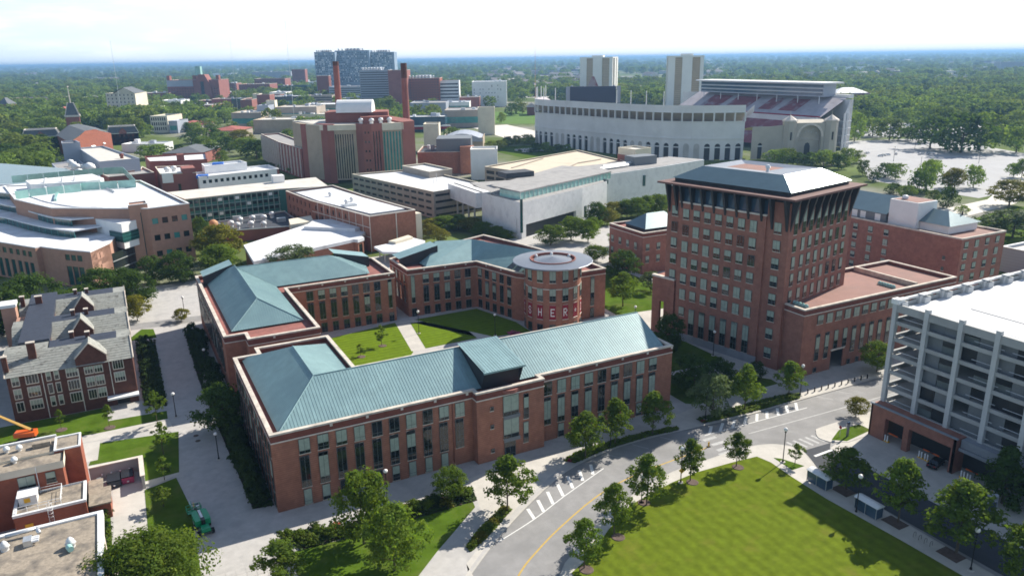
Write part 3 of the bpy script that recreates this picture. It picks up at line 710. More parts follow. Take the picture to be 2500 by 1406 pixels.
# banners: FISHER runs round the drum; the mark beside it closes the word
txt = {2:'F',3:'I',4:'S',5:'H',6:'E',7:'R',8:'*',9:'N'}
for i, ch in txt.items():
    a = A0+2*math.pi*(i-6+.5)/NB; rr = RD*math.cos(.26*math.pi/7)+.12
    c = (CX_+rr*math.cos(a), CY_+rr*math.sin(a)); tx = (-math.sin(a), math.cos(a)); nn = (math.cos(a), math.sin(a))
    P = lambda s, z, d=0: (c[0]+tx[0]*s+nn[0]*d, c[1]+tx[1]*s+nn[1]*d, z)
    b = thing('banner', {'F':'red letter banner F at the court end of the drum','S':'red banner with a white S on the drum','H':'red banner with a white H on the drum','E':'red banner with a white E on the drum','R':'red banner with a white R on the drum','*':'red banner with a small white leaf mark on the drum','I':'narrow red banner with a white I on the drum','N':'red banner with a white stroke on the sunlit side of the drum'}[ch], 'banner', (c[0],c[1],4.5), 'letter banners on the drum')
    q = MB(); q.face([P(-.93,4.5),P(.93,4.5),P(.93,8.9),P(-.93,8.9)]); q.face([P(.93,4.5,-.05),P(-.93,4.5,-.05),P(-.93,8.9,-.05),P(.93,8.9,-.05)]); q.build('cloth', 'banner_red', b)
    q = MB()
    if ch == '*':
        for ang in (90, 20, 160, -50, 230): q.face([P(0,6.6,.03),P(.28*math.cos(R(ang-22)),6.6+.4*math.sin(R(ang-22)),.03),P(.62*math.cos(R(ang)),6.6+.8*math.sin(R(ang)),.03),P(.28*math.cos(R(ang+22)),6.6+.4*math.sin(R(ang+22)),.03)])
    else:
        for r_, line in enumerate(GL['I' if ch == 'N' else ch]):
            for k_, bit in enumerate(line):
                if bit == '1':
                    s0 = -.6+k_*.24; z1 = 7.85-r_*.34; q.face([P(s0,z1-.345,.03),P(s0+.245,z1-.345,.03),P(s0+.245,z1,.03),P(s0,z1,.03)])
    q.build('letter', 'banner_white', b)
    q = MB(); q.bar(P(-.85,8.95,.05), P(.85,8.95,.05), .05); q.bar(P(-1,4.4,.05), P(1,4.4,.05), .1); q.build('rod', 'limestone', b)
# pink flower bed in the curved kerb at the drum's foot
# ------------------------------------------------------------------ ten-storey brick tower (turned 12 degrees) with its wing, low block and hotel
t = thing('brick_tower', 'tall brick tower with a wide bracketed eave and a grey hipped metal roof', 'building', (144,131.1,0), rz=R(12)); t['at'] = (0,0,0)
LS, LW, HT = 30.4, 37.6, 43.4
tw = (('1',5),('2',3),('3',2),('0',1)); w = MB()
tops = [38.0,33.5,29.0,24.4,19.7,15.2]
# side walls: right face (y=0, outward -y) and left face (x=0, outward -x); left face as corner / bay / corner
cols = [2.2,6.0,9.25,12.65,16.05,19.45,22.85,26.3]
ops = []
for s in cols:
    ops.append((s,1.45,35.4,41.6,'tower_1'))
    for z in (34.2,29.75,25.4,21.0): ops.append((s,1.45,z-3.2,z,styles('tower',tw)))
wall(w, (0,0), (LS,0), 0, HT, ops, t)
corner_ops = lambda s, zs: [(s,2.0,z-2.8,z,styles('tower',tw)) for z in zs]
# left face runs from y=LW down to 0
wall(w, (0,LW), (0,33.0), 0, HT, corner_ops(LW-35.9, [z+.35 for z in tops[:5]]), t)
wall(w, (0,6.2), (0,0), 0, HT, corner_ops(6.2-4.0, [z+.35 for z in tops]+[10.8,5.6]), t)
b = []
for k in range(7):
    s = 33.0-(8.55+3.52*k)-2.05+.0
    for z in tops: b.append((s,2.0,z-2.85,z,styles('tower',tw)))
    if k < 6: b.append((s+.1,1.8,2.4,10.0,'hall_1'))
    else: b.append((s+.1,1.8,7.4,10.0,'tower_2'))
wall(w, (-.45,33.0), (-.45,6.2), 0, 39.6, b, t)
w.face([(-.45,6.2,0),(0,6.2,0),(0,6.2,39.6),(-.45,6.2,39.6)]); w.face([(0,33,0),(-.45,33,0),(-.45,33,39.6),(0,33,39.6)])
w.face([(LS,0,0),(LS,LW,0),(LS,LW,HT),(LS,0,HT)]); w.face([(LS,LW,0),(0,LW,0),(0,LW,HT),(LS,LW,HT)])
w.build('wall', 'brick_tower', t)
MB().box(-.62,.3,6.1,33.1,39.55,39.95).build('cornice', 'limestone', t)
q = MB(); q.box(.25,.4,6.2,33.0,39.7,HT); q.build('loggia_glass', 'glass_blue', t)
q = MB(); q.box(-.5,0,33.0,LW-.1,0,2.6); q.box(-.75,-.46,6,33,0,2.2); q.build('plinth', 'stone_ledge', t)
pier = MB().box(0,.28,-.35,.35,39.95,HT).mesh('pier', 'brick_tower')
for k in range(7): inst('pier', pier, t, (0,8.0+3.52*k,0))
# brackets carrying the eave
bk = MB(); P = [(0,36.4),(0,44.4),(-2.1,44.4)]
for sgn in (-.3,.3): pass
bk.face([(P[0][0],-.3,P[0][1]),(P[2][0],-.3,P[2][1]),(P[1][0],-.3,P[1][1])]); bk.face([(P[0][0],.3,P[0][1]),(P[1][0],.3,P[1][1]),(P[2][0],.3,P[2][1])])
bk.face([(0,-.3,36.4),(0,.3,36.4),(-2.1,.3,44.4),(-2.1,-.3,44.4)]); bk.face([(-2.1,-.3,44.4),(-2.1,.3,44.4),(0,.3,44.4),(0,-.3,44.4)])
bm_ = bk.mesh('bracket', 'dark_slot')
for y in (36.9,34.3,32.3,28.9,25.4,21.8,18.3,14.8,11.3,7.5,4.7,.6): inst('bracket', bm_, t, (-.02,y,0))
for x in (.7,4.6,8.3,11.6,15.0,18.4,21.8,25.2,29.2): inst('bracket', bm_, t, (x,-.02,0), math.pi/2)
e = MB(); e.prism([(-2.3,-2.3),(LS+2.3,-2.3),(LS+2.3,LW+2.2),(-2.3,LW+2.2)], 44.4, 44.9, bottom=True); e.build('eave', 'eave_brown', t)
q = MB(); q.prism([(1.1,1.1),(LS-1.1,1.1),(LS-1.1,LW-1.2),(1.1,LW-1.2)], 43, 45.9, top=False); q.build('roof_base', 'dark_slot', t)
E0 = [(.6,.6,45.9),(LS-.6,.6,45.9),(LS-.6,LW-.7,45.9),(.6,LW-.7,45.9)]; T0 = [(6.3,6.5,49.1),(LS-6.3,6.5,49.1),(LS-6.3,LW-6.6,49.1),(6.3,LW-6.6,49.1)]
for i, ax in ((0,0),(1,1),(2,0),(3,1)):
    j = (i+1) % 4; seam_slope([E0[i],E0[j],T0[j],T0[i]], ax, .55, t, 'tower_roof')
W0 = [(12.6,15.5,48.5),(LS-9,15.5,48.5),(LS-9,LW-9.6,48.5),(12.6,LW-9.6,48.5)]
q = MB()
for i in range(4): j = (i+1) % 4; q.face([T0[i],T0[j],W0[j],W0[i]])
q.build('roof_top', 'zinc_disc', t); MB().face(W0).build('roof_well', 'roof_brownred', t)
q = MB(); q.cyl((11.2,14.2), .4,.4,48.4,49.6,8); q.lathe((11.2,14.2), [(.65,49.6),(.65,50.0),(.4,50.4),(0,50.5)], 8); q.build('roof_vent', 'white_metal', t)
# gateway block at the far foot of the tower
q = MB(); q.prism([(-.6,33.6),(.2,33.6),(.2,36.2),(-.6,36.2)],0,17); q.prism([(-.6,38.7),(.2,38.7),(.2,41.5),(-.6,41.5)],0,17); q.prism([(-.6,36.2),(.2,36.2),(.2,38.7),(-.6,38.7)],10,17,bottom=True)
q.prism([(.2,LW+.01),(8,LW+.01),(8,41.5),(.2,41.5)],10,17,bottom=True); q.prism([(6,LW+.02),(8.1,LW+.02),(8.1,41.6),(6,41.6)],0,10)
q.build('gateway', 'brick_tower', t); MB().box(-.8,.4,33.6,41.7,17,17.5).build('cornice', 'limestone', t)

t = thing('brick_wing', 'low brick wing with tall narrow windows at the foot of the tower', 'building', (145,125,0))
F = [(145.2,125),(204,125),(204,146.5),(168,146.5),(176,150),(145.2,133)]
F = [(145.2,125),(204,125),(204,146.5),(145.2,146.5)]
ops = row(4.75,16,3.27,2.05,13.4,15.8,'tower',tw) + [(4.85+3.3*k,1.4,5.7 if k in (2,3) else 3.7,10.7,'hall_1') for k in range(16)] + [(4.4+.5,1.1,.5,1.8,'plain_0'),(17.3,1.1,.3,1.7,'plain_0'),(20.6,1.1,.3,1.7,'plain_0'),(11,4.6,.02,5.2,'void')]
w = MB(); wall(w, F[0], F[1], 0, 16.3, ops, t); wall(w, F[1], F[2], 0, 16.3, [], t); wall(w, F[2], F[3], 0, 16.3, [], t); wall(w, F[3], F[0], 0, 16.3, [], t)
w.build('wall', 'brick_tower', t)
q = MB(); ring(q, F, inset(F,.5), 16.5, 17.7); q.build('parapet', 'brick_dark', t)
q = MB(); ring(q, inset(F,-.15), inset(F,.65), 17.7, 18.05); q.build('coping', 'limestone_dirty', t)
q = MB(); ring(q, inset(F,-.1), inset(F,.2), 16.3, 16.52); q.build('cornice', 'limestone', t)
q = MB(); q.flat(inset(F,.4), 17.0); q.build('roof', 'roof_brownred', t)
q = MB(); q.box(156.1,160.5,129.6,129.8,.05,5.2); q.build('entrance', 'dark_slot', t); MB().box(155.9,160.8,124.7,125.3,5.25,5.6).build('lintel', 'limestone', t)
q = MB(); q.box(188.2,188.9,126,146,17.02,18.3); q.build('dividing_wall', 'limestone_dirty', t)
dm = MB()
for k in range(4): 
    pass
q = MB()
for r_ in range(5):
    a = r_/4*2-1; P = [(-.52,-.9,.0),(.52,-.9,.0),(.52,.9,0),(-.52,.9,0)]
q.lathe((0,0), [(.62,0),(.6,.35),(.42,.72),(.2,.88),(0,.92)], 10); dm = q.mesh('skylight_dome', 'screen_glass')
for k in range(6):
    inst('skylight_dome', dm, t, (149.3,128.2+k*1.05,17.05)); inst('skylight_dome', dm, t, (182.6,128.6+k*.85,17.05))

t = thing('brick_block', 'low brick block with a hipped blue-grey roof partly hidden behind the brick tower', 'building', (170,218,0))
F = [(169.2,222),(196,222),(196,243.5),(169.2,243.5)]; w = MB()
lo = [(1.4+5*k,1.6,z,z+2.6,'tower_1') for z in (9,4.4) for k in range(4)]
for i in range(4): wall(w, F[i], F[(i+1)%4], 0, 14.2, lo if i in (0,3) else [], t)
w.build('wall', 'brick_tower', t)
q = MB(); ring(q, F, inset(F,.5), 14.4, 15.6); q.build('parapet', 'brick_dark', t); q = MB(); ring(q, inset(F,-.15), inset(F,.65), 15.6, 15.95); q.build('coping', 'limestone_dirty', t)
q = MB(); ring(q, inset(F,-.1), inset(F,.2), 14.2, 14.42); q.build('cornice', 'limestone', t); q = MB(); q.flat(inset(F,.4), 14.9); q.build('roof_ledge', 'terracotta_ledge', t)
I = inset(F, 4.5); ap = ((I[0][0]+I[2][0])/2, (I[0][1]+I[2][1])/2)
q = MB(); q.prism(I, 14.9, 16.1, top=False); q.build('roof_base', 'dark_slot', t)
a1, a2 = (178.5,232.7,20.6), (187,232.7,20.6); J = [(*p,16.1) for p in inset(F, 4.1)]
seam_slope([J[0],J[1],a2,a1],0,.6,t,'tower_roof'); seam_slope([J[1],J[2],a2],1,.6,t,'tower_roof'); seam_slope([J[2],J[3],a1,a2],0,.6,t,'tower_roof'); seam_slope([J[3],J[0],a1],1,.6,t,'tower_roof')

t = thing('hotel', 'long brick hotel behind the tower with a slate-blue roof and a pale stair box', 'building', (233,143,0))
F = [(233,142.8),(255.8,142.8),(255.8,214),(233,214)]; w = MB()
hz = (19.8,16.4,13.0,9.6,6.2); hw2 = (('2',3),('3',3),('1',2))
wall(w, F[0], F[1], 0, 21.4, [(1.5+5.4*k,1.9,z-2.2,z,styles('tower',hw2)) for z in (20.6,16.9,13.3,9.7,6.1) for k in range(4)], t)
wall(w, F[3], F[0], 0, 21.4, [(214-v-.9,1.8,z-2.1,z,styles('tower',hw2)) for z in hz for v in (207,201,194.5,188.5,182,175.8,169.5)] + [(214-148.3,.9,z-1.2,z,'plain_0') for z in (15.2,11.6,7.6)], t)
wall(w, F[1], F[2], 0, 21.4, [], t); wall(w, F[2], F[3], 0, 21.4, [], t); w.build('wall', 'brick_tower', t)
q = MB(); ring(q, inset(F,-.12), inset(F,.5), 21.4, 21.9); q.build('coping', 'limestone_dirty', t); q = MB(); q.flat(inset(F,.3), 21.2); q.build('roof', 'roof_brownred', t)
q = MB(); q.prism([(235,172),(253,172),(253,213),(235,213)], 21.25, 24.6); q.build('attic', 'spandrel', t)
pl = MB().box(0,.1,0,2.2,0,2.4).mesh('attic_panel', 'white_panel')
for v in (174,180,183.5,189,192.5,198,203,207): inst('attic_panel', pl, t, (234.92,v,21.8))
seam_slope([(234.4,171.5,24.6),(234.4,213.6,24.6),(244,213.6,29.5),(244,171.5,29.5)][::-1],1,.6,t,'tower_roof'); seam_slope([(253.6,171.5,24.6),(253.6,213.6,24.6),(244,213.6,29.5),(244,171.5,29.5)],1,.6,t,'tower_roof')
MB().box(235.6,245.5,160.8,171.4,21.3,30).build('stair_box', 'white_panel', t); MB().box(236.2,244.9,161.4,170.8,30,30.1).build('stair_box_roof', 'roof_brownred', t)
MB().lathe((238.5,168), [(.9,30.1),(1.1,30.6),(.9,31.2),(.4,31.5),(0,31.5)], 10).build('roof_vent', 'white_metal', t)
q = MB(); q.prism([(237.5,150.5),(252.5,150.5),(252.5,160.7),(237.5,160.7)], 21.25, 23.9, top=False); q.build('attic', 'white_panel', t)
a1, a2 = (243.5,160.7,27.5), (243.5,155.2,27.5); 
seam_slope([(236.7,149.7,23.9),(253.3,149.7,23.9),a2],0,.6,t,'tower_roof'); seam_slope([(236.7,160.7,23.9),(236.7,149.7,23.9),a2,a1],1,.6,t,'tower_roof'); seam_slope([(253.3,149.7,23.9),(253.3,160.7,23.9),a1,a2],1,.6,t,'tower_roof')
MB().cyl((248,153.3),.22,.22,24,27.3,6).build('flue', 'black_metal', t)

# ------------------------------------------------------------------ open concrete parking garage over a brick base
t = thing('parking_garage', 'pale open concrete parking garage over a brick base with car lanes', 'parking garage', (137.8,96.5,0))
GX, GY = 137.8, 96.5; VB = 44
w = MB(); br = [(GY-92.7-.6,3.9,.02,5.2,'void'),(GY-87.2-.6+.3,8.6,.02,5.2,'void')]
wall(w, (134.9,96.4), (134.9,77.6), 0, 7.3, [(3.6,4.2,.02,5.2,'void'),(9.0,8.9,.02,5.2,'void')], t, deep=1.2)
w.box(134.9,137.9,96.0,96.4,0,7.3,top=False); w.box(134.9,137.9,77.6,78.2,0,7.3,top=False); w.face([(134.9,77.6,7.3),(137.9,77.6,7.3),(137.9,96.4,7.3),(134.9,96.4,7.3)][::1]); w.face([(134.9,77.9,5.25),(134.9,96.2,5.25),(138.5,96.2,5.25),(138.5,77.9,5.25)])
w.build('brick_base', 'brick_tower', t)
q = MB(); q.box(134.7,135.2,77.4,96.6,7.3,7.6); q.box(135.5,135.9,52,77.4,5.0,5.6); q.build('base_coping', 'stone_ledge', t)
q = MB(); q.box(139,139.3,52,96,.05,7); q.build('entrance_dark', 'dark_slot', t); MB().box(136,139,52,77.4,5.6,7.2).build('canopy', 'stone_ledge', t)
cm = MB().box(-.45,.45,-.45,.45,6.9,29.6).mesh('column', 'column_pale')
for v in (96,89,82,75,68,61,54,47): inst('column', cm, t, (138.0,v,0))
for k in range(1,12): inst('column', cm, t, (138+k*7.2,96.0,0))
lv = [7.1,10.6,14.2,17.8,21.4,25.0]
for i, z in enumerate(lv):
    MB().box(138.3,215,46,95.6,z-.35,z).build('floor_slab', 'precast', t)
    MB().box(137.85,138.2,46,95.5,z-.45,z+.35).build('spandrel_beam', 'precast', t)
    MB().box(138.6,215,95.75,96.3,z-.5,z+.75).build('spandrel_beam', 'precast', t)
# mesh/panel infill between the columns; blackest panels paint the shade of open bays
pn = random.Random(11)
pm1 = MB().box(0,.08,0,3.1,0,2.75).mesh('infill_panel', 'spandrel'); pm2 = MB().box(0,.08,0,3.1,0,2.75).mesh('infill_panel', 'dark_slot'); pm3 = MB().box(0,.08,0,3.1,0,1.5).mesh('infill_panel', 'frame_grey')
for z in lv:
    for v in (47.5,54.5,61.5,68.5,75.5,82.5):
        for s_ in (.25,3.45):
            if pn.random() < .93: inst('infill_panel', pn.choice((pm1,pm1,pm2,pm2,pm3)), t, (138.9+.3*pn.random(),v+s_,z+.02))
    MB().box(150,150.4,47,88,z,z+3.1).build('ramp_wall', 'spandrel', t)  # dark wall added inside so the bright deck interior stays hidden
cr = MB().box(-.12,.12,0,2.4,0,.9).mesh('car_bonnet_rail', 'galv')
for z in lv:
    for v in (52,66,73,88): MB().bar((137.9,v+.6,z+1.25),(137.9,v+6.2,z+1.25),.06).build('guard_rail', 'galv', t)
MB().box(138.3,215,46,95.6,27.6,28.0).build('roof_deck', 'deck_concrete', t)
MB().box(137.7,138.2,46,95.6,27.3,28.9).build('parapet', 'precast', t)
MB().box(138.2,215,96.1,96.4,27.3,28.75).build('parapet', 'precast', t); MB().box(138.2,215,95.9,96.6,29.3,29.7).build('parapet_rail', 'column_pale', t)
pb = MB().box(-.9,.9,-.7,.3,28.0,29.3).mesh('parapet_block', 'column_pale'); pc = MB().box(-1.3,1.3,-.8,.5,29.72,29.95).mesh('block_cap', 'column_pale')
for k in range(11): inst('parapet_block', pb, t, (139.2+k*7.2,95.6,0)); inst('block_cap', pc, t, (139.0+k*7.2,95.8,0))
MB().box(137.5,139.3,95.2,96.9,28.9,29.9).build('corner_block', 'white_panel', t)
q = MB()
for v in (46,96): pass
q.bar((137.95,46,29.3),(137.95,95.4,29.3),.05); q.build('guard_rail', 'galv', t)
# lane hardware under the brick base
gm = MB(); gm.box(-.25,.25,-.6,.6,.06,.32); gm2 = gm.mesh('lane_kerb', 'yellow_sign')
pst = MB().cyl((0,0),.14,.14,.3,1.6,8).mesh('bollard_post', 'white_paint')
for v in (92.2,84.4,83.1,75.6,74.4,69.8):
    r_ = thing('ticket_lane_island', {92.2:'white post on a yellow kerb in the first lane by the brick corner',84.4:'white post with a yellow kerb before the middle lane',83.1:'white post beside the dark car lane',75.6:'white post right behind the dark car',74.4:'white post in the open lane past the brick base',69.8:'white post on the yellow kerb nearest the dark conifers'}[v], 'lane island', (135.3,v,0), 'lane islands of the garage')
    inst('kerb', gm2, r_, (135.3,v,0)); inst('post', pst, r_, (135.1,v-.25,0)); inst('post', pst, r_, (135.1,v+.3,0))
    MB().box(135.2,135.3,v-2.4,v-.3,2.1,2.35).build('clearance_bar', 'orange_paint', r_)

# ------------------------------------------------------------------ old gabled brick hall with slate roofs (three parallel wings)
t = thing('slate_roof_hall', 'old dark brick hall with grey slate roofs, gables and white-framed windows', 'building', (-28,193,0))
A, B = (-28,192.6), (-2.5,192.6); w = MB(); ops = []
for z in (9.2,6.05,2.95):
    for u, wd in ((-27.1,1.4),(-24.4,2.4),(-20.4,.9),(-18.8,.9),(-16.4,2.3),(-12.7,1.7),(-10.7,1.7),(-6.8,2.2)):
        if u == -6.8 and z < 3: continue
        ops.append((u+28,wd,z,z+2.25,'dorm_1' if rng.random() < .6 else 'dorm_0'))
ops.append((20.9,2.7,.05,2.2,'void'))
wall(w, A, B, 0, 11.7, ops, t, deep=.2)
for y0, y1 in ((192.6,209),(213.5,230),(235.5,252)):
    w.face([(-2.5,y0,0),(-2.5,y1,0),(-2.5,y1,11.7),(-2.5,y0,11.7)]); w.face([(-2.5,y0,11.7),(-2.5,y1,11.7),(-2.5,y1-5.4,15.1),(-2.5,y0+5.4,15.1)])
    w.face([(-28,y1,0),(-28,y0,0),(-28,y0,11.7),(-28,y1,11.7)]); w.face([(-28,y1,11.7),(-28,y0,11.7),(-28,y0+5.4,15.1),(-28,y1-5.4,15.1)])
    w.face([(-2.5,y1,0),(-28,y1,0),(-28,y1,11.7),(-2.5,y1,11.7)])
    if y0 > 200: w.face([(-28,y0,0),(-2.5,y0,0),(-2.5,y0,11.7),(-28,y0,11.7)])
w.face([(-20,209,0),(-20,252,0),(-20,252,13),(-20,209,13)]); w.face([(-28,252,0),(-28,192.6,0),(-28,192.6,11.7),(-28,252,11.7)])
w.build('wall', 'brick_brown', t)
MB().box(-7.1,-4.4,193.2,193.3,.05,2.2).build('porch_door', 'dark_slot', t)
q = MB(); q.box(-9,-2.3,190.4,192.55,2.35,2.75); q.build('entrance_canopy', 'white_paint', t)
SLz = lambda y, y0: 11.7+(y-y0)/5.4*3.4
for n_, (y0, y1) in enumerate(((192.6,209),(213.5,230),(235.5,252))):
    # front and back slopes as courses of slates: each course its own lapped strip
    for k in range(9):
        a, b = y0-.5+5.9*k/9, y0-.5+5.9*(k+1)/9+.05; za, zb = SLz(a,y0)+.10, SLz(b,y0)+.035
        if a < y1:
            s = MB(); s.face([(-28.4,a,za),(-2.2,a,za),(-2.2,b,zb),(-28.4,b,zb)]); s.face([(-28.4,a,za-.08),(-2.2,a,za-.08),(-2.2,a,za),(-28.4,a,za)]); s.build('slate_course', 'slate', t)
    s = MB(); s.face([(-2.2,y1+.5,11.4),(-28.4,y1+.5,11.4),(-28.4,y1-5.4,15.05),(-2.2,y1-5.4,15.05)]); s.build('slate_slope', 'slate', t)
    MB().box(-20 if n_ else -19.4,-5.2,y0+5.5,y1-5.5,14.2,15.16).build('flat_roof', 'membrane_navy', t)
    MB().face([(-5.2,y0+5.5,15.16),(-2.2,y0+5.5,15.1),(-2.2,y1-5.5,15.1),(-5.2,y1-5.5,15.1)]).build('slate_hip', 'slate', t); MB().face([(-28.4,y0+5.45,15.1),(-19.6,y0+5.45,15.1),(-19.6,y1-5.5,15.06),(-28.4,y1-5.5,15.06)]).build('slate_hip', 'slate', t)
    # stone-capped cross gable
    gx = -11.0 if n_ == 0 else -12.9; wd = 3.2 if n_ == 0 else 2.4; gy = y0-.25 if n_ == 0 else y0+.2; zb = 11 if n_ == 0 else 12
    g = MB(); g.face([(gx-wd,gy,zb),(gx+wd,gy,zb),(gx+wd,gy,13.4),(gx,gy,16.6),(gx-wd,gy,13.4)]); g.face([(gx-wd,gy,zb),(gx-wd,gy,13.4),(gx-wd,gy+4,13.4),(gx-wd,gy+4,zb)]); g.face([(gx+wd,gy,zb),(gx+wd,gy+4,zb),(gx+wd,gy+4,13.4),(gx+wd,gy,13.4)]); g.build('gable', 'brick_brown', t)
    g = MB(); g.face([(gx-wd-.2,gy-.1,13.4),(gx,gy-.1,16.75),(gx,gy+5,16.75),(gx-wd-.2,gy+5,13.4)]); g.face([(gx,gy-.1,16.75),(gx+wd+.2,gy-.1,13.4),(gx+wd+.2,gy+5,13.4),(gx,gy+5,16.75)]); g.build('gable_roof', 'slate', t)
    for sg in (-1,1): MB().bar((gx+sg*(wd+.1),gy-.12,13.35),(gx,gy-.12,16.75),.17).build('gable_coping', 'limestone_dirty', t)
MB().box(-26,-19.6,205.2,250,14,15.2).build('flat_roof', 'membrane_navy', t)
for sx in (-2.3,-28.3):
    for y0, y1 in ((192.6,209),(213.5,230),(235.5,252)):
        q = MB()
        if sx < -20 and y0 > 200: continue
        q.bar((sx,y0-.5,11.5),(sx,y0+5.4,15.25),.16); q.build('verge_coping', 'limestone_dirty', t); MB().bar((sx,y1+.5,11.5),(sx,y1-5.4,15.25),.16).build('verge_coping', 'limestone_dirty', t)
for x, y, s, zt in ((-22.6,196.3,.8,17.6),(-27.8,193.6,.5,16),(-14.7,203.2,.45,16.6),(-11.3,201.4,.45,16.6),(-14.9,222.6,.45,16.6),(-11.8,222,.45,16.6),(-14.8,244.5,.4,16.4),(-11.9,244,.4,16.4),(-23.5,239.3,.8,17.2),(-27.4,240.4,.5,17.4)):
    c = MB().box(x-s,x+s,y-.5,y+.5,12.5,zt).build('chimney', 'brick_brown', t); k = MB().box(x-s-.1,x+s+.1,y-.6,y+.6,zt,zt+.2); k.build('chimney_cap', 'limestone_dirty', c)
c = MB().box(-31.6,-28.4,232,236.5,0,17).build('stack_tower', 'brick_pink', t); MB().box(-31.9,-28.1,231.7,236.8,17,17.8).build('stack_cap', 'white_metal', c)
MB().box(-28.38,-25.5,228.5,232,0,14).build('stack_shoulder', 'brick_pink', t)
for x in (-21.2,-13.95,-7.5): MB().box(x-.08,x+.08,192.42,192.58,.1 if x < -10 else 3,11.6).build('downpipe', 'frame_white', t)

# ------------------------------------------------------------------ two flat-roofed red brick buildings in the near corner, and the bin yard
t = thing('red_brick_block', 'red brick block with a stained flat roof, white vents and a caged ladder', 'building', (-14,145,0))
H1 = 11.0; w = MB()
wall(w, (-60,144.6), (-15.6,144.6), 0, H1-1.1, [(60-22.6,2.6,7.4,9.6,'plain_2'),(60-18.4,1.5,7.4,9.5,'plain_1'),(60-18.4,1.5,3.6,5.8,'plain_1')], t)
w.face([(-15.6,144.6,0),(-15.6,149,0),(-15.6,149,H1-1.1),(-15.6,144.6,H1-1.1)])
w.box(-16.9,-12.7,148.8,154.6,0,H1+.2); w.box(-60,-15.6,149,156.5,0,H1-1.15)
w.build('wall', 'brick_red', t)
MB().prism([(-60,144.3),(-15.3,144.3),(-15.3,149),(-60,149)], H1-1.1, H1+.25, top=False).build('fascia', 'cream', t)
MB().box(-60,-15.6,144.6,156.4,H1-1.12,H1-.2).build('roof', 'roof_gravel', t)
q = MB(); ring(q, [(-16.95,148.75),(-12.65,148.75),(-12.65,154.65),(-16.95,154.65)], [(-16.6,149.1),(-13,149.1),(-13,154.3),(-16.6,154.3)], H1+.2, H1+.45); q.build('coping', 'white_metal', t)
MB().box(-16.6,-13,149.1,154.3,H1+.2,H1+.25).build('roof', 'roof_gravel', t)
MB().box(-60,-16.9,156.2,156.6,H1-.2,H1+.2).build('coping', 'white_metal', t)
MB().box(-20.5,-17.6,152.6,153.8,H1-.2,H1+.7).build('roof_hatch', 'roof_gravel', t)
MB().box(-22.6+.1,-20.1,144.45,144.6,4.2,7.3).build('panel', 'cream', t)
MB().bar((-19.6,144.2,6),(-19.6,144.2,H1),.07).build('downpipe', 'white_metal', t)
for x, y in ((-24.6,153.6),(-22.6,153.2),(-23.0,148.4),(-26,148)):
    v = MB(); v.lathe((x,y), [(.3,H1-.2),(.3,H1+.2),(.58,H1+.25),(.52,H1+.65),(.3,H1+.95),(0,H1+1.0)], 10); v.build('roof_vent', 'white_metal', t, smooth=True)
# lower step with railing, cage and the yellow-marked cabinet
w = MB(); wall(w, (-23.2,137.4), (-12.5,137.4), 0, 6, [(6.6,2.0,.05,3.2,'void')], t); w.box(-23.2,-12.5,138.2,144.55,0,5.99); w.face([(-12.5,137.4,0),(-12.5,144.5,0),(-12.5,144.5,6),(-12.5,137.4,6)]); w.face([(-23.2,144.5,0),(-23.2,137.4,0),(-23.2,137.4,6),(-23.2,144.5,6)])
w.build('lower_wall', 'brick_red', t); MB().box(-16.6,-14.5,138.05,138.1,.05,3.2).build('door', 'dark_slot', t)
MB().box(-22.9,-12.9,137.8,144.4,6.0,6.06).build('lower_roof', 'roof_gravel', t)
q = MB(); ring(q, [(-23.3,137.3),(-12.4,137.3),(-12.4,144.55),(-23.3,144.55)], [(-22.8,137.8),(-12.9,137.8),(-12.9,144.5),(-22.8,144.5)], 5.9, 6.35); q.build('coping', 'white_metal', t)
c = MB().box(-22.5,-19.8,140.6,143.2,6.1,7.7).build('rooftop_unit', 'white_metal', t); MB().box(-21.7,-20.8,140.52,140.6,6.6,7.4).build('hazard_plate', 'yellow_sign', c); MB().box(-22.7,-19.6,140.4,143.4,7.7,7.85).build('unit_lid', 'white_panel', c)
rl = MB()
for z in (6.8,7.3):
    for a, b in (((-19.6,138.2),(-16.2,138.2)),((-16.2,138.2),(-16.2,143.6)),((-19.6,143.6),(-16.2,143.6)),((-22.9,138.2),(-19.6,138.2))): rl.bar((*a,z),(*b,z),.045,n=4)
for x in (-22.9,-21.2,-19.6,-18,-16.2): rl.bar((x,138.2,6.1),(x,138.2,7.35),.045,n=4)
for y in (140,141.8,143.6): rl.bar((-16.2,y,6.1),(-16.2,y,7.35),.045,n=4)
rl.build('guard_rail', 'white_metal', t)
ld = MB()
for sx in (-18.2,-17.5): ld.bar((sx,137.1,.3),(sx,137.1,7.4),.04,n=4)
for k in range(18): ld.bar((-18.2,137.1,.6+k*.36),(-17.5,137.1,.6+k*.36),.025,n=4)
for k in range(5):
    for j in range(6): 
        a0, a1 = math.pi+j*math.pi/6, math.pi+(j+1)*math.pi/6; ld.bar((-17.85+.42*math.cos(a0),137.1+.6*math.sin(a0),5.0+k*.6),(-17.85+.42*math.cos(a1),137.1+.6*math.sin(a1),5.0+k*.6),.025,n=4)
ld.build('caged_ladder', 'white_metal', t)
MB().box(-21.8,-20.6,137.28,137.36,3.2,4.3).build('hazard_plate', 'yellow_sign', t)
w = MB(); w.box(-12.48,-9.1,140.4,146.2,0,3); w.box(-12.48,-10.4,146.2,150,0,3.01); w.build('annex_wall', 'brick_red', t)
q = MB(); q.prism([(-12.6,140.2),(-8.9,140.2),(-8.9,146.4),(-10.2,146.4),(-10.2,150.1),(-12.6,150.1)], 3.02, 3.3); q.build('annex_roof', 'roof_gravel', t)

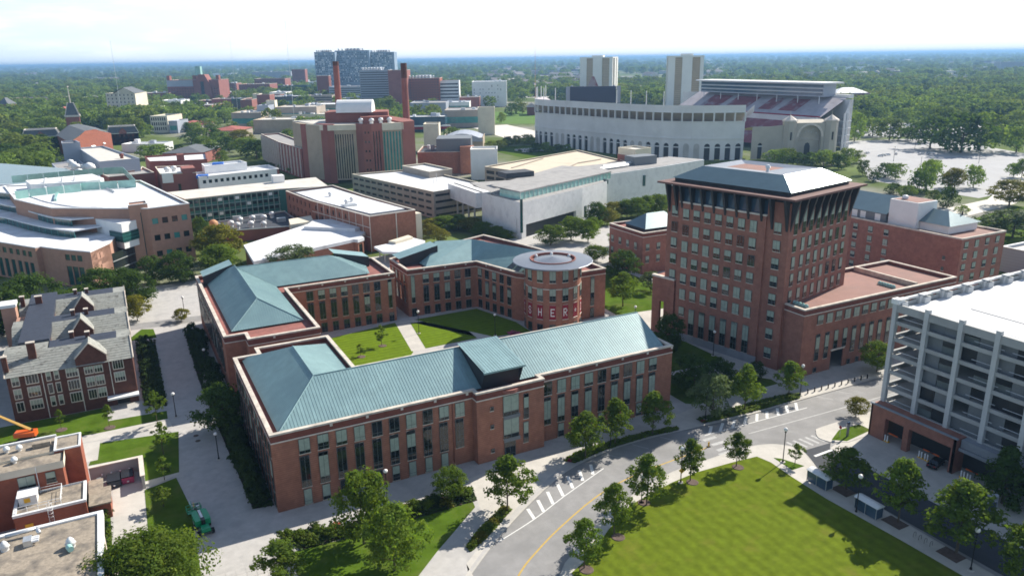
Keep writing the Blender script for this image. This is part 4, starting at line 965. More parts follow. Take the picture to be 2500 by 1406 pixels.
t = thing('flat_roof_block', 'brick block with a wide tan gravel roof and ducted vents in the near corner', 'building', (-10,124,0))
H2 = 10; w = MB(); w.box(-60,-9.8,60,124.6,0,H2-.8); w.build('wall', 'brick_red', t)
for k in range(6): MB().box(-9.8,-9.55,121-k*5,122.4-k*5,0,H2-.9).build('pilaster', 'limestone', t)
MB().prism([(-60,60),(-9.6,60),(-9.6,124.8),(-60,124.8)], H2-.8, H2).build('roof', 'roof_gravel', t)
q = MB(); q.box(-60,-9.3,124.3,125.0,H2-.9,H2+.3); q.box(-10.1,-9.3,60,124.3,H2-.9,H2+.3); q.build('coping', 'white_metal', t)
v = MB(); v.lathe((-22.2,120.6), [(.55,H2),(.55,H2+.55),(.75,H2+.6),(.48,H2+.95),(.52,H2+1.1),(.2,H2+1.5),(0,H2+1.6)], 10); v.build('roof_vent', 'white_metal', t, smooth=True)
v = MB(); v.lathe((-13.6,116.8), [(.6,H2),(.6,H2+.6),(.8,H2+.65),(.55,H2+1.0),(.55,H2+1.2),(.2,H2+1.6),(0,H2+1.7)], 10); v.build('roof_vent', 'white_metal', t, smooth=True)
v = MB(); v.bar((-13.8,116.0,H2+.6),(-13.5,115.1,H2+.6),.45,n=10); v.build('vent_hood', 'screen_glass', t)
v = MB(); v.bar((-22.3,123.2,H2+.7),(-18.2,123.2,H2+.85),.3,n=10); v.bar((-18.2,123.2,H2+.85),(-17.8,121.8,H2+.8),.3,n=10); v.build('duct', 'galv', t, smooth=True)
v = MB(); v.box(-19.8,-18.7,119.8,121.4,H2,H2+1.0); v.build('rooftop_unit', 'galv', t)
for y in (120.1,120.7,121.2): MB().bar((-18.7,y,H2+.6),(-17.8,y,H2+.6),.22,n=8).build('fan_cowl', 'white_metal', t)

t = thing('bin_yard_wall', 'pale grey wall screening the waste bins beside the red block', 'wall', (-4,156,0))
q = MB(); q.box(-12.7,-3.3,156.0,156.5,0,2.8); q.box(-3.8,-3.3,148,156,0,2.8); q.build('wall', 'concrete_wall', t)
q = MB(); q.box(-12.7,-3.1,155.85,156.65,2.8,3.05); q.box(-3.95,-3.1,147.8,155.85,2.8,3.05); q.build('coping', 'limestone', t)
# ------------------------------------------------------------------ middle distance
FARW = {}
def wall_far(mb, A, B, z0, z1, ops, parent, glass='glass_dark', deep=.35):
    """like wall(), with one plain recessed window object per opening"""
    wall(mb, A, B, z0, z1, [(*o[:4],'void') for o in ops], parent, deep=deep)
    L = math.hypot(B[0]-A[0], B[1]-A[1]); ux, uy = (B[0]-A[0])/L, (B[1]-A[1])/L; a = math.atan2(uy, ux)
    for o in ops:
        g = o[4] if len(o) > 4 else glass
        k = (round(o[1],2), round(o[3]-o[2],2), g)
        if k not in FARW: FARW[k] = MB().box(0,k[0],deep-.08,deep-.02,0,k[1]).mesh('window', g)
        inst('window', FARW[k], parent, (A[0]+ux*o[0], A[1]+uy*o[0], o[2]), a)
def grid(s0, n, pitch, w, tops, h, g=None): return [(s0+i*pitch, w, z-h, z) + ((g,) if g else ()) for z in tops for i in range(n)]
def block(name, label, cat, foot, h, wm='brick_far', rm='roof_white', cop='limestone', ops={}, par=.8, group=None, parent=None, z0=0, glass='glass_dark'):
    """flat-roofed building: walls (with window openings per side), sunk roof and coping"""
    t = parent or thing(name, label, cat, (foot[0][0],foot[0][1],z0), group)
    w = MB(); n = len(foot)
    for i in range(n): wall_far(w, foot[i], foot[(i+1)%n], z0, h, ops.get(i, []), t, glass)
    w.build('wall', wm, t)
    q = MB(); q.flat(inset(foot,.4), h-par); q.build('roof', rm, t)
    q = MB(); ring(q, inset(foot,-.12), inset(foot,.5), h+.002, h+.35); 
    for i in range(n): pass
    q.build('coping', cop, t)
    q = MB(); I = inset(foot,.5)
    for i in range(n): j = (i+1)%n; q.face([(*I[j],h-par),(*I[i],h-par),(*I[i],h),(*I[j],h)])
    q.build('parapet', wm, t)
    return t
def vents(t, pts, z, s=1.0, m='white_metal'):
    for x, y in pts:
        v = MB(); v.lathe((x,y), [(.5*s,z),(.5*s,z+.8*s),(.75*s,z+.85*s),(.6*s,z+1.4*s),(0,z+1.6*s)], 8); v.build('roof_vent', m, t, smooth=True)

# science building: pink-brown blocks, a fan of white terraces with green glass bands
t = thing('science_building', 'pinkish brick science building with stepped curved white roofs and green glass bands', 'building', (24.8,332.7,0))
FB = [(9.6,329.4),(25.2,332.9),(11.0,414),(-47,432),(-39,384.5),(-24,352),(-5,339)]
w = MB()
ops = [(1.1+3.75*k,2.25,z-2.3,z,'glass_teal' if (k+j) % 3 == 0 else 'glass_dark') for j, z in enumerate((19.6,12.9,6.4)) for k in range(4)]
wall_far(w, FB[0], FB[1], 0, 23.6, ops, t)
for i in range(1, 7): wall_far(w, FB[i], FB[(i+1)%7], 0, 23.6, [], t)
w.build('wall', 'brick_pink', t)
MB().flat(inset(FB,.4), 23.0).build('roof', 'roof_white', t)
q = MB(); ring(q, inset(FB,-.12), inset(FB,.5), 23.6, 24.0); q.build('coping', 'white_panel', t)
w = MB(); wall_far(w, (3.0,337), (3.0,330), 0, 25.4, [], t); wall_far(w, (3.0,330), (9.9,331.2), 0, 25.4, [(3.9,1.2,2.0,22.2,'glass_green')], t)
wall_far(w, (9.9,331.2), (9.9,338.5), 0, 25.4, [], t); wall_far(w, (9.9,338.5), (3,337), 0, 25.4, [], t); w.flat([(3.2,330.3),(9.7,331.4),(9.7,338.2),(3.2,336.8)], 25.1); w.build('stair_tower', 'brick_pink', t)
q = MB(); ring(q, [(2.9,329.9),(10,331.1),(10,338.6),(2.9,337.1)], [(3.4,330.5),(9.5,331.6),(9.5,338),(3.4,336.6)], 25.4, 25.7); q.build('coping', 'white_panel', t)
# curved terraces
C1 = smooth([(-70,392),(-57,362),(-42.4,343),(-29.7,324.5)],6); C1b = smooth([(-28.1,325.7),(-22,317.8),(-11.6,306.4)],6)
A_ = smooth([(-75,420),(-58,402),(-46.2,385.8),(-42.1,379),(-34.1,362),(-25.1,345.5),(-16.8,334.4)],4)
B_ = smooth([(-75,440),(-55,416),(-39.3,388),(-31.7,369),(-24.8,353.5),(-17.5,343)],4)
C_ = smooth([(-60,430),(-45,412),(-34.4,394.8),(-27.5,376),(-20.5,361.5),(-14.1,352)],4)
low = C1 + C1b + [(-5.2,318.6),(-1,340),(-10,352),(-40,440),(-90,440)]
w = MB()
for i in range(len(low)-5):
    a, b = low[i], low[i+1]; L = math.hypot(a[0]-b[0], a[1]-b[1])
    o = []
    if L > 2.6: o = [(L/2-1.2,2.4,10,12.2,'glass_green'),(L/2-1.3,2.6,.5,7.8,'glass_green')]
    wall_far(w, a, b, 0, 13.7, o, t)
wall_far(w, (-11.6,306.4), (-5.2,318.6), 0, 13.7, [(4+0*k,2.2,z-2.2,z) for k, z in enumerate((12.4,9,5.4))], t); wall_far(w, (-5.2,318.6), (-1,340), 0, 13.7, [], t)
w.build('terrace_wall', 'brick_pink', t)
q = MB(); q.prism(low, 13.7, 14.1); q.build('terrace_roof', 'roof_white', t)
def band(path, back, z0, z1, name):
    q = MB()
    for i in range(len(path)-1):
        a, b = path[i], path[i+1]; q.face([(*a,z0),(*b,z0),(*b,z1-.5),(*a,z1-.5)])
    q.build('glass_band', 'glass_green', t)
    fin = MB()
    for i in range(len(path)): fin.bar((*path[i],z0),(*path[i],z1-.5),.1,n=4)
    fin.build('mullion', 'glass_teal', t, stuff=True)
    out = [(p[0]-.35, p[1]-.45) for p in path]
    MB().prism(out + back, z1-.5, z1, bottom=True).build('terrace_roof', 'roof_white', t)
band(A_, [(-5,339),(-8,352),(-40,440),(-75,445)], 14.1, 17.2, 'a'); band(B_, [(-6,342),(-8,352),(-40,440),(-75,445)], 17.2, 20.2, 'b'); band(C_, [(-6,345),(-9,352),(-38,440)], 20.2, 23.4, 'c')
# white metal-clad box hanging over the entrance
bx = [(-17.6,358.5),(-.4,324.5),(5.0,330),(5.0,344),(-6,366)]
w = MB(); w.prism(bx, 9.8, 19.6, top=True, bottom=True); w.build('white_box', 'white_panel', t)
q = MB(); q.prism([(-4.9,331.9),(-.55,324.1),(5.4,329.8),(5.3,334)], 12.4, 16.2, bottom=True); q.build('box_window', 'glass_green', t)
for z in (13.6,14.9): MB().prism([(-4.95,331.8),(-.56,324.0),(5.45,329.7),(5.35,334)], z, z+.12, bottom=True).build('transom', 'glass_teal', t)
q = MB(); q.face([(-5.2,318.6,0),(3.0,330,0),(3.0,330,9.8),(-5.2,318.6,9.8)]); q.build('entrance_glass', 'glass_dark', t)
for z in (3.2,6.6): MB().bar((-5.2,318.5,z),(3,329.9,z),.22,n=4).build('transom', 'frame_grey', t)
# green glass screen round the rooftop plant
sp = [(-39,389),(-34,391.5),(-14.2,397.5),(-14,400),(8.4,397),(4.5,452),(-5,454),(-45,446)]
for i in range(len(sp)-1):
    a, b = sp[i], sp[i+1]; n_ = max(1, int(math.hypot(a[0]-b[0],a[1]-b[1])/6))
    for k in range(n_):
        p = (a[0]+(b[0]-a[0])*k/n_, a[1]+(b[1]-a[1])*k/n_); r_ = (a[0]+(b[0]-a[0])*(k+.97)/n_, a[1]+(b[1]-a[1])*(k+.97)/n_)
        q = MB(); q.face([(*p,23.1),(*r_,23.1),(*r_,26.6),(*p,26.6)]); q.face([(*p,26.6),(*r_,26.6),(r_[0]+.1,r_[1]+.15,26.6),(p[0]+.1,p[1]+.15,26.6)]); q.build('screen_panel', 'screen_glass', t)
q = MB(); q.prism([(-37,421),(-34,405),(-12,402),(-6,404),(-4.6,408),(-9.5,428)], 23.1, 27, bottom=False); q.build('plant_room', 'white_panel', t)
for x, y in ((-29,401),(-22,400),(-17,400.5)): MB().bar((x,y,23.1),(x+1,y+8,28.3),1.1,.9,8).build('exhaust_stack', 'white_metal', t, smooth=True)
for k in range(5): MB().bar((-2-.6*k, 384+3*k, 23.2),(-1-.6*k,384+3*k,23.9),.5,n=6).build('roof_vent', 'galv', t)
MB().box(-24,-23,372,392,22.9,24.4).build('roof_step', 'screen_glass', t)

t = thing('glass_atrium', 'long dark green glass hall with a slanting white roof edge', 'building', (-62,580,0))
q = MB(); q.face([(-80,480,0),(-40,470,0),(-40,470,18),(-80,480,20)]); q.face([(-40,470,0),(-14,500,0),(-14,500,17),(-40,470,18)]); q.face([(-80,480,20),(-40,470,18),(-14,500,17),(-26,545,17.5),(-80,600,20)]); q.build('glass_front', 'glass_green', t)
for k in range(14): MB().bar((-80+3*k,480-.75*k,0),(-80+3*k,480-.75*k,20-.15*k),.14,n=4).build('mullion', 'glass_teal', t)
q = MB(); q.bar((-80,481,20.2),(-40,471,18.2),.7,n=6); q.build('roof_edge', 'white_panel', t); MB().bar((-40,471,18.2),(-14,501,17.2),.7,n=6).build('roof_edge', 'white_panel', t)
block('grey_box_building', 'small grey metal building at the far end of the green glass hall', 'building', [(-90,415),(-49.5,418),(-52,446),(-90,450)], 16, 'metal_grey', 'roof_grey', 'white_panel', {0:grid(28,3,4,2.4,(11,),1.4)})

t = block('laboratory', 'blue-grey metal-clad laboratory with a wide pale roof and a taller end box', 'building', [(-7,535),(15.6,540),(-4,640),(-20,636)], 21, 'metal_grey', 'roof_pale', 'metal_grey')
block('', '', '', [(-29,621),(-18,622),(-21,641),(-30,640)], 26, 'metal_grey', 'roof_grey', 'metal_grey', parent=t)
block('', '', '', [(-3,515),(22,520.5),(17,556),(14.9,540.5),(-7.2,534.6)], 14, 'brick_far', 'roof_grey', 'limestone', parent=t)
q = MB()
block('', '', '', [(-24,505),(-7.4,512),(-20,610),(-36,600)], 15, 'metal_grey', 'roof_grey', 'metal_grey', parent=t)
vents(t, [(-18,520),(-15,540),(-20,548),(-22,560),(-24,575)], 15, 3); vents(t, [(-12,528),(-13,535)], 15, 4, 'white_metal'); vents(t, [(6,556)], 20.2, 2, 'brick_dark')
for x, y in ((-14,530),(-19,565),(-23,585),(-10,522)): MB().box(x-2,x+2,y-2,y+2,14.3,17).build('rooftop_unit', 'galv', t)

t = block('brick_lab_wing', 'red brick block with white roofs behind the white-wrapped building works', 'building', [(21.5,555),(41,548),(56,545),(60,589),(20.5,589)], 17, 'brick_far', 'roof_white', 'brick_dark')
MB().box(38.2,42.5,549,555,10,21).build('stair_tower', 'brick_far', t)
t = block('brick_extension', 'red brick stair block with a bright white roof beside the white-wrapped storeys', 'building', [(24.5,500),(44,497),(44,535),(24,541)], 15, 'brick_far', 'roof_white', 'cream', {0:[(8.8,1.6,0,9)]})
MB().box(36.5,43.8,497.2,512,15,18).build('stair_tower', 'brick_far', t); MB().box(25,36,499,503,10,15.8).build('balcony', 'white_panel', t)
vents(t, [(29,512),(33,515)], 14.2, 2.5)
t = block('wrapped_building', 'building under works with white-wrapped walls and a white roof with blue tarpaulins', 'building', [(44.2,489),(93,499.5),(91,524),(44.2,512)], 13.2, 'white_panel', 'roof_white', 'white_panel', {0:grid(2.2,12,3.5,1.9,(11.2,),2.0,'glass_dark')})
MB().box(82,93.1,499.2,501,0,13.1).build('brick_end', 'brick_far', t)
block('', '', '', [(50,508),(76,513),(74,526),(50,522)], 17, 'white_panel', 'roof_white', 'white_panel', parent=t)
for x, y, z in ((45.5,493,13.3),(58,518,17.1)):
    q = MB(); q.prism([(x-2.5,y-2),(x+4,y-3),(x+5,y+2),(x-1,y+3)], z-1, z+.7); q.build('tarpaulin', 'blue_tarp', t)

# long teal curtain-walled wing and the brick bar with the courtyard between
t = thing('teal_wing', 'long low wing with teal panels and ribbon windows under a pale flat roof', 'building', (29,405,0))
F = [(29,400.5),(75,407),(99,402),(101,437),(23,427)]
w = MB(); w.face([(29,400.7,0),(75,407.2,0),(75,407.2,14.6),(29,400.7,14.6)]); w.prism([(75,407.1),(99,402),(101,437),(23,427),(28.9,400.8)],0,14.6,top=False); w.build('wall', 'teal_panel', t)
q = MB(); q.prism(inset(F,-.3), 14.6, 15.1, bottom=True); q.build('roof', 'roof_pale', t)
a = math.atan2(6.5, 46); wm_ = MB().box(0,1.9,-.14,.02,0,1.5).mesh('window', 'glass_dark'); pm_ = MB().box(0,1.9,-.16,0,0,1.5).mesh('panel', 'white_panel')
for z in (12.2,8.7,5.2,1.7):
    for k in range(16):
        x = 30+k*2.8; y = 400.7+(x-29)*6.5/46
        if rng.random() < .08: inst('panel', pm_, t, (x,y,z), a)
        else: inst('window', wm_, t, (x,y,z), a)
for k in range(17): x = 29.6+k*2.8; y = 400.55+(x-29)*6.5/46; MB().bar((x,y,0),(x,y,14.6),.11,n=4).build('mullion', 'galv', t)
for z in (14.2,10.7,7.2,3.7): MB().bar((29,400.5,z),(75,407,z),.1,n=4).build('transom', 'galv', t)
MB().box(76,82,427,433,15.1,19).build('lift_housing', 'white_panel', t)
t = block('brick_office_bar', 'three-storey brick bar with pale cross bands and a bright white roof', 'building', [(92.6,309),(114.4,312.5),(106.5,360),(101.5,401),(76,396),(80.5,360)], 15.2, 'brick', 'roof_dark', 'limestone', {5:grid(3,6,5.6,1.5,(13.6,9.4,5.2),2.2), 4:grid(4,6,5.6,1.5,(13.6,9.4,5.2),2.2)}, par=.5)
MB().prism([(95.5,317),(112,319.5),(104.5,360),(99.5,396),(80,391),(84,360)], 14.65, 15.0).build('white_membrane', 'roof_white', t)
for s in range(9):
    x, y = 92.6-12.1*(s/9), 309+51*(s/9); MB().box(x-.14,x+.1,y-.1,y+.2,0,15.1).build('pilaster', 'limestone', t)
for z in (10.5,6.3): MB().bar((92.5,309,z),(80.4,360,z),.16,n=4).build('band', 'limestone', t)
MB().box(104.7,105.1,310.7,310.95,0,15.1).build('pilaster', 'limestone', t); MB().prism([(114.6,313),(117.5,313.4),(116.8,318),(113.9,317.6)],0,13.5).build('stair_tower', 'cream', t)
vents(t, [(93,345),(97,350),(92,370)], 14.8, 1.5); MB().box(90,96,338,342,14.9,15.7).build('rooftop_unit', 'galv', t)
t = block('court_roofs', 'low dark flat roofs with vents and skylights in the yard before the teal wing', 'building', [(42.5,361),(75,355),(74.5,396),(40,386)], 5, 'brick_far', 'roof_dark', 'galv', par=.3)
vents(t, [(45,372),(50,378),(56,380),(47,366),(53,366),(58,362),(61,378),(66,384)], 4.7, 2); MB().lathe((38.2,381), [(2.4,0),(2.4,4.6),(2.0,6.2),(1.1,7.1),(0,7.4)], 16).build('dome', 'terracotta_dome', t, smooth=True)
for x, y in ((60,386),(50,388),(68,372)): MB().box(x-2,x+2,y-1.2,y+1.2,4.7,6.6).build('rooftop_unit', 'galv', t)
t = thing('auditorium', 'fan-shaped auditorium with a smooth white roof and brick walls', 'building', (84,302,0))
fan = [(41.3,286.7),(83.5,303.5),(84.8,301.8),(87.8,304),(87.5,309.6),(96,318),(89,342),(76,345),(42.4,315.7)]
w = MB()
for i in range(len(fan)): wall_far(w, fan[i], fan[(i+1)%len(fan)], 0, 6.6, [(.6,2.4,1.2,5.6,'glass_dark')] if i == 2 else [], t)
w.build('wall', 'brick', t); MB().prism(inset(fan,-.4), 6.6, 7.9, bottom=True).build('roof', 'roof_white', t)
MB().prism([(70,332),(88,316),(95,320),(89,341),(77,344)], 7.9, 9.4).build('upper_roof', 'roof_white', t); MB().bar((75,341),(82,305),.2) if False else None
MB().prism([(68,354),(79,357.5),(77,344),(66,341)], 0, 9).build('annex', 'cream', t)
t = thing('entrance_canopy', 'white flat canopy roof between the brick bar and the bent hall', 'canopy', (97,296,0))
MB().prism([(90.2,286.7),(97,282),(112,296),(109,306),(97.5,299.5),(90,297)], 4.3, 5.2, bottom=True).build('canopy_roof', 'roof_white', t)
MB().prism([(97,299),(108,305.5),(108.5,301),(99,296)], 5.2, 6.3).build('upper_roof', 'cream', t)
for x, y in ((91.5,288),(97,283.5),(110,296.5),(92,296)): MB().cyl((x,y),.25,.25,0,4.3,8).build('column', 'limestone', t)

# older tan garage, second garage deck
t = thing('tan_garage', 'older tan concrete garage with long dark openings and a white roof deck', 'parking garage', (142,361,0))
F = [(142.3,361),(176,369.5),(166,447),(125,446.5)]; w = MB()
for i in range(4):
    A, B = F[i], F[(i+1)%4]; L = math.hypot(A[0]-B[0],A[1]-B[1]); o = []
    for z in (11.8,8.4,5.0,1.6):
        if i == 0: o += [(1.2,L-2.4,z-.75,z+.55)]
        else: o += [(1.5+7.1*k,5.4,z-.75,z+.55) for k in range(int((L-2)/7.1))]
    wall_far(w, A, B, 0, 13.8, o, t, 'dark_slot', deep=.5)
w.build('wall', 'tan_precast', t); MB().flat(inset(F,.5), 13.0).build('roof_deck', 'deck_concrete', t)
q = MB(); ring(q, inset(F,-.1), inset(F,.45), 13.8, 14.0); q.build('coping', 'cream', t)
block('', '', '', [(160,411),(176,415),(172,448),(156,445)], 16.5, 'tan_precast', 'deck_concrete', 'cream', parent=t)
for x, y in ((150,380),(158,395),(165,380)): MB().cyl((x,y),.12,.12,13,18,6).build('light_pole', 'galv', t)
t = thing('deck_garage', 'second garage with a wide sun-bleached tan deck and dark side openings', 'parking garage', (224,382,0))
F = [(224,381.5),(296,397),(306,483),(209,440)]; w = MB()
for i in range(4):
    A, B = F[i], F[(i+1)%4]; L = math.hypot(A[0]-B[0],A[1]-B[1]); o = [(1.5+9.1*k,7.6,z-2.1,z) for z in (10.6,7,3.4) for k in range(int((L-3)/9.1))]
    wall_far(w, A, B, 0, 12.6, o, t, 'dark_slot', deep=.6)
w.build('wall', 'tan_precast', t); MB().flat(inset(F,.5), 11.9).build('roof_deck', 'deck_tan', t)
q = MB(); ring(q, inset(F,-.15), inset(F,.5), 12.6, 12.85); q.build('coping', 'cream', t)
for a, b in (((232,392),(268,424)),((268,424),(292,432)),((222,428),(262,458))): MB().bar((*a,12.4),(*b,12.4),.35,n=4).build('ramp_kerb', 'tan_precast', t)
block('garage_stair_hut', 'cream stair hut over a brick base on the second garage deck', 'building', [(300,405),(315,408),(313,424),(298,421)], 20.5, 'cream', 'roof_pale', 'cream')
MB().prism([(299.7,404.7),(315.3,407.8),(313.4,424.3),(297.7,421.3)], 0, 16.5).build('brick_base', 'brick_far', bpy.data.objects['garage_stair_hut'])

# white marble museum with the green clerestory
t = thing('museum', 'long white marble-clad museum with an overhanging end on thin columns and a green glass clerestory', 'museum', (158.7,297,0))
w = MB(); V = [(158.7,297),(203,316.3),(226,328.5)]
front = V + [(229,334),(231,340)]
wall_far(w, V[0], V[1], 0, 16.6, [(3.2,40,.05,6.2)], t, 'dark_slot', deep=1.5); wall_far(w, V[1], V[2], 0, 16.6, [(2,3,1,7.2)], t, 'glass_green', deep=.8)
w.face([(226,328.5,0),(229,333,0),(229,333,16.6),(226,328.5,16.6)]); w.face([(229,333,0),(231.5,342,0),(231.5,342,16.6),(229,333,16.6)])
wall_far(w, (155.2,331), (158.7,297), 0, 16.6, [(30,.5,2,9,'dark_slot')], t)
w.box(152.5,156.5,331.5,366,9.2,16.6); w.prism([(155.2,331),(160,331),(160,366),(155.2,366)], 9.2, 16.6, top=True, bottom=True)
w.build('marble_wall', 'marble', t)
MB().box(158.2,159.2,296.7,297.4,3,18.2).build('corner_slot', 'glass_green', t)
for v in (338,345,352,359,365): MB().cyl((154.5,v),.5,.5,0,9.2,8).build('column', 'concrete_wall', t)
MB().prism([(159.3,299),(202.5,318),(226,331),(231,342),(237,353),(165,366),(160,331)], 15.5, 16.0).build('roof', 'roof_grey', t)
cl = MB(); cl.prism([(163.5,307),(235,338.3),(230,350),(160.5,322)], 16, 19.2, top=False); cl.build('clerestory', 'screen_glass', t); MB().prism([(163.2,306.6),(235.4,338.2),(238,352),(225,372),(160,330)], 19.2, 19.8, bottom=True).build('upper_roof', 'roof_grey', t)
for k in range(24): MB().bar((163.5+71.5*k/23,306.9+31.3*k/23,16),(163.5+71.5*k/23,306.9+31.3*k/23,19.2),.13,n=4).build('mullion', 'galv', t)
q = MB(); q.prism([(231.5,342),(282,352),(320,362),(312,385),(232,378)], 0, 17.4); q.build('west_wing', 'marble', t); MB().prism([(232.5,343),(282,353),(319,363),(311,384),(233,377)], 17.4, 17.6).build('west_roof', 'roof_grey', t)
MB().box(226.5,232,336,341,13.6,15.6).build('window', 'glass_green', t); MB().box(264,265.5,347.9,348.8,8,14).build('window', 'glass_green', t)
MB().box(176,192,345,355,19.8,22.4).build('plant_room', 'roof_dark', t); MB().box(268,284,362,372,17.6,22.5).build('plant_room', 'spandrel', t)
for a, b in (((240,356),(262,360)),((246,362),(268,366))): MB().bar((*a,18.6),(*b,18.8),.9,n=4).build('duct', 'white_metal', t)

# big brick and tan laboratory block, red chimneys and barrel vault
t = thing('power_block', 'massive brick and tan-panel block with tall narrow windows behind the tan garage', 'building', (127.6,508,0))
HB = 38; F = [(127.6,508),(182,505),(188,560),(128,566)]
F = [(116,536),(127.8,507.5),(146.5,500.5),(155,492),(176,492),(186,500),(186,566),(116,566)]
w = MB(); wall_far(w, (116.4,534), (119.5,526.5), 0, HB, [], t); wall_far(w, (123.5,518), (127.8,507.5), 0, HB, [], t); w.build('corner_pier', 'brick_far', t)
w = MB(); w.face([(119.5,526.5,2),(123.5,518,2),(123.5,518,HB),(119.5,526.5,HB)]); w.prism([(118.8,527),(123.2,516),(128,510),(140,505),(140,560),(116.6,560)], 2, HB-.5); w.build('panel_wall', 'tan_panel', t)
for k in range(7): x, y = 119.6+k*.55, 526.2-k*1.25; MB().bar((x,y,3),(x,y,HB-4),.3,n=4).build('fin', 'cream', t)
w = MB(); wall_far(w, (127.8,507.5), (131.5,506.2), 0, HB, [], t); wall_far(w, (131.5,506.2), (145,501.2), 2, HB, [(.8+1.55*k,.75,3,HB-6) for k in range(8)], t); w.build('window_wall', 'tan_panel', t)
MB().prism([(123.3,518.2),(127.5,507.2),(131.5,505.7),(133,508),(126,520)], 0, HB+.6).build('corner_pier', 'brick_far', t)
q = MB(); q.prism([(119,527.5),(123.3,517),(128,506.8),(146,500.3),(147,503),(129,510),(121,528)], HB-3.4, HB+.2, bottom=True); q.build('frieze', 'cream', t)
w = MB(); wall_far(w, (145,501), (147,493), 0, HB+1, [], t); wall_far(w, (147,493), (152,489.5), 0, HB+1, [(1.2+2.2*j,1.1,z-1.3,z) for z in (34,28,22,16,10,4) for j in range(2)], t); wall_far(w, (152,489.5), (160,492), 0, HB+1, [(1+2.2*j,.9,3,HB-4) for j in range(3)], t); w.build('stair_drum', 'brick_far', t)
w = MB(); wall_far(w, (160,494), (174,493), 2, HB+.5, [(1.2+2.1*k,1.2,4,HB-5,'glass_teal') for k in range(6)], t); w.build('window_wall', 'tan_panel', t); MB().box(159.5,175,492.6,494.2,HB-4,HB+.6).build('frieze', 'cream', t)
MB().prism([(174,492.5),(184,496),(187,510),(186,566),(174,566)], 0, HB+1).build('wall', 'brick_far', t)
MB().prism([(127,512),(146,503),(153,491),(160,494),(174,494.5),(174,565),(118,565)], HB-1, HB).build('roof', 'roof_pale', t)
MB().prism([(132,527),(170,508),(178,530),(142,552)], HB, HB+7).build('penthouse', 'brick_far', t); MB().prism([(150,505),(168,500),(170,506),(152,514)], HB, HB+4.5).build('penthouse', 'brick_far', t)
vents(t, [(155,498),(162,500),(150,505),(168,500)], HB, 2.5)
v = MB(); n_ = 14; va = Vector((.889,-.459)); vc = Vector((152,522)); vn = Vector((.459,.889))
p = lambda s_, a_: (vc.x+va.x*s_+vn.x*7*math.cos(a_), vc.y+va.y*s_+vn.y*7*math.cos(a_), HB+6.8+8.2*math.sin(a_))
for k in range(n_):
    a0, a1 = math.pi*k/n_, math.pi*(k+1)/n_; v.face([p(-12,a0),p(12,a0),p(12,a1),p(-12,a1)])
v.face([p(-12,math.pi*k/n_) for k in range(n_+1)][::-1]); v.face([p(12,math.pi*k/n_) for k in range(n_+1)]); v.build('barrel_vault', 'white_panel', t)
t = block('brick_lab_slab', 'long brick slab of pale vertical strips running back from the massive tan block', 'building', [(112,590),(116.2,536.5),(128,536),(128,668),(113,668)], 21, 'brick_far', 'roof_grey', 'limestone')
for k in range(17): MB().box(112.2,113.0,540+k*7.5,542+k*7.5,1,20.5).build('strip', 'limestone', t) if False else MB().box(111.2+4.6*max(0,(590-540-k*7.5)/54),112.5+4.6*max(0,(590-540-k*7.5)/54),540+k*7.5,542+k*7.5,1,20.5).build('strip', 'limestone', t)
for (x, y, zt, lb, r0) in ((152.5,566,77.5,'tall red brick chimney standing before the blue checkered hospital',2.9),(206,572,75.5,'tall brick chimney with a darker top before the plain brick hospital tower',3.1)):
    t = thing('chimney', lb, 'chimney', (x,y,0), 'tall brick chimneys')
    c = MB(); c.cyl((x,y), r0, r0*.72, 0, zt, 14); c.build('shaft', 'brick_far', t); MB().cyl((x,y), r0*.72+.12, r0*.72+.12, zt-(2.5 if x < 200 else 22), zt+.4, 14).build('cap', 'brick_brown', t)

t = block('grey_shed', 'long pale grey shed past the hotel corner at the frame edge', 'building', [(286,118),(345,118),(345,160),(286,160)], 9, 'metal_grey', 'roof_pale', 'white_panel', {0:grid(4,8,6,3,(4,),1.6)})
# ------------------------------------------------------------------ stadium: curved pale wall, upper deck, north rotunda and the far stand
t = thing('stadium', 'great pale horseshoe stadium with arched openings, red seats and a domed entrance arch', 'stadium', (441,446,0))
arc = smooth([(392,682),(372,662),(359.8,642),(364,610),(369,575),(376,529),(383,500),(394,478),(412,461),(441,446)],5)
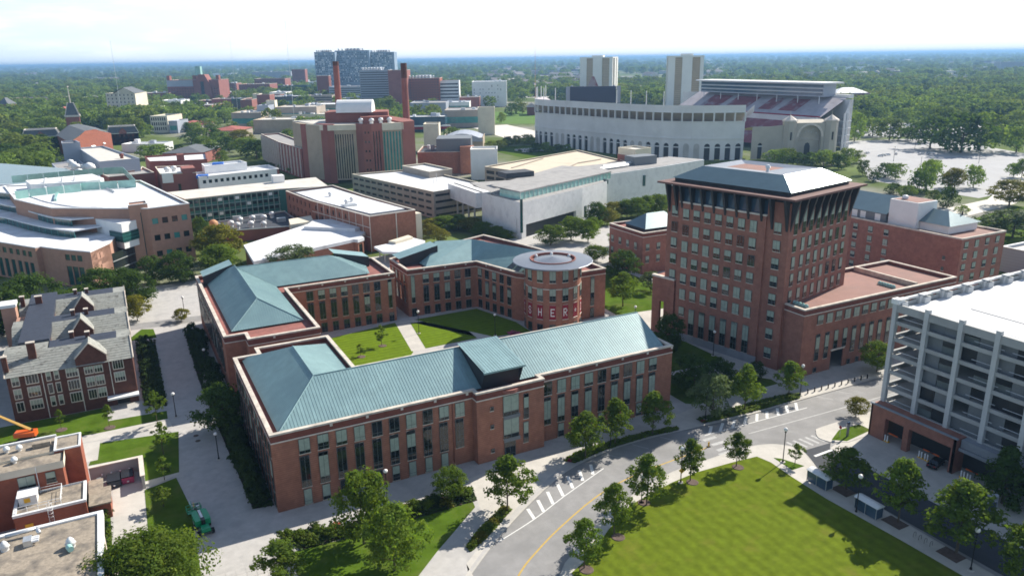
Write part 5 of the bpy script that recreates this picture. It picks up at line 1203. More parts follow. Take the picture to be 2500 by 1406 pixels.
# resample into equal bays
def resample(path, step):
    out = [path[0]]; need = step; 
    for i in range(len(path)-1):
        a, b = path[i], path[i+1]; L = math.hypot(b[0]-a[0], b[1]-a[1]); s = 0
        while L-s >= need:
            s += need; out.append((a[0]+(b[0]-a[0])*s/L, a[1]+(b[1]-a[1])*s/L)); need = step
        need -= L-s
    return out
bays = resample(arc, 8.0); lw = MB(); blind = MB(); dk = MB(); ins = MB(); led = MB()
def arch(mb, A, B, z0, z1, w, za, deep, parent, back, name):
    """one bay of wall with a round-headed opening"""
    L = math.hypot(B[0]-A[0], B[1]-A[1]); ux, uy = (B[0]-A[0])/L, (B[1]-A[1])/L; nx, ny = uy, -ux
    P = lambda s, z, d=0: (A[0]+ux*s-nx*d, A[1]+uy*s-ny*d, z)
    s0 = (L-w)/2; zs = za-w/2; n = 8
    mb.face([P(0,z0),P(s0,z0),P(s0,z1),P(0,z1)]); mb.face([P(s0+w,z0),P(L,z0),P(L,z1),P(s0+w,z1)])
    pts = [(s0+w/2-w/2*math.cos(math.pi*k/n), zs+w/2*math.sin(math.pi*k/n)) for k in range(n+1)]
    for k in range(n):
        a, b = pts[k], pts[k+1]; mb.face([P(*a),P(*b),P(b[0],z1),P(a[0],z1)]); mb.face([P(*a,deep),P(*b,deep),P(*b),P(*a)])
    mb.face([P(s0,z0),P(s0,z0,deep),P(s0,zs,deep),P(s0,zs)]); mb.face([P(s0+w,z0,deep),P(s0+w,z0),P(s0+w,zs),P(s0+w,zs,deep)])
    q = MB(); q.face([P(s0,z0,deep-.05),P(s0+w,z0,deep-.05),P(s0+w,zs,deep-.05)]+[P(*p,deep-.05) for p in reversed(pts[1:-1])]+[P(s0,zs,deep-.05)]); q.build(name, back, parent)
    if back == 'dark_slot':
        q = MB(); q.face([P(s0,zs-1.1,.1),P(s0+w,zs-1.1,.1),P(s0+w,zs-.3,.1),P(s0,zs-.3,.1)]); q.build('arch_transom', 'stadium_wall', parent)
for i in range(len(bays)-1):
    A, B = bays[i], bays[i+1]; k = i % 6
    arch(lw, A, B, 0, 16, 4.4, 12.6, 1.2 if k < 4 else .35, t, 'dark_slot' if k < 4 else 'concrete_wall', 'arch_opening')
    lw.face([(*A,16.8),(*B,16.8),(*B,29),(*A,29)])
    lw.face([(*A,36.3),(*B,36.3),(*B,41.5),(*A,41.5)])
lw.build('outer_wall', 'stadium_wall', t)
def offs(path, d):
    out = []
    for i in range(len(path)):
        a, b = Vector(path[max(i-1,0)]), Vector(path[min(i+1,len(path)-1)]); e = (b-a).normalized(); out.append((path[i][0]+e.y*d, path[i][1]-e.x*d))
    return out
o1, i1 = offs(bays,.5), offs(bays,-1.2); i6, i22, i30 = offs(bays,-7), offs(bays,-30), offs(bays,-20)
for z0, z1 in ((16,16.8),(29,29.5),(35.9,36.3)):
    q = MB()
    for i in range(len(bays)-1): q.face([(*o1[i],z0),(*o1[i+1],z0),(*o1[i+1],z1),(*o1[i],z1)]); q.face([(*o1[i],z1),(*o1[i+1],z1),(*i1[i+1],z1),(*i1[i],z1)]); q.face([(*i1[i],z0),(*i1[i+1],z0),(*o1[i+1],z0),(*o1[i],z0)])
    q.build('ledge', 'stadium_wall', t)
pm_ = MB().box(-.55,.55,-.5,.7,29.4,36.4).mesh('deck_pier', 'stadium_wall')
for i in range(0, len(bays), 1): inst('deck_pier', pm_, t, (*bays[i],0), math.atan2(bays[min(i+1,len(bays)-1)][1]-bays[max(i-1,0)][1], bays[min(i+1,len(bays)-1)][0]-bays[max(i-1,0)][0]))
q = MB(); d2 = MB(); d3 = MB()
for i in range(len(bays)-1):
    d2.face([(*i6[i+1],29.4),(*i6[i],29.4),(*bays[i],36.2),(*bays[i+1],36.2)]); d2.face([(*i6[i],22),(*i6[i+1],22),(*i6[i+1],29.4),(*i6[i],29.4)][::-1])
    q.face([(*bays[i],41.4),(*bays[i+1],41.4),(*i22[i+1],26),(*i22[i],26)]); d3.face([(*i30[i],22),(*i30[i+1],22),(*offs(bays,-62)[i+1],4),(*offs(bays,-62)[i],4)])
d2.build('deck_underside', 'tan_precast', t); q.build('upper_seats', 'grey_seat', t); d3.build('lower_seats', 'red_seat', t)  # underside in a darker tan to paint the shade below the deck
MB().face([(441,446,36.3),(441,446,41.5),(452,474,28),(449,468,26)]).build('deck_end', 'stadium_wall', t)
# corner wall and rotunda
w = MB(); arch(w, (441.2,446.6), (454,441), 0, 25, 3.6, 12.5, 1.0, t, 'dark_slot', 'arch_opening')
w.face([(454,441,0),(466,436,0),(466,436,26),(454,441,25)]); w.face([(441.2,446.6,25),(454,441,25),(470,462,20),(452,474,20)]); w.build('corner_wall', 'stadium_stone', t)
rc = Vector((484,430)); ru = Vector((.885,-.466)); rn = Vector((-.466,-.885))
def RP(s, d): p = rc+ru*s+rn*d; return (p.x, p.y)
for s in (-16,16):
    pts = [RP(s+5.2*math.cos(R(22.5+45*k)), 2+5.2*math.sin(R(22.5+45*k))) for k in range(8)][::-1]
    MB().prism(pts if (pts[1][0]-pts[0][0])*(pts[2][1]-pts[1][1])-(pts[1][1]-pts[0][1])*(pts[2][0]-pts[1][0]) > 0 else pts[::-1], 0, 28.5).build('rotunda_tower', 'stadium_stone', t)
    c = RP(s, 2); q = MB(); q.cyl(c, 5.9, 5.7, 28.5, 29.6, 8); q.cyl(c, 5.4, .3, 29.6, 33, 8); q.cyl(c, .25,.1,33,36.5,6); q.build('tower_cap', 'limestone', t)
    p = RP(s-.7, 7.0); MB().bar((*RP(s,6.75),14.5),(*RP(s,6.75),20.5),.75,n=4).build('slit_window', 'dark_slot', t)
w = MB(); arch(w, RP(-13,3.2), RP(13,3.2), 0, 27.2, 17.6, 25.4, 4.5, t, 'stadium_stone', 'niche'); w.face([(*RP(-13,3.2),27.2),(*RP(13,3.2),27.2),(*RP(13,-9),29),(*RP(-13,-9),29)]); w.build('rotunda_front', 'stadium_stone', t)
q = MB(); pts = [RP(9.6*math.cos(R(180*k/12)), 3.4) for k in range(13)]
for k in range(12):
    a0, a1 = R(180*k/12), R(180*(k+1)/12); q.face([(*RP(8.8*math.cos(a0),3.3),16.6+8.8*math.sin(a0)),(*RP(8.8*math.cos(a1),3.3),16.6+8.8*math.sin(a1)),(*RP(10.4*math.cos(a1),3.3),16.6+10.4*math.sin(a1)),(*RP(10.4*math.cos(a0),3.3),16.6+10.4*math.sin(a0))])
q.build('arch_moulding', 'limestone', t)
w = MB(); 
for s, z, ww, hh in ((0,0,4.4,11.5),):
    w.face([(*RP(-2.2,-1),0),(*RP(2.2,-1),0),(*RP(2.2,-1),9),(*RP(1.5,-1),11),(*RP(0,-1),11.8),(*RP(-1.5,-1),11),(*RP(-2.2,-1),9)])
w.build('portal', 'dark_slot', t)
for k in range(5):
    for r_ in (6.8,4.2):
        a = R(25+32.5*k)
        if r_ < 5 and k in (0,4): continue
        MB().bar((*RP(r_*math.cos(a),-.95),16.2+r_*math.sin(a)),(*RP(r_*math.cos(a),-1.3),16.2+r_*math.sin(a)),.65,n=6).build('coffer', 'concrete_wall', t)
MB().bar((*RP(-8.8,-.9),14),(*RP(8.8,-.9),14),.35,n=4).build('niche_band', 'limestone', t)
w = MB(); w.face([(*RP(20,0),0),(540,450,0),(540,450,24),(*RP(20,0),26)]); w.build('corner_wall', 'stadium_stone', t)
# far stand with the press box
q = MB(); q.face([(500,470,4),(500,650,4),(533,650,22),(533,470,22)][::-1]); q.face([(470,455,4),(500,470,4),(533,470,22),(500,446,22)]); q.build('lower_seats', 'red_seat', t)
q = MB(); q.face([(536,466,26),(536,655,26),(568,655,42),(568,466,42)][::-1]); q.build('upper_seats', 'grey_seat', t)
for v0, v1 in ((500,520),(528,545),(560,590),(598,625)): MB().face([(543,v0,29.7),(543,v1,29.7),(562,v1,39.2),(562,v0,39.2)][::-1]).build('seat_block', 'red_seat', t)
MB().box(533,536,466,655,21,26.3).build('concourse', 'stadium_wall', t); MB().box(535,536.4,466,655,26.3,27.4).build('front_rail', 'banner_red', t)
w = MB(); w.face([(548,452,0),(563,457.5,0),(563,457.5,40.5),(560,456.5,40.5),(548,452,27)]); w.face([(563,457.5,0),(576,560,0),(576,560,41),(563,457.5,40.5)]); w.face([(576,560,0),(566,680,0),(566,680,41),(576,560,41)]); w.build('west_wall', 'stadium_wall', t)
for z in (5,11,17,23): 
    q = MB(); q.box(549,560,453.2,456.4,z,z+.7); q.build('stair_slab', 'stadium_wall', t)
for x, y in ((548.5,452.2),(555,454.4),(562.4,457)): MB().bar((x,y-.6,0),(x,y-.6,30 if x < 560 else 41),.8,n=4).build('stair_pier', 'stadium_wall', t)
q = MB(); q.face([(549,453.4,.1),(562,457.9,.1),(562,457.9,26),(549,453.4,26)]); q.build('stair_void', 'spandrel', t)
w = MB(); w.box(556,571,482,640,42,53); w.build('press_box', 'metal_grey', t)
for z in (43.2,46.6,50): MB().box(555.7,556.1,483,639,z,z+2).build('press_glass', 'glass_blue', t)
for z in (45.4,48.8): MB().box(555.4,556.2,482,640,z,z+.5).build('press_band', 'galv', t)
MB().box(552,576,478,644,53,54.2).build('press_roof', 'white_panel', t); MB().box(570,575,466,652,41,44).build('rear_wall', 'stadium_wall', t)
for v in (486,510,535,560,585,610,635): MB().bar((556,v,36),(556,v,42),.5,n=4).build('press_column', 'stadium_wall', t)
for i in range(0, len(bays), 2):
    x, y = i1[i]
    if y > 470 and (y > 600 or 480 < y < 545): MB().bar((x,y,41),(x,y,52),.45,n=4).build('light_mast', 'stadium_wall', t)
# scoreboard
t = thing('scoreboard', 'huge dark blue scoreboard in the open end of the stadium', 'scoreboard', (456,692,0))
e = Vector((.885,-.466)); P = lambda s, z, d=0: (456+e.x*s+.466*d, 692+e.y*s+.885*d, z)
q = MB()
for a in (-22,22): q.bar(P(a,0,3), P(a,50,3), 1.5, n=4)
q.build('support', 'metal_grey', t); q = MB(); q.face([P(-24,32),P(24,32),P(24,49),P(-24,49)]); q.face([P(24,32,4),P(-24,32,4),P(-24,49,4),P(24,49,4)]); q.face([P(-24,49),P(24,49),P(24,49,4),P(-24,49,4)]); q.face([P(24,32),P(24,32,4),P(24,49,4),P(24,49)]); q.face([P(-24,32,4),P(-24,32),P(-24,49),P(-24,49,4)]); q.build('screen', 'scoreboard', t)
for s in (-28,25): q = MB(); q.face([P(s,32,.5),P(s+4,32,.5),P(s+4,49,.5),P(s,49,.5)]); q.face([P(s+4,32,3),P(s,32,3),P(s,49,3),P(s+4,49,3)]); q.build('side_panel', 'metal_grey', t)
q = MB(); q.face([P(-5.5,49.2,1),P(5.5,49.2,1),P(1.2,59,1),P(-1.2,59,1)]); q.face([P(5.5,49.2,2),P(-5.5,49.2,2),P(-1.2,59,2),P(1.2,59,2)]); q.build('crest', 'red_seat', t)

# twin concrete residence towers
for (A, B, lb, k) in (((852,1341),(899,1296),'concrete residence tower with tan window strips rising behind the scoreboard',0),((799,1001),(880,1042),'broad concrete residence tower with tan window strips rising behind the stadium deck',1)):
    A, B = Vector(A), Vector((A[0]+(B[0]-A[0]), B[1]))
    if k == 1: A, B = Vector((800,1001)), Vector((844,968))
    t = thing('residence_tower', lb, 'tower', (A.x,A.y,0), 'twin residence towers'); e = (B-A).normalized(); n = Vector((-e.y,e.x)); L = (B-A).length
    P = lambda s, d: (A.x+e.x*s+n.x*d, A.y+e.y*s+n.y*d)
    MB().prism([P(2,2),P(L-2,2),P(L-2,L-2),P(2,L-2)], 0, 76).build('core', 'tower_tan', t)
    for s0, s1, d0 in ((0,.2,0),(.4,.68,-1.5),(.9,1,0)):
        MB().prism([P(L*s0,d0),P(L*s1,d0),P(L*s1,6),P(L*s0,6)], 0, 78.5).build('pier', 'tower_white', t)
    for d in (.35,.75): MB().prism([P(-1,L*d),P(4,L*d),P(4,L*(d+.22)),P(-1,L*(d+.22))], 0, 78.5).build('pier', 'tower_white', t); MB().prism([P(L-4,L*d),P(L+1,L*d),P(L+1,L*(d+.22)),P(L-4,L*(d+.22))], 0, 78.5).build('pier', 'tower_white', t)
    MB().prism([P(-.5,-.5),P(L+.5,-.5),P(L+.5,L),P(-.5,L)], 76, 78.4, bottom=True).build('crown', 'tower_white', t); MB().prism([P(L*.35,4),P(L*.7,4),P(L*.7,20),P(L*.35,20)], 78.4, 81.5).build('roof_house', 'tower_white', t)

# ------------------------------------------------------------------ far campus, hospitals, houses
FAR = [
('library',(6,1331),(45,1311),40,36.8,'cream','slate_far','cream stone library tower with a dark gabled top','lib'),
('brick_hospital',(124,1780),(219,1731),60,45.2,'brick_far','roof_grey','wide old brick hospital with grey upper storeys and an arched tower','gothic'),
('brick_slab',(259,2033),(295,2015),40,30.5,'brick_far','roof_grey','low brick wing close beside the arched hospital tower','w2'),
('brick_slab',(290,1947),(355,1913),60,29.3,'brick_far','roof_pale','long dark red slab with pale roof left of the blue hospital','w3'),
('brick_slab',(375,2236),(449,2198),60,35.0,'brick_far','brick_far','upper dark red slab behind the long low red one','w2'),
('brick_tower_block',(539,2524),(576,2505),30,55.4,'brick_far','brick_far','stepped dark brick block standing above the red slabs','w2'),
('arena',(582,3503),(728,3427),90,39.0,'metal_grey','white_panel','low round grey arena with a white roof on the skyline','plain'),
('purple_brick_slab',(401,1645),(423,1634),25,49.3,'brick_dark','white_panel','narrow plum-coloured brick slab before the blue hospital','plain'),
('white_office',(298,1619),(327,1604),50,20.4,'white_panel','roof_white','white office with a dark glass band between brick blocks','band'),
('teal_office',(267,1472),(328,1440),50,18.3,'glass_green','roof_white','low white-roofed office with a teal glass front','band'),
('brick_block',(237,1407),(257,1397),30,24.5,'brick_far','roof_grey','narrow orange brick block next to the pale concrete pylon','plain'),
('concrete_pylon',(192,1072),(202,1067),12,29.6,'cream','roof_pale','tall pale concrete pylon among grey flat roofs','plain'),
('grey_flat_block',(202,1065),(250,1040),50,20.8,'tan_precast','roof_pale','wide grey flat-roofed block behind the left chimney','band'),
('grey_flat_block',(176,1052),(189,1045),40,24.7,'metal_grey','roof_white','small blue-grey block left of the concrete pylon','band'),
('cream_low_block',(141,1033),(174,1016),60,17.8,'tan_precast','roof_pale','pale block with a barrel-edged roof behind the red tile roofs','band'),
('tan_low_block',(150,931),(192,909),45,14.8,'tan_panel','roof_pale','tan windowless block beside the slab of vertical strips','plain'),
('grey_hall',(228,1096),(285,1067),40,11.6,'tan_precast','roof_grey','long grey hall with a sloping pale roof under the left chimney','plain'),
('tile_roof_house',(98,900),(128,884),40,11.1,'tan_precast','red_tile','stone building under a broad red tile hip roof nearest the yellow tree','hip'),
('tile_roof_house',(68,1018),(102,1000),40,11.2,'tan_precast','red_tile','stone building under a red tile roof behind the cream office','hip'),
('cream_office',(47,1014),(65,1004),40,19.2,'cream','glass_green','cream stone office with rows of black windows','lib2'),
('glass_office',(65,994),(74,989),30,14.0,'metal_grey','roof_white','small glass office attached to the cream stone office','band'),
('brick_row',(36,1782),(119,1739),60,21.8,'brick_far','roof_pale','long brick row with white roofs left of the arched hospital','w2'),
('brick_row',(-36,1740),(12,1715),50,18.1,'brick_far','roof_grey','brick buildings among trees left of the library','w2'),
('brick_row',(-161,1850),(-81,1808),50,16.7,'brick_dark','slate_far','dark brick row with slate roof among the far trees','w2'),
('white_shed',(86,1481),(120,1464),40,17.5,'white_panel','roof_white','plain white shed below the arched hospital','plain'),
('brick_row',(110,1382),(157,1358),60,12.6,'brick_far','roof_grey','low brick terraces below the arched hospital','w2'),
('brick_row',(167,1439),(218,1413),40,18.8,'brick_far','roof_grey','low plum brick block with a curved front','plain'),
('brick_block',(198,1333),(215,1325),30,20.5,'brick_far','roof_white','red brick block with white rooftop plant','plain'),
('house',(-87,1308),(-56,1292),30,16.8,'tan_precast','slate_far','grey slate-roofed house among trees by the steeple','hip'),
('house',(-62,1307),(-47,1299),20,20.5,'brick_far','red_tile','red-roofed house half hidden by trees near the steeple','hip'),
('house',(-145,1454),(-131,1446),20,30.8,'brick_far','slate_far','tall brick gabled house at the far left edge','hip'),
('white_long_building',(10,804),(45,786),20,7.2,'white_panel','roof_white','long low white building before the slate-roofed brick hall','plain'),
('hip_roof_hall',(37,683),(65,669),45,12.8,'brick_far','slate_far','brick hall with a dark slate hip roof behind the white roofs','hipw'),
('blue_hospital',(428,1759),(468,1738),45,97.4,'hospital_blue','roof_grey','tall blue glass hospital in three blocks with a checkered face','check'),
('blue_hospital',(475,1763),(543,1728),50,100.3,'hospital_blue','roof_grey','middle block of the tall blue checkered hospital','check'),
('blue_hospital',(547,1743),(597,1717),45,96.0,'hospital_blue','roof_grey','right block of the tall blue checkered hospital','check'),
('grey_hospital',(404,1350),(449,1327),50,62.1,'metal_grey','galv','grey banded hospital block with pipes on its roof','bands'),
('brick_hospital_tower',(429,1270),(457,1255),40,62.2,'brick_far','roof_grey','brick hospital tower behind the right chimney','plain'),
('orange_hospital',(460,1271),(511,1245),60,48.1,'brick_red','roof_grey','orange brick hospital right of the chimneys','w4'),
('banded_hospital',(512,1255),(544,1239),40,43.2,'white_panel','brick_far','white and dark banded hospital end block','bandsb'),
('brick_annex',(513,1169),(542,1154),40,19.1,'brick_far','roof_grey','low red annex at the foot of the white banded block','plain'),
('white_hospital',(557,1215),(609,1188),60,41.3,'white_panel','roof_white','white panelled building with scattered slot windows','dots'),
('grey_sports_hall',(401,1095),(448,1071),60,17.3,'metal_grey','roof_grey','long blue-grey sports hall behind the red-striped building','plain'),
('pool_building',(360,866),(401,845),60,19.8,'tan_precast','roof_grey','grey flat-roofed sports building with a glass strip','band'),
('beige_tower',(353,757),(369,749),20,28.2,'cream','roof_pale','plain beige tower at the end of the sports building','plain'),
('striped_building',(300,844),(342,822),30,16.1,'glass_blue','roof_white','blue glass building with a red and white curved stripe','stripe'),
('cream_box',(246,641),(258,635),20,24.0,'cream','roof_pale','tall cream box before the striped building','plain'),
('arched_hall',(259,632),(291,615),40,11.8,'tan_panel','metal_grey','hall with a shallow arched grey roof and tan end walls','arch'),
('brick_theatre',(193,517),(227,500),40,15.1,'brick','roof_dark','brick building with a dark flat-topped upper hall','theatre'),
('white_stair_tower',(213,470),(229,462),18,20.1,'white_panel','roof_pale','white flared stair tower beside the tan garages','plain'),
('brick_pavilion',(988,834),(1035,810),40,27.4,'brick_far','white_panel','brick hall with glaring white pitched roofs beyond the stadium','pav'),
('long_white_shed',(1385,1089),(1637,958),40,8.4,'white_panel','roof_white','long low white sheds across the park','plain'),
('long_brick_shed',(1160,793),(1289,726),30,7.7,'brick_far','white_panel','long low red building with a white roof strip beyond the park','plain'),
('white_slab',(2929,2484),(3118,2387),30,19.6,'white_panel','roof_white','long pale slab among woods on the skyline','plain'),
('grey_shed',(2914,1746),(2994,1705),40,39.5,'metal_grey','roof_white','grey sheds with shining roofs at the far edge','plain'),
('dark_gable_house',(537,983),(549,977),30,15.9,'brick_dark','slate_far','dark gabled house at the end of the sports field','hip'),
('plant_block',(231,1807),(256,1794),30,17.0,'brick_far','galv','brick block crowned by white rooftop plant below the arched hospital','w2'),
('glass_block',(196,1415),(209,1408),30,18.9,'glass_green','roof_white','grey-green glass block squeezed between two plum brick blocks','bands'),
('cream_block',(259,1580),(270,1575),25,19.9,'cream','roof_white','slim cream block beside the orange brick block','plain'),
('brick_block',(283,1559),(304,1548),30,18.2,'brick_far','roof_white','square orange brick block left of the white-roofed teal office','w2'),
('dark_glass_office',(376,1973),(448,1936),40,22.6,'glass_green','roof_white','wide office with a dark glass band and a stepped white roof','band'),
('grey_slab',(528,2590),(592,2557),40,22.3,'metal_grey','roof_pale','long pale-roofed slab in front of the stepped dark brick block','w2'),
('white_annex',(518,2233),(552,2215),30,24.1,'white_panel','roof_white','small white annex left of the plum-coloured slab','band'),
('plant_yard_block',(324,1422),(366,1400),40,19.6,'tan_precast','roof_grey','cluttered tan and grey plant building below the plum slab','bands'),
('white_roof_hall',(267,1205),(316,1180),60,15.4,'tan_precast','roof_white','large hall with a wide white roof left of the barrel vault','band'),
('hospital_podium',(395,1530),(451,1501),60,30.5,'metal_grey','roof_grey','low blue-grey podium at the foot of the blue hospital','bands'),
('beige_long_block',(198,1042),(255,1013),40,12.5,'cream','roof_pale','long low beige block with small round tank beside it','band'),
('brick_row',(-113,1773),(-63,1748),40,14.9,'brick_far','slate_far','long brick row half sunk in trees right of the dark brick row','w2'),
('white_terraces',(46,1300),(70,1287),30,16.5,'white_panel','roof_white','white stepped terraces right beside the cream library tower','bands'),
('white_pavilion',(-19,1331),(6,1318),30,9.3,'white_panel','roof_white','low white pavilion in front of the cream library tower','plain'),
('green_roof_hall',(-31,1212),(2,1195),40,8.4,'cream','copper_roof','low cream hall with a pale green roof behind the steeple','plain'),
('white_clinic',(470,1129),(504,1111),40,14.6,'white_panel','roof_white','low white clinic with a glass ground floor below the banded block','band'),
('brick_row',(16,1922),(40,1910),30,15.3,'brick_far','roof_pale','short brick row right behind the library roof','w2'),
('plum_block',(150,1483),(180,1467),40,15.2,'brick_dark','roof_pale','plum brick block directly below the arched tower','w2'),
('brick_hall_row',(74,1957),(123,1931),40,17.4,'brick_far','roof_white','brick laboratory row with white roof plant behind the white shed','w3'),
('grey_slab',(335,2437),(391,2409),40,18.1,'metal_grey','roof_pale','low grey slab just right of the arched hospital','bands'),
('white_tank_house',(159,1876),(190,1860),30,12.0,'white_panel','roof_white','small white plant house in front of the arched hospital wall','plain'),
('brick_block',(322,1334),(341,1324),30,12.0,'brick_far','roof_grey','small red brick block at the left foot of the chimney','w2'),
('cream_block',(164,1111),(180,1103),30,9.6,'cream','roof_white','small cream block between the tile roofs and the grey hall','w2'),
('grey_block',(377,1375),(408,1359),30,15.3,'metal_grey','roof_white','pale grey block right behind the left chimney shaft','bands'),
('white_office',(550,1504),(580,1488),30,19.0,'white_panel','roof_white','white office sliver right of the orange hospital base','bands'),
('brick_row',(-64,2359),(-11,2332),40,14.0,'brick_far','roof_pale','faint brick row high among the woods left of the library','w2'),
('white_slab',(159,2471),(202,2448),40,13.2,'white_panel','roof_white','faint white slab in the woods left of the arched hospital','plain'),
('pale_shed',(610,5047),(728,4986),40,17.9,'white_panel','roof_white','tiny pale sheds on the skyline woods','plain'),
('pale_shed',(-310,3732),(-243,3697),40,12.1,'white_panel','roof_white','tiny pale sheds at the far left skyline','plain'),
('pale_shed',(1175,2227),(1257,2185),40,11.9,'white_panel','roof_grey','pale warehouse behind the scoreboard suburbs','bands'),
('pale_shed',(944,1621),(995,1595),40,12.7,'tan_precast','roof_white','tan warehouse just left of the nearer skyline houses','plain'),
('pale_shed',(1142,1535),(1195,1508),40,10.9,'tan_precast','roof_pale','tan warehouse between the twin residence towers','plain'),
('pale_shed',(1827,1365),(1902,1326),40,9.6,'tan_precast','roof_white','tan shed row above the long white sheds','plain'),
('pale_shed',(2239,1509),(2370,1442),40,10.7,'metal_grey','roof_white','grey shed row high in the woods past the park','plain'),
]
roots = {}
for nm, A, B, dep, h, wm, rm, lb, st in FAR:
    A, B = Vector(A), Vector(B); e = (B-A).normalized(); n = Vector((-e.y, e.x)); L = (B-A).length
    P = lambda s, d: (A.x+e.x*s+n.x*d, A.y+e.y*s+n.y*d)
    par = roots.get(nm) if nm == 'blue_hospital' else None
    t = par or thing(nm, lb, 'hospital' if 'hospital' in nm else 'library' if nm == 'library' else 'house' if 'house' in nm and 'green' not in nm else 'building', (A.x,A.y,0)); roots[nm] = t
    foot = [P(0,0),P(L,0),P(L,dep),P(0,dep)]; ops = []; side = []
    fl = lambda step, hh, wd, pit, gl: [(pit*.4+pit*i, wd, z-hh, z, gl) for z in [h-1.5-step*k for k in range(int((h-2)/step))] for i in range(int((L-1)/pit))]
    if st in ('w2','w3','w4','hipw'): ops = fl(4.2,1.7,2.4,4.6,'dark_slot')
    elif st == 'lib': ops = fl(5.2,2.4,1.6,6,'dark_slot')
    elif st == 'lib2': ops = fl(5.6,3.6,1.5,2.6,'dark_slot')
    elif st == 'band': ops = [(1,L-2,h*.25,h*.62,'glass_teal')]
    elif st == 'bands': ops = [(1,L-2,z-1.4,z,'dark_slot') for z in [h-3-4*k for k in range(int(h/4)-1)]]
    elif st == 'bandsb': ops = [(1.5,L-3,z-2.4,z,'dark_slot') for z in [h-4-5.6*k for k in range(7)]]
    elif st == 'check':
        cr_ = random.Random(int(A.x)); ops = [(1.4+3.4*i, 1.5 if cr_.random() < .6 else 2.6, z-2.7, z, cr_.choice(('glass_blue','white_panel','glass_blue'))) for z in [h-3-4.1*k for k in range(int(h/4.1)-8)] for i in range(int((L-2)/3.4)) if cr_.random() < .8]
    elif st == 'dots':
        cr_ = random.Random(5); ops = [(3+5*i, 1.2, z-cr_.choice((2,3.5)), z, 'spandrel') for z in (36,30,24,18,12) for i in range(int((L-4)/5)) if cr_.random() < .6]
    elif st == 'gothic': ops = fl(5,2,2,5.5,'dark_slot'); ops = [o for o in ops if o[3] < h*.72]
    if st in ('hip','hipw','pav'):
        w = MB()
        for i in range(4): wall_far(w, foot[i], foot[(i+1)%4], 0, h*.72 if st != 'pav' else h*.75, [o for o in ops if o[3] < h*.7] if i == 0 else [], t)
        w.build('wall', wm, t); z0 = h*.7; q = MB(); E4 = [P(-1,-1),P(L+1,-1),P(L+1,dep+1),P(-1,dep+1)]
        if L >= dep: r1, r2 = P(dep*.45,dep/2), P(L-dep*.45,dep/2)
        else: r1, r2 = P(L/2,L*.45), P(L/2,dep-L*.45)
        z1 = h*1.02
        if L >= dep:
            q.face([(*E4[0],z0),(*E4[1],z0),(*r2,z1),(*r1,z1)]); q.face([(*E4[1],z0),(*E4[2],z0),(*r2,z1)]); q.face([(*E4[2],z0),(*E4[3],z0),(*r1,z1),(*r2,z1)]); q.face([(*E4[3],z0),(*E4[0],z0),(*r1,z1)])
        else:
            q.face([(*E4[0],z0),(*E4[1],z0),(*r1,z1)]); q.face([(*E4[1],z0),(*E4[2],z0),(*r2,z1),(*r1,z1)]); q.face([(*E4[2],z0),(*E4[3],z0),(*r2,z1)]); q.face([(*E4[3],z0),(*E4[0],z0),(*r1,z1),(*r2,z1)])
        q.build('roof', rm, t)
        continue
    block('', '', '', foot, h, wm, rm, 'limestone' if wm.startswith('brick') else wm, {0:ops}, parent=t)
    cx, cy = P(L*.5, dep*.5)
    if st == 'gothic':
        MB().prism([P(L*.54,-6),P(L*.86,-6),P(L*.86,20),P(L*.54,20)], 0, 34).build('tower', 'brick_far', t)
        q = MB(); q.face([(*P(L*.54,-6),34),(*P(L*.86,-6),34),(*P(L*.76,-6),56),(*P(L*.64,-6),56)]); q.face([(*P(L*.86,-6),34),(*P(L*.86,18),34),(*P(L*.76,18),56),(*P(L*.76,-6),56)]); q.face([(*P(L*.54,18),34),(*P(L*.54,-6),34),(*P(L*.64,-6),56),(*P(L*.64,18),56)]); q.face([(*P(L*.64,-6),56),(*P(L*.76,-6),56),(*P(L*.76,18),56),(*P(L*.64,18),56)]); q.build('tower_gable', 'brick_far', t)
        MB().prism([P(L*.67,-6.5),P(L*.73,-6.5),P(L*.73,-5.5),P(L*.67,-5.5)], 4, 42).build('tower_window', 'dark_slot', t); MB().prism([P(L*.56,4),P(L*.66,4),P(L*.66,14),P(L*.56,14)], 56, 72).build('glass_lantern', 'screen_glass', t)
        MB().prism([P(0,-1.2),P(L*.5,-1.2),P(L*.5,2),P(0,2)], h*.72, h*.99).build('attic', 'metal_grey', t)
        for s in (.0,.5,.95): MB().prism([P(L*s,2),P(L*s+6,2),P(L*s+6,12),P(L*s,12)], h, h+9).build('chimney_stack', 'brick_far', t)
    if st == 'lib':
        q = MB(); q.face([(*P(L*.3,-1),h),(*P(L,-1),h),(*P(L*.65,-1),h+8)]); q.build('gable', 'cream', t)
        q = MB(); q.face([(*P(L*.25,-2),h),(*P(L*.65,-2),h+8.4),(*P(L*.5,dep),h+8.4),(*P(0,dep),h)]); q.face([(*P(L*.65,-2),h+8.4),(*P(L+1,-2),h),(*P(L,dep),h),(*P(L*.5,dep),h+8.4)]); q.build('gable_roof', 'slate_far', t)
    if nm in ('grey_hospital','blue_hospital','orange_hospital'):
        MB().prism([P(L*.3,dep*.3),P(L*.7,dep*.3),P(L*.7,dep*.7),P(L*.3,dep*.7)], h, h+5).build('roof_house', 'metal_grey', t); vents(t, [P(L*.1*k, 8) for k in range(1,9)], h, 3)
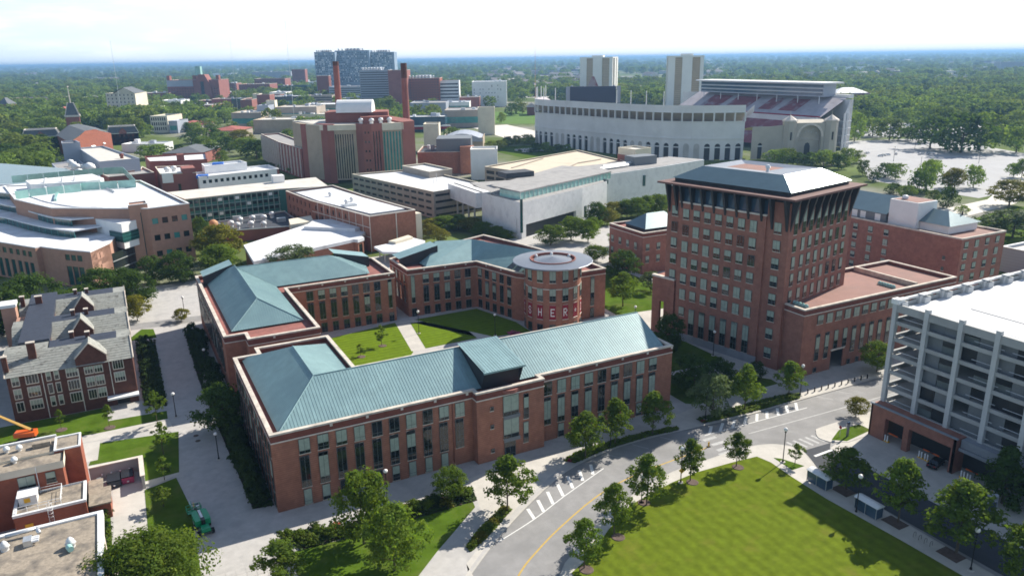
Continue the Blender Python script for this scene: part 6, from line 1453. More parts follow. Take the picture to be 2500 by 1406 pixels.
    if L > 24 and h < 45 and st != 'arch' and rm not in ('brick_far','slate_far'):
        ug = random.Random(int(A.x*3+h))
        for k in range(2+int(L/30)):
            px_, py_ = ug.uniform(.1,.85)*L, ug.uniform(.2,.8)*dep; u_, v_ = ug.uniform(2,6), ug.uniform(2,5); MB().prism([P(px_,py_),P(px_+u_,py_),P(px_+u_,py_+v_),P(px_,py_+v_)], h-.8, h+ug.uniform(1,3)).build('rooftop_unit', ug.choice(('galv','white_metal','metal_grey')), t)
    if st == 'stripe': MB().prism([P(-2,-3),P(L+6,-4),P(L+6,-2),P(-2,-1)], 2.5, 5.5).build('red_stripe', 'banner_red', t); MB().prism([P(-2,-3.1),P(L+6,-4.1),P(L+6,-2),P(-2,-1)], 5.6, 7).build('white_stripe', 'white_panel', t)
    if st == 'theatre': MB().prism([P(L*.35,4),P(L,4),P(L,dep*.8),P(L*.35,dep*.8)], h-1, h+9).build('fly_tower', 'spandrel', t); MB().prism([P(L*.8,-3),P(L+2,-3),P(L+2,5),P(L*.8,5)], 0, h+4).build('stair_tower', 'brick', t)
    if st == 'arch':
        q = MB()
        for k in range(8):
            z = lambda j: h-1+5*math.sin(math.pi*j/8); q.face([(*P(L*k/8,-1),z(k)),(*P(L*(k+1)/8,-1),z(k+1)),(*P(L*(k+1)/8,dep),z(k+1)),(*P(L*k/8,dep),z(k))])
            q.face([(*P(L*k/8,-1),h-3),(*P(L*(k+1)/8,-1),h-3),(*P(L*(k+1)/8,-1),z(k+1)),(*P(L*k/8,-1),z(k))])
        q.build('arched_roof', 'metal_grey', t)

# old hall with mansards and steeple, and the gabled brick hall in front of it
def mansard(lb, x0, x1, y, h, n_w):
    t = thing('mansard_house', lb, 'building', (x0,y,0)); d = 22; w = MB()
    wall_far(w, (x0,y), (x1,y), 0, h, [(1.5+(x1-x0-3)/n_w*k,1.5,z-2.6,z) for z in (h-1.2,h-6) for k in range(n_w)], t, 'white_panel', deep=.1); w.prism([(x1,y),(x1,y+d),(x0,y+d),(x0,y)], 0, h, top=False); w.build('wall', 'brick_dark', t)
    E4 = [(x0-.6,y-.6),(x1+.6,y-.6),(x1+.6,y+d),(x0-.6,y+d)]; I4 = inset(E4, 2.6); q = MB()
    for i in range(4): j = (i+1)%4; q.face([(*E4[i],h),(*E4[j],h),(*I4[j],h+6.5),(*I4[i],h+6.5)])
    q.flat(I4, h+6.5); q.build('mansard_roof', 'slate_far', t); q = MB(); ring(q, E4, inset(E4,.8), h-.3, h+.5); q.build('eave', 'limestone', t)
    q = MB(); ring(q, inset(I4,-.4), inset(I4,.5), h+6.4, h+7.1); q.build('roof_curb', 'limestone', t)
    for i in range(4): MB().bar((*E4[i],h+.3),(*I4[i],h+6.6),.45,n=4).build('hip_trim', 'limestone', t)
    xm = (x0+x1)/2; MB().face([(xm-3.4,y-.8,h-.5),(xm+3.4,y-.8,h-.5),(xm+3.4,y-.8,h+2),(xm,y-.8,h+5.5),(xm-3.4,y-.8,h+2)]).build('dormer_gable', 'brick_far', t)
mansard('mansard-roofed brick house at the wood edge behind the gabled hall', -74, -43, 893, 11, 6); mansard('mansard-roofed brick house beyond the sunny end of the gabled hall', 0, 28, 884, 11, 6)
t = thing('gabled_brick_hall', 'plain red-orange brick hall with a stepped gable end and grey roof', 'building', (-40,750,0))
w = MB(); w.face([(-29,752,0),(3,815,0),(3,815,17),(-4,801,20),(-9,791,23),(-17,776,23),(-21,768,20),(-29,752,16)]); w.face([(-42,842,0),(-29,752,0),(-29,752,16),(-42,842,16)]); w.build('wall', 'brick_red', t)
q = MB(); q.face([(-29.3,751.5,15.8),(-17,776,22.8),(-32,866,22.8),(-43,842,15.8)]); q.face([(-9,791,22.8),(3.4,815.6,16.8),(-10,905,16.8),(-24,880,22.8)]); q.face([(-17,776,22.8),(-9,791,22.8),(-24,880,22.8),(-32,866,22.8)]); q.build('roof', 'slate_far', t)
for s, z, ww in ((.27,8,3.4),(.5,8.5,6.5),(.5,3,7),(.78,9,3.4)):
    c = (-29+32*s, 752+63*s); MB().bar((c[0]-.2-ww/2*.45,c[1]+.1-ww/2*.89,z),(c[0]-.2+ww/2*.45,c[1]+.1+ww/2*.89,z),1.3,n=4).build('window', 'white_panel', t)
t = thing('steeple', 'slender grey steeple with a tall white finial over a brick belfry', 'steeple', (-33,1042,0))
MB().box(-40,-26,1035,1049,0,21).build('belfry', 'brick_far', t); MB().box(-41,-25,1034,1050,21,23).build('eave', 'limestone', t)
q = MB(); B4 = [(-40,1035),(-26,1035),(-26,1049),(-40,1049)]; T4 = [(-36,1039),(-30,1039),(-30,1045),(-36,1045)]
for i in range(4): j = (i+1)%4; q.face([(*B4[i],23),(*B4[j],23),(*T4[j],36.5),(*T4[i],36.5)])
q.flat(T4, 36.5); q.build('spire_roof', 'slate_far', t)
for i in range(4): MB().bar((*B4[i],23),(*T4[i],36.6),.6,n=4).build('hip_trim', 'limestone', t)
q = MB(); q.bar((-33,1042,36.5),(-33,1042,54),.7,.25,6); q.lathe((-33,1042), [(0,53.2),(1.3,54.3),(0,55.6)], 8); q.build('finial', 'limestone', t)
for (x, y, h, lb, m_) in ((22,1245,110,'thin grey broadcasting mast on the far left skyline above the woods','galv'),(161,1112,110,'thin grey broadcasting mast standing left of the blue hospital','galv'),(131,620,108,'very tall faint mast on the skyline close to the blue hospital','galv'),(712,1273,112,'thin red and white lattice mast near the stadium end','orange_paint')):
    t = thing('radio_mast', lb, 'mast', (x,y,0), 'broadcasting masts'); r_ = .3 if y > 1200 else .16
    MB().bar((x,y,0),(x,y,h),r_,r_*.5,4).build('mast', m_, t); MB().box(x-2*r_,x+2*r_,y-2*r_,y+2*r_,0,2).build('base', 'concrete_wall', t)
# ------------------------------------------------------------------ trees, shrubs, woods
def crown_mesh(name, seed, h, r, base, leaves, leaf, clumps, shape='oval', m='leaf'):
    """a crown of leaf faces gathered in clumps that fill an uneven volume; z=0 is the foot of the trunk"""
    g = random.Random(seed); V = []; F = []; cz = base*h; ch = h-cz
    per = max(6, leaves//clumps)
    lob = [(g.uniform(0,6.28), g.uniform(.15,.95), g.uniform(.18,.42)) for _ in range(5)]; gap = [(g.uniform(0,6.28), g.uniform(.25,.9)) for _ in range(4)]
    for c in range(clumps):
        a = g.uniform(0, 2*math.pi); t = g.random()**.8
        if shape == 'oval': w = (1-abs(2*t-.75)**2.0/1.9)*(1-.35*max(0,t-.6)/.4)
        elif shape == 'cone': w = (1.02-t)**.75
        elif shape == 'vase': w = .55+.55*math.sin(math.pi*min(1,t*.95+.02))
        else: w = math.sin(math.pi*(.12+.80*t))**.7
        w = max(.12, w); q = g.random()**.42
        f_ = .80
        for la, lt, ls in lob: f_ += ls*math.exp(-((math.cos(a-la)-1)**2)*2.2-((t-lt)/.22)**2)
        if q > .55 and any(math.cos(a-ga) > .86 and abs(t-gt_) < .10 for ga, gt_ in gap): q *= .55
        rr = r*w*q*min(f_, 1.22)
        x, y, z = rr*math.cos(a), rr*math.sin(a), cz+ch*(t*.93+.03)
        cr = r*g.uniform(.17,.30)
        for k in range(per):
            d = Vector((g.gauss(0,1), g.gauss(0,1), g.gauss(.25,.8))).normalized()
            p = Vector((x,y,z)) + Vector((d.x,d.y,d.z*.8))*cr*g.uniform(.55,1.05)
            n = (d + Vector((g.uniform(-.6,.6), g.uniform(-.6,.6), g.uniform(-.2,.8)))).normalized()
            u = n.orthogonal().normalized(); u = Matrix.Rotation(g.uniform(0,6.28), 3, n) @ u; v = n.cross(u); s = leaf*g.uniform(.6,1.25); b = len(V)
            V += [tuple(p-u*s*.5), tuple(p+v*s*.36), tuple(p+u*s*.55), tuple(p-v*s*.36)]; F.append((b,b+1,b+2,b+3))
    me = bpy.data.meshes.new(name); me.from_pydata(V, [], F); me.materials.append(MATS[m]); me.update(); return me
def trunk_mesh(seed, h, r, base, tr):
    g = random.Random(seed); q = MB(); q.bar((0,0,-.1),(.05,.02,h*base), tr, tr*.75, 8); q.bar((.05,.02,h*base),(.1,-.05,h*.72), tr*.75, tr*.25, 7)
    for k in range(7):
        a = k*2.4+g.random(); z = h*g.uniform(base*.8, .6); q.bar((.05,.02,z),(r*.6*math.cos(a), r*.6*math.sin(a), min(h*.9, z+h*.2)), tr*.4, tr*.1, 5)
    return q.mesh('trunk', 'trunk_bark')
KINDS = {}
def kind(k, seed, h, r, base, leaves, leaf, clumps, shape, m, tr=.16):
    KINDS.setdefault(k, []).append((crown_mesh('crown', seed, h, r, base, leaves, leaf, clumps, shape, m), trunk_mesh(seed, h, r, base, tr), h, r))
for s in range(5): kind('young', 10+s, 10, 3.3, .24, 4600, .42, 120, 'oval', 'leaf', .15)
for s in range(4): kind('round', 20+s, 10, 4.6, .16, 6000, .46, 150, 'round', 'leaf', .2)
for s in range(2): kind('dark', 30+s, 10, 4.6, .06, 5200, .48, 130, 'round', 'leaf_dark', .22)
for s in range(2): kind('yellow', 40+s, 10, 4.6, .14, 4600, .5, 120, 'round', 'leaf_yellow', .2)
for s in range(2): kind('grey', 50+s, 10, 4.6, .1, 4600, .46, 80, 'vase', 'leaf_grey', .2)
for s in range(2): kind('sapling', 60+s, 6, 1.7, .3, 900, .36, 40, 'oval', 'leaf', .08)
kind('big', 70, 14, 9.6, .08, 24000, .52, 380, 'round', 'leaf', .4)
kind('conifer', 80, 10, 4.2, .02, 4200, .5, 130, 'cone', 'leaf_dark', .25)
for s in range(3): kind('far', 90+s, 10, 6, .08, 1500, .85, 90, 'round', 'leaf_far', .3)
for s in range(2): kind('fardark', 95+s, 10, 6, .05, 1300, .9, 80, 'round', 'leaf_dark', .3)
SH = [crown_mesh('foliage', 200+i, 1.6, 1.5, .0, 1300, .26, 60, 'round', m) for i, m in enumerate(('shrub_leaf','shrub_leaf','hedge_leaf','hedge_leaf','leaf_yellow'))]
trg = random.Random(21)
def tree(k, x, y, h, r, label, name='tree', group=None, z=.12):
    cm, tm, h0, r0 = trg.choice(KINDS[k]); t = thing(name, label, 'shrub' if name == 'shrub' else 'tree', (x,y,z), group, trg.uniform(0,6.28))
    s = (r/r0, r/r0, h/h0)
    for n_, m_ in (('trunk',tm),('crown',cm)):
        o = bpy.data.objects.new(n_, m_); COL.objects.link(o); o.parent = t; o.scale = s
    return t
def shrub(i, x, y, r, h, label, group=None, z=.13):
    o = bpy.data.objects.new('shrub', SH[i]); COL.objects.link(o); o.location = (x,y,z); o.rotation_euler = (0,0,trg.uniform(0,6.28)); o.scale = (r/1.5,r/1.5,h/1.6)
    return tag(o, label, 'shrub', group)
for k, x, y, h, r, lb in [
 ('young',76.7,117.1,10,4.0,'broad maple on the planted strip nearest the entrance bay'),
 ('young',85.0,118.6,10.5,3.3,'maple behind the globe lamp on the strip before the long hall'),
 ('young',94.6,118.4,9.9,3.5,'maple at the crosswalk end of the strip before the long hall'),
 ('young',53.9,107.6,10.9,4.3,'tree standing alone on the narrow island by the hatched parking'),
 ('young',57.3,87.4,9.0,2.8,'lawn tree nearest the viewer beside the curving sidewalk'),
 ('young',66.7,92.6,9.8,2.9,'narrow upright lawn tree, second along the curving sidewalk'),
 ('young',77.0,97.2,10.1,3.4,'lawn tree half over the sidewalk with a lamp globe in its crown'),
 ('young',89.3,99.8,8.9,2.6,'lollipop-shaped lawn tree beside the yellow warning sign'),
 ('young',100.7,99.6,7.4,2.4,'thin lawn tree close to the crosswalk'),
 ('grey',111.0,118.2,10.3,4.5,'grey-green spreading tree on the strip opposite the lawn corner'),
 ('young',120.5,117.9,10.9,3.6,'yellowish upright tree in the middle of the far planted strip'),
 ('young',135.1,118.6,8.6,3.4,'dark round tree by the lamp at the foot of the tower'),
 ('young',112.6,83.5,8.4,4.1,'wide dark tree beside the first bus shelter'),
 ('young',111.9,72.0,12.2,3.8,'tall tree in a mulch square between shelter and bike racks'),
 ('young',112.2,61.7,13,5.2,'big sunlit tree before the dark information pillar'),
 ('young',112.2,51.4,11.4,4.3,'tree cut by the frame at the bottom edge of the garage drive'),
 ('sapling',111.4,94.6,4.6,1.6,'little yellow-green sapling on the triangular grass patch'),
 ('round',165.7,118.2,7.7,3.8,'round bright tree between the brick wing and the concrete garage'),
 ('round',28.3,110.6,13.2,4.8,'tall dark tree rising before the front corner of the long hall'),
 ('round',30.6,101.5,11.2,5.0,'big bushy tree on the front lawn right under the tall dark one'),
 ('round',47.0,116.0,6.3,3.1,'small bright tree at the end of the flower bed'),
 ('young',14.1,107.4,6.8,3.8,'yellow-green tree at the bottom edge beside the plaza'),
 ('big',-4.6,108.6,12.4,9.0,'very large bright tree by the green boom lift'),
 ('sapling',.5,175.8,8.4,2.1,'slim sapling on the strip beside the walk near the canopy'),
 ('sapling',.7,160.8,7.3,2.0,'slim sapling on the lawn beyond the bin yard'),
 ('sapling',.1,149.6,5.0,1.7,'sapling where the diagonal path meets the walk'),
 ('sapling',-.8,139.4,4.2,2.0,'bare-looking sapling on the shaded lawn by the boom lift'),
 ('yellow',12.1,251.5,4.0,2.6,'low yellowish tree by the crossing at the end of the walk'),
 ('yellow',-.1,259.5,8.0,4.0,'yellow-green tree beside the cross street near the slate hall'),
 ('dark',13.6,166.5,10.5,5.6,'heavy dark tree in the angle between the two brick halls'),
 ('dark',-.2,275.5,11.9,6.9,'dark tree at the corner behind the slate-roofed hall'),
 ('dark',7.9,304.9,10.1,5.9,'dark tree below the square windows of the science building'),
 ('dark',16.0,300.1,11.6,7.0,'dark tree beside the paved square under the science building'),
 ('yellow',34,326,15,9.5,'large yellow-green tree at the brick corner of the science building'),
 ('round',31.2,303.6,11.5,8.2,'broad green tree behind the L-shaped hall'),
 ('dark',28.8,342.5,15.8,4.9,'narrow dark tree against the side of the science building'),
 ('grey',55.7,287.3,11.5,9.0,'airy grey-green tree before the white auditorium roof'),
 ('sapling',73,293,6,2.5,'thin yellow-green tree between auditorium and bent hall'),
 ('round',163.7,280,8.6,6.7,'bright tree before the dark museum opening'),
 ('round',176.1,283,10.5,6.8,'bright tree in the middle of the museum group'),
 ('round',181.0,276.8,9.6,5.0,'sunny tree closest to the low brick block in the museum group'),
 ('dark',203.0,303,11.3,5.6,'dark tree under the narrow museum window'),
 ('round',186.6,262.2,8.7,5.4,'green tree at the corner of the low brick block'),
 ('dark',158.5,219.6,10.7,6.5,'dense tree between the disc roof and the tower'),
 ('young',140.9,194.3,11.4,5.2,'round-headed tree on the grass behind the drum'),
 ('grey',158.8,203,7,3.6,'small grey tree near the tower gateway'),
 ('round',164.3,246.7,6.7,4.9,'low tree behind the low brick block corner'),
 ('dark',127.5,153.8,11.3,4.4,'dark round tree at the foot of the tower beside the long hall end'),
 ('dark',117.0,131.4,9.0,5.3,'dark tree on the shaded grass between hall end and tower'),
 ('dark',124.2,130.1,7.5,4.4,'darker low tree close to the tower path crossing'),
 ('dark',134.8,129.5,4.9,2.3,'little reddish-dark tree at the tower corner'),
 ('sapling',60.6,199.0,6.2,1.8,'thin tree alone on the sunny court lawn'),
 ('sapling',53.0,194.3,3.6,1.3,'smallest tree on the court lawn by its mulch ring'),
 ('conifer',133.3,67.0,11,5.0,'dark conifer mass at the end of the garage base'),
 ('conifer',135.5,58.5,12,5.6,'dark conifer at the frame edge before the garage'),
 ('sapling',-18.7,184.6,4.8,1.1,'sapling with a thin stem on the lawn before the slate hall'),
 ('sapling',-9.1,180.4,5.5,1.3,'sapling in a mulch ring on the lawn before the porch'),
 ('yellow',112,774,16.8,11.8,'golden tree between the red tile roofs and the brick slab'),
 ('yellow',441,280,12,7.0,'yellowish tree by the edge of the big parking lot'),
 ('yellow',416,233,13,10.9,'large yellow-green tree on the grass past the hotel'),
 ('grey',344,189,11.6,11.8,'great grey-green thicket behind the hotel roof'),
 ('dark',-20,262,12,8,'dark tree behind the far end of the slate-roofed hall'),
 ('dark',-36,268,13,9,'dark tree against the science building wall'),
 ('dark',-46,246,13,10,'dark tree at the left edge beyond the slate-roofed hall'),
 ('dark',-44,215,11,8,'dark tree beside the chimney stack of the slate hall'),
 ('dark',-10,287,12,7,'dark tree under the science building corner windows'),
 ('dark',-30,281,14,9,'dark tree in the thicket below the curved white terraces'),('dark',-52,290,14,10,'dark tree at the far edge of the thicket below the terraces'),('dark',-42,270,13,9,'dark tree between the thicket and the chimney stack'),('dark',-14,268,11,7,'dark tree over the cross street behind the slate hall'),('dark',-58,250,12,9,'dark tree at the frame edge beyond the chimney stack'),('dark',-3,292,10,6,'dark tree on the corner before the science building entrance'),('yellow',139.5,103.2,4.5,2.4,'yellow-brown bushy tree squeezed beside the garage corner'),
 ]: tree(k, x, y, h, r, lb, {'sapling':'sapling','conifer':'conifer'}.get(k,'tree'))
MID = [(-78,782,15,14.8),(-68,809,20,17.5),(-59,840,15,15.9),(-95,1028,18,19.4),(-78,1075,19,20.3),(-60,1062,21,17.1),(-56,1160,18,15.6),(-122,1249,19,16.8),(-52,743,17,12.0),(-65,700,17,15.2),(-69,654,19,10.6),(-50,664,17,12.6),(-45,965,17,13.0),(-81,965,15,15.6),(-97,930,18,15.1),(-47,844,14,11.4),(-94,1228,19,19.8),(24,942,23,13.9),(9,1010,19,13.6),(35,961,16,10.3),(16,921,19,9.9),(31,731,12,14.8),(56,764,8,6.2),(43,751,9,8.1),(96,863,14,11.7),(100,827,12,11.2),(76,758,14,10.3),(96,744,14,10.1),(106,714,15,11.7),(109,678,16,13.0),(116,694,13,9.5),(76,700,13,9.5),(80,665,10,5.4),(84,857,15,9.3),(74,844,12,9.1),(84,1005,11,9.5),(116,595,6,4.9),(117,569,7,6.3),(108,1014,14,12.3),(103,588,7,4.8),(89,951,14,9.0),(144,1126,17,13.7),(131,335,6,5.9),(136,332,7,6.9),(143,332,7,6.0),(147,326,6,5.9),(148,315,6,5.7),(151,308,5,4.7),(153,302,4,3.7),(125,324,6,3.8),(138,441,4,6.3),(125,311,6,3.7),(222,316,8,6.3),(228,313,9,5.3),(232,310,10,5.3),(240,312,10,5.4),(247,313,10,5.5),(209,303,8,5.0),(257,318,8,4.5),(197,297,6,3.9),(329,641,9,5.8),(344,653,8,6.0),(353,646,9,7.9),(327,584,8,5.4),(309,635,7,7.6),(308,616,9,5.6),(337,584,8,5.5),(342,573,7,5.4),(434,415,11,8.1),(442,410,12,8.1),(448,406,9,6.5),(457,400,9,8.2),(455,388,12,8.1),(468,392,9,8.3),(455,375,10,6.4),(477,387,12,6.6),(492,390,9,5.1),(349,568,7,4.7),(617,418,26,18.1),(611,387,33,21.4),(635,387,30,20.0),(756,502,25,17.1),(652,454,17,12.8),(647,480,19,15.2),(667,514,17,13.6),(693,549,22,14.3),(782,610,19,13.3),(645,363,20,12.0),(725,424,19,13.6),(765,555,20,15.2),(828,575,24,16.2),(660,471,11,8.7),(613,491,26,10.6),(802,609,18,13.5),(865,560,17,16.6),(936,582,17,14.8),(899,534,17,14.0),(820,465,20,12.7),(995,577,17,15.4),(444,346,10,4.6),(449,333,9,6.8),(446,323,10,6.7),(427,288,17,7.0),(476,319,11,6.5),(410,281,13,6.7),(456,278,13,6.5),(444,286,9,5.7),(428,325,6,4.4),(515,289,9,4.8),(519,286,12,5.6),(384,246,11,5.2),(393,276,7,5.2),(399,289,6,5.3),(343,196,7,6.5),(374,203,7,5.8),(377,233,4,3.6),(396,262,6,3.9),(379,1168,22,11.9),(391,1159,21,9.8),(519,997,17,12.1),(551,1025,15,9.4),(440,1205,16,8.6),(447,888,13,5.3),(-54,1755,19,18.8),(-17,1528,17,16.4),(-33,1771,20,19.0),(-57,1496,16,16.1),(-4,1242,17,13.3),(-11,1164,13,12.5),(-115,1681,18,18.1),(-122,1434,17,15.4)]
SHORT = {'science_building':'the science building','museum':'the marble museum','stadium':'the stadium','power_block':'the massive tan block','hotel':'the brick hotel','brick_block':'the low brick block','gabled_brick_hall':'the gabled brick hall','mansard_house':'a mansard-roofed house','glass_atrium':'the green glass hall',
 'laboratory':'the metal-clad laboratory','tan_garage':'the older tan garage','deck_garage':'the sun-bleached garage deck','brick_office_bar':'the white-roofed brick bar','steeple':'the steeple','library':'the cream library tower','hip_roof_hall':'the slate hip-roofed hall','cream_office':'the cream office','brick_pavilion':'the white-pitched pavilion','tile_roof_house':'a red tile roof','white_long_building':'the long low white building'}
LM = [(o, o.location.x, o.location.y) for o in bpy.data.objects if not o.parent and o.get('category') in ('building','museum','stadium','hospital','library','house','parking garage','steeple','tower') and not o.name.startswith('house')]
for o_, q_ in (('stadium',(470,540)),('museum',(200,330)),('hotel',(244,180)),('science_building',(-10,370)),('power_block',(150,530)),('glass_atrium',(-45,520)),('laboratory',(0,590))):
    LM = [(o, *q_) if o.name == o_ else (o, x, y) for o, x, y in LM]
def place_label(x, y, k):
    o, lx, ly = min(LM, key=lambda l: (l[1]-x)**2+(l[2]-y)**2); nm = o.name.split('.')[0]; who = SHORT.get(nm, 'the '+nm.replace('_',' '))
    dv = (x-lx)*st0+(y-ly)*ct0; dr = (x-lx)*ct0-(y-ly)*st0
    if abs(dv) > abs(dr): w = 'standing behind' if dv > 0 else 'standing before'
    else: w = 'on the sunny side of' if dr > 0 else 'on the shaded side of'
    dist = 'close' if math.hypot(x-lx, y-ly) < 60 else 'some way off'
    ad = {'far':'broad green','fardark':'deep green','round':'rounded green','yellow':'yellowish'}[k]
    return f'{ad} tree {w} {who}, {dist}', f'trees {w} {who}'
ct0, st0 = math.cos(.4766), math.sin(.4766)
for x, y, h, r in MID:
    near = math.hypot(x, y) < 420
    k = trg.choice(('round','round','yellow') if near else ('far','far','far','fardark'))
    tree(k, x, y, min(h,31), r*1.08, *((lambda lb, gp: (lb, 'tree', gp))(*place_label(x, y, k))), -.2)
# more single trees that show their crowns in the left grounds and the park
occ = []
for o in list(bpy.data.objects):
    if o.type == 'MESH' and o.parent and o.name.split('.')[0] in ('wall','outer_wall','roof','lower_seats','glass_front','core','marble_wall','brick_base','red_seat'):
        bb = [o.matrix_basis @ Vector(c) for c in o.bound_box]; a = o.parent.get('at', (0,0,0))
        if o.parent.rotation_euler.z: a = tuple(o.parent.location)
        occ.append((min(p.x for p in bb)+a[0]-5, max(p.x for p in bb)+a[0]+5, min(p.y for p in bb)+a[1]-5, max(p.y for p in bb)+a[1]+5))
occ += [(420,720,250,500),(640,900,440,640),(425,620,880,1100),(-130,250,-100,300),(335,590,430,720),(180,330,330,500),(0,130,280,600)]
free = lambda x, y: not any(a < x < b and c < y < d for a, b, c, d in occ)
wg = random.Random(99); n_ = 0
for x0, x1, y0, y1, cnt, lb, gp in ((-330,-10,560,1500,70,'leafy tree in the dense left grounds far behind the slate hall','trees of the dense grounds'),(600,1300,250,900,55,'leafy tree of the open park across the lots','trees of the open park'),(0,420,640,1500,25,'leafy tree between the flat-roofed halls','trees between the halls')):
    c = 0
    while c < cnt:
        x, y = wg.uniform(x0,x1), wg.uniform(y0,y1)
        if free(x,y): k = wg.choice(('far','far','fardark')); L_, G_ = place_label(x, y, k); tree(k, x, y, wg.uniform(11,18), wg.uniform(6,10.5), L_, 'tree', G_, -.2); c += 1
# far woods: nobody could count them; one object of points with crowns set on them
pts = []; TH_ = .4766; ct, st_ = math.cos(TH_), math.sin(TH_)
while len(pts) < 20000:
    py = 3+340*wg.random()**2.1; px = wg.uniform(-1450,1450); d = 78*1868/py
    if d < 620: continue
    d = min(d, 22000); dx = d*px/1868*1.04; x, y = dx*ct+d*st_, -dx*st_+d*ct
    if d < 2600 and not free(x,y): continue
    if d < 2300 and 120 < x < 800 and y < 1700 and wg.random() < .85: continue
    if 2300 < d < 4500 and 900 < x and wg.random() < .45 and y > 1500: continue
    # clearings
    if math.sin(x*.0021+1)*math.sin(y*.0017+.4)+.35*math.sin(x*.006)*math.sin(y*.005) > .62 and d < 9000: continue
    pts.append((x,y,-.3, 1.15+d/5500))
wm = bpy.data.meshes.new('woodland'); wm.from_pydata([p[:3] for p in pts], [], [])
at_ = wm.attributes.new('size','FLOAT','POINT'); at_.data.foreach_set('value', [p[3]*wg.uniform(.6,1.45) for p in pts])
wo = bpy.data.objects.new('woodland', wm); COL.objects.link(wo); wo['kind'] = 'stuff'
protos = []
for s in range(3):
    me = crown_mesh('crown', 300+s, 12, 7.5, .02, 420, 1.9, 60, 'round', 'leaf_far'); po = bpy.data.objects.new('woodland_crown', me); protos.append(po)
ng = bpy.data.node_groups.new('woodland', 'GeometryNodeTree'); ng.interface.new_socket('Geometry', in_out='INPUT', socket_type='NodeSocketGeometry'); ng.interface.new_socket('Geometry', in_out='OUTPUT', socket_type='NodeSocketGeometry')
gi = ng.nodes.new('NodeGroupInput'); go = ng.nodes.new('NodeGroupOutput'); last = None
jn = ng.nodes.new('GeometryNodeJoinGeometry')
rv = ng.nodes.new('FunctionNodeRandomValue'); rv.data_type = 'INT'; rv.inputs['Min'].default_value = 0; rv.inputs['Max'].default_value = 2; rv.inputs['Seed'].default_value = 4
rr = ng.nodes.new('FunctionNodeRandomValue'); rr.data_type = 'FLOAT_VECTOR'; rr.inputs['Min'].default_value = (0,0,0); rr.inputs['Max'].default_value = (0,0,6.28)
na = ng.nodes.new('GeometryNodeInputNamedAttribute'); na.data_type = 'FLOAT'; na.inputs['Name'].default_value = 'size'
for i, po in enumerate(protos):
    oi = ng.nodes.new('GeometryNodeObjectInfo'); oi.inputs['Object'].default_value = po
    cmp_ = ng.nodes.new('FunctionNodeCompare'); cmp_.data_type = 'INT'; cmp_.operation = 'EQUAL'; ng.links.new(rv.outputs[2], cmp_.inputs[2]); cmp_.inputs[3].default_value = i
    ip = ng.nodes.new('GeometryNodeInstanceOnPoints'); ng.links.new(gi.outputs[0], ip.inputs['Points']); ng.links.new(cmp_.outputs[0], ip.inputs['Selection']); ng.links.new(oi.outputs['Geometry'], ip.inputs['Instance'])
    ng.links.new(rr.outputs[0], ip.inputs['Rotation']); ng.links.new(na.outputs[0], ip.inputs['Scale']); ng.links.new(ip.outputs[0], jn.inputs[0])
ng.links.new(jn.outputs[0], go.inputs[0]); md = wo.modifiers.new('woodland','NODES'); md.node_group = ng
# far houses and sheds, too small to show parts
hs = []
for v in range(5):
    q = MB(); w_, d_, h_ = wg.uniform(9,22), wg.uniform(8,14), wg.uniform(5,9); q.box(-w_/2,w_/2,-d_/2,d_/2,0,h_,bottom=False,top=v>2); q.mi = 1
    if v <= 2: q.face([(-w_/2-.5,-d_/2-.5,h_-.2),(w_/2+.5,-d_/2-.5,h_-.2),(w_/2,0,h_+3.5),(-w_/2,0,h_+3.5)]); q.face([(w_/2+.5,d_/2+.5,h_-.2),(-w_/2-.5,d_/2+.5,h_-.2),(-w_/2,0,h_+3.5),(w_/2,0,h_+3.5)]); q.mi = 0; q.face([(w_/2,-d_/2,h_),(w_/2,d_/2,h_),(w_/2,0,h_+3.4)]); q.face([(-w_/2,d_/2,h_),(-w_/2,-d_/2,h_),(-w_/2,0,h_+3.4)])
    hs.append(q.mesh('house', ('house_pale', 'house_roof' if v <= 2 else 'roof_white')))
c = 0
while c < 290:
    if c < 225: py = wg.uniform(24,75); px = wg.uniform(-30,190) if wg.random() < .55 else wg.uniform(200,1250)
    else: py = wg.uniform(20,70); px = wg.uniform(-1250,-300)
    d = 78*1868/py; dx = d*px/1868*1.04; x, y = dx*ct+d*st_, -dx*st_+d*ct
    if not free(x,y): continue
    o = bpy.data.objects.new('house', wg.choice(hs)); COL.objects.link(o); o.location = (x,y,-.3); o.rotation_euler = (0,0,wg.choice((0,1.57,.5,2.1))); s = wg.uniform(.9,1.8)*(1+d/6000); o.scale = (s*wg.uniform(1,2.2),s,s*.9)
    tag(o, 'small pale house or shed lost among the far trees', 'house', 'distant houses among the trees'); c += 1
# beds: single shrubs, and clipped ground cover between them
sg = random.Random(8)
for i, (x, y, r, h, k) in enumerate([(17.2,118.6,1.3,1.5,0),(19,117,1.4,1.7,1),(20.6,115.6,1.5,1.3,0),(22.3,117.3,1.4,1.5,0),(24.4,115.9,1.6,1.6,1),(26.3,114.6,1.3,1.2,0),(35,117.4,1.5,1.4,0),(37.2,116.6,1.4,1.4,4),(39.4,116,1.6,1.8,1),(41.5,115.3,1.4,1.4,0),(43.6,117,1.2,1.3,2),(45.2,114.6,1.3,1.2,4),(49.4,115.6,1.6,1.6,1),(42.6,117.2,1.0,1.1,3),(33.2,115.4,1.2,1.2,0),(22,119.3,1.0,1.0,3)]):
    shrub(k, x, y, r, h, 'rounded shrub in the long bed before the front of the brick hall', 'shrubs of the long front bed')
shrub(4, 25.6, 117.6, .9, .9, 'shrub with orange autumn flowers at the back of the front bed').data = crown_mesh('foliage', 260, 1.6, 1.5, 0, 700, .3, 40, 'round', 'flower_orange')
RED_ = crown_mesh('foliage', 261, 1.6, 1.5, 0, 400, .3, 30, 'round', 'banner_red')
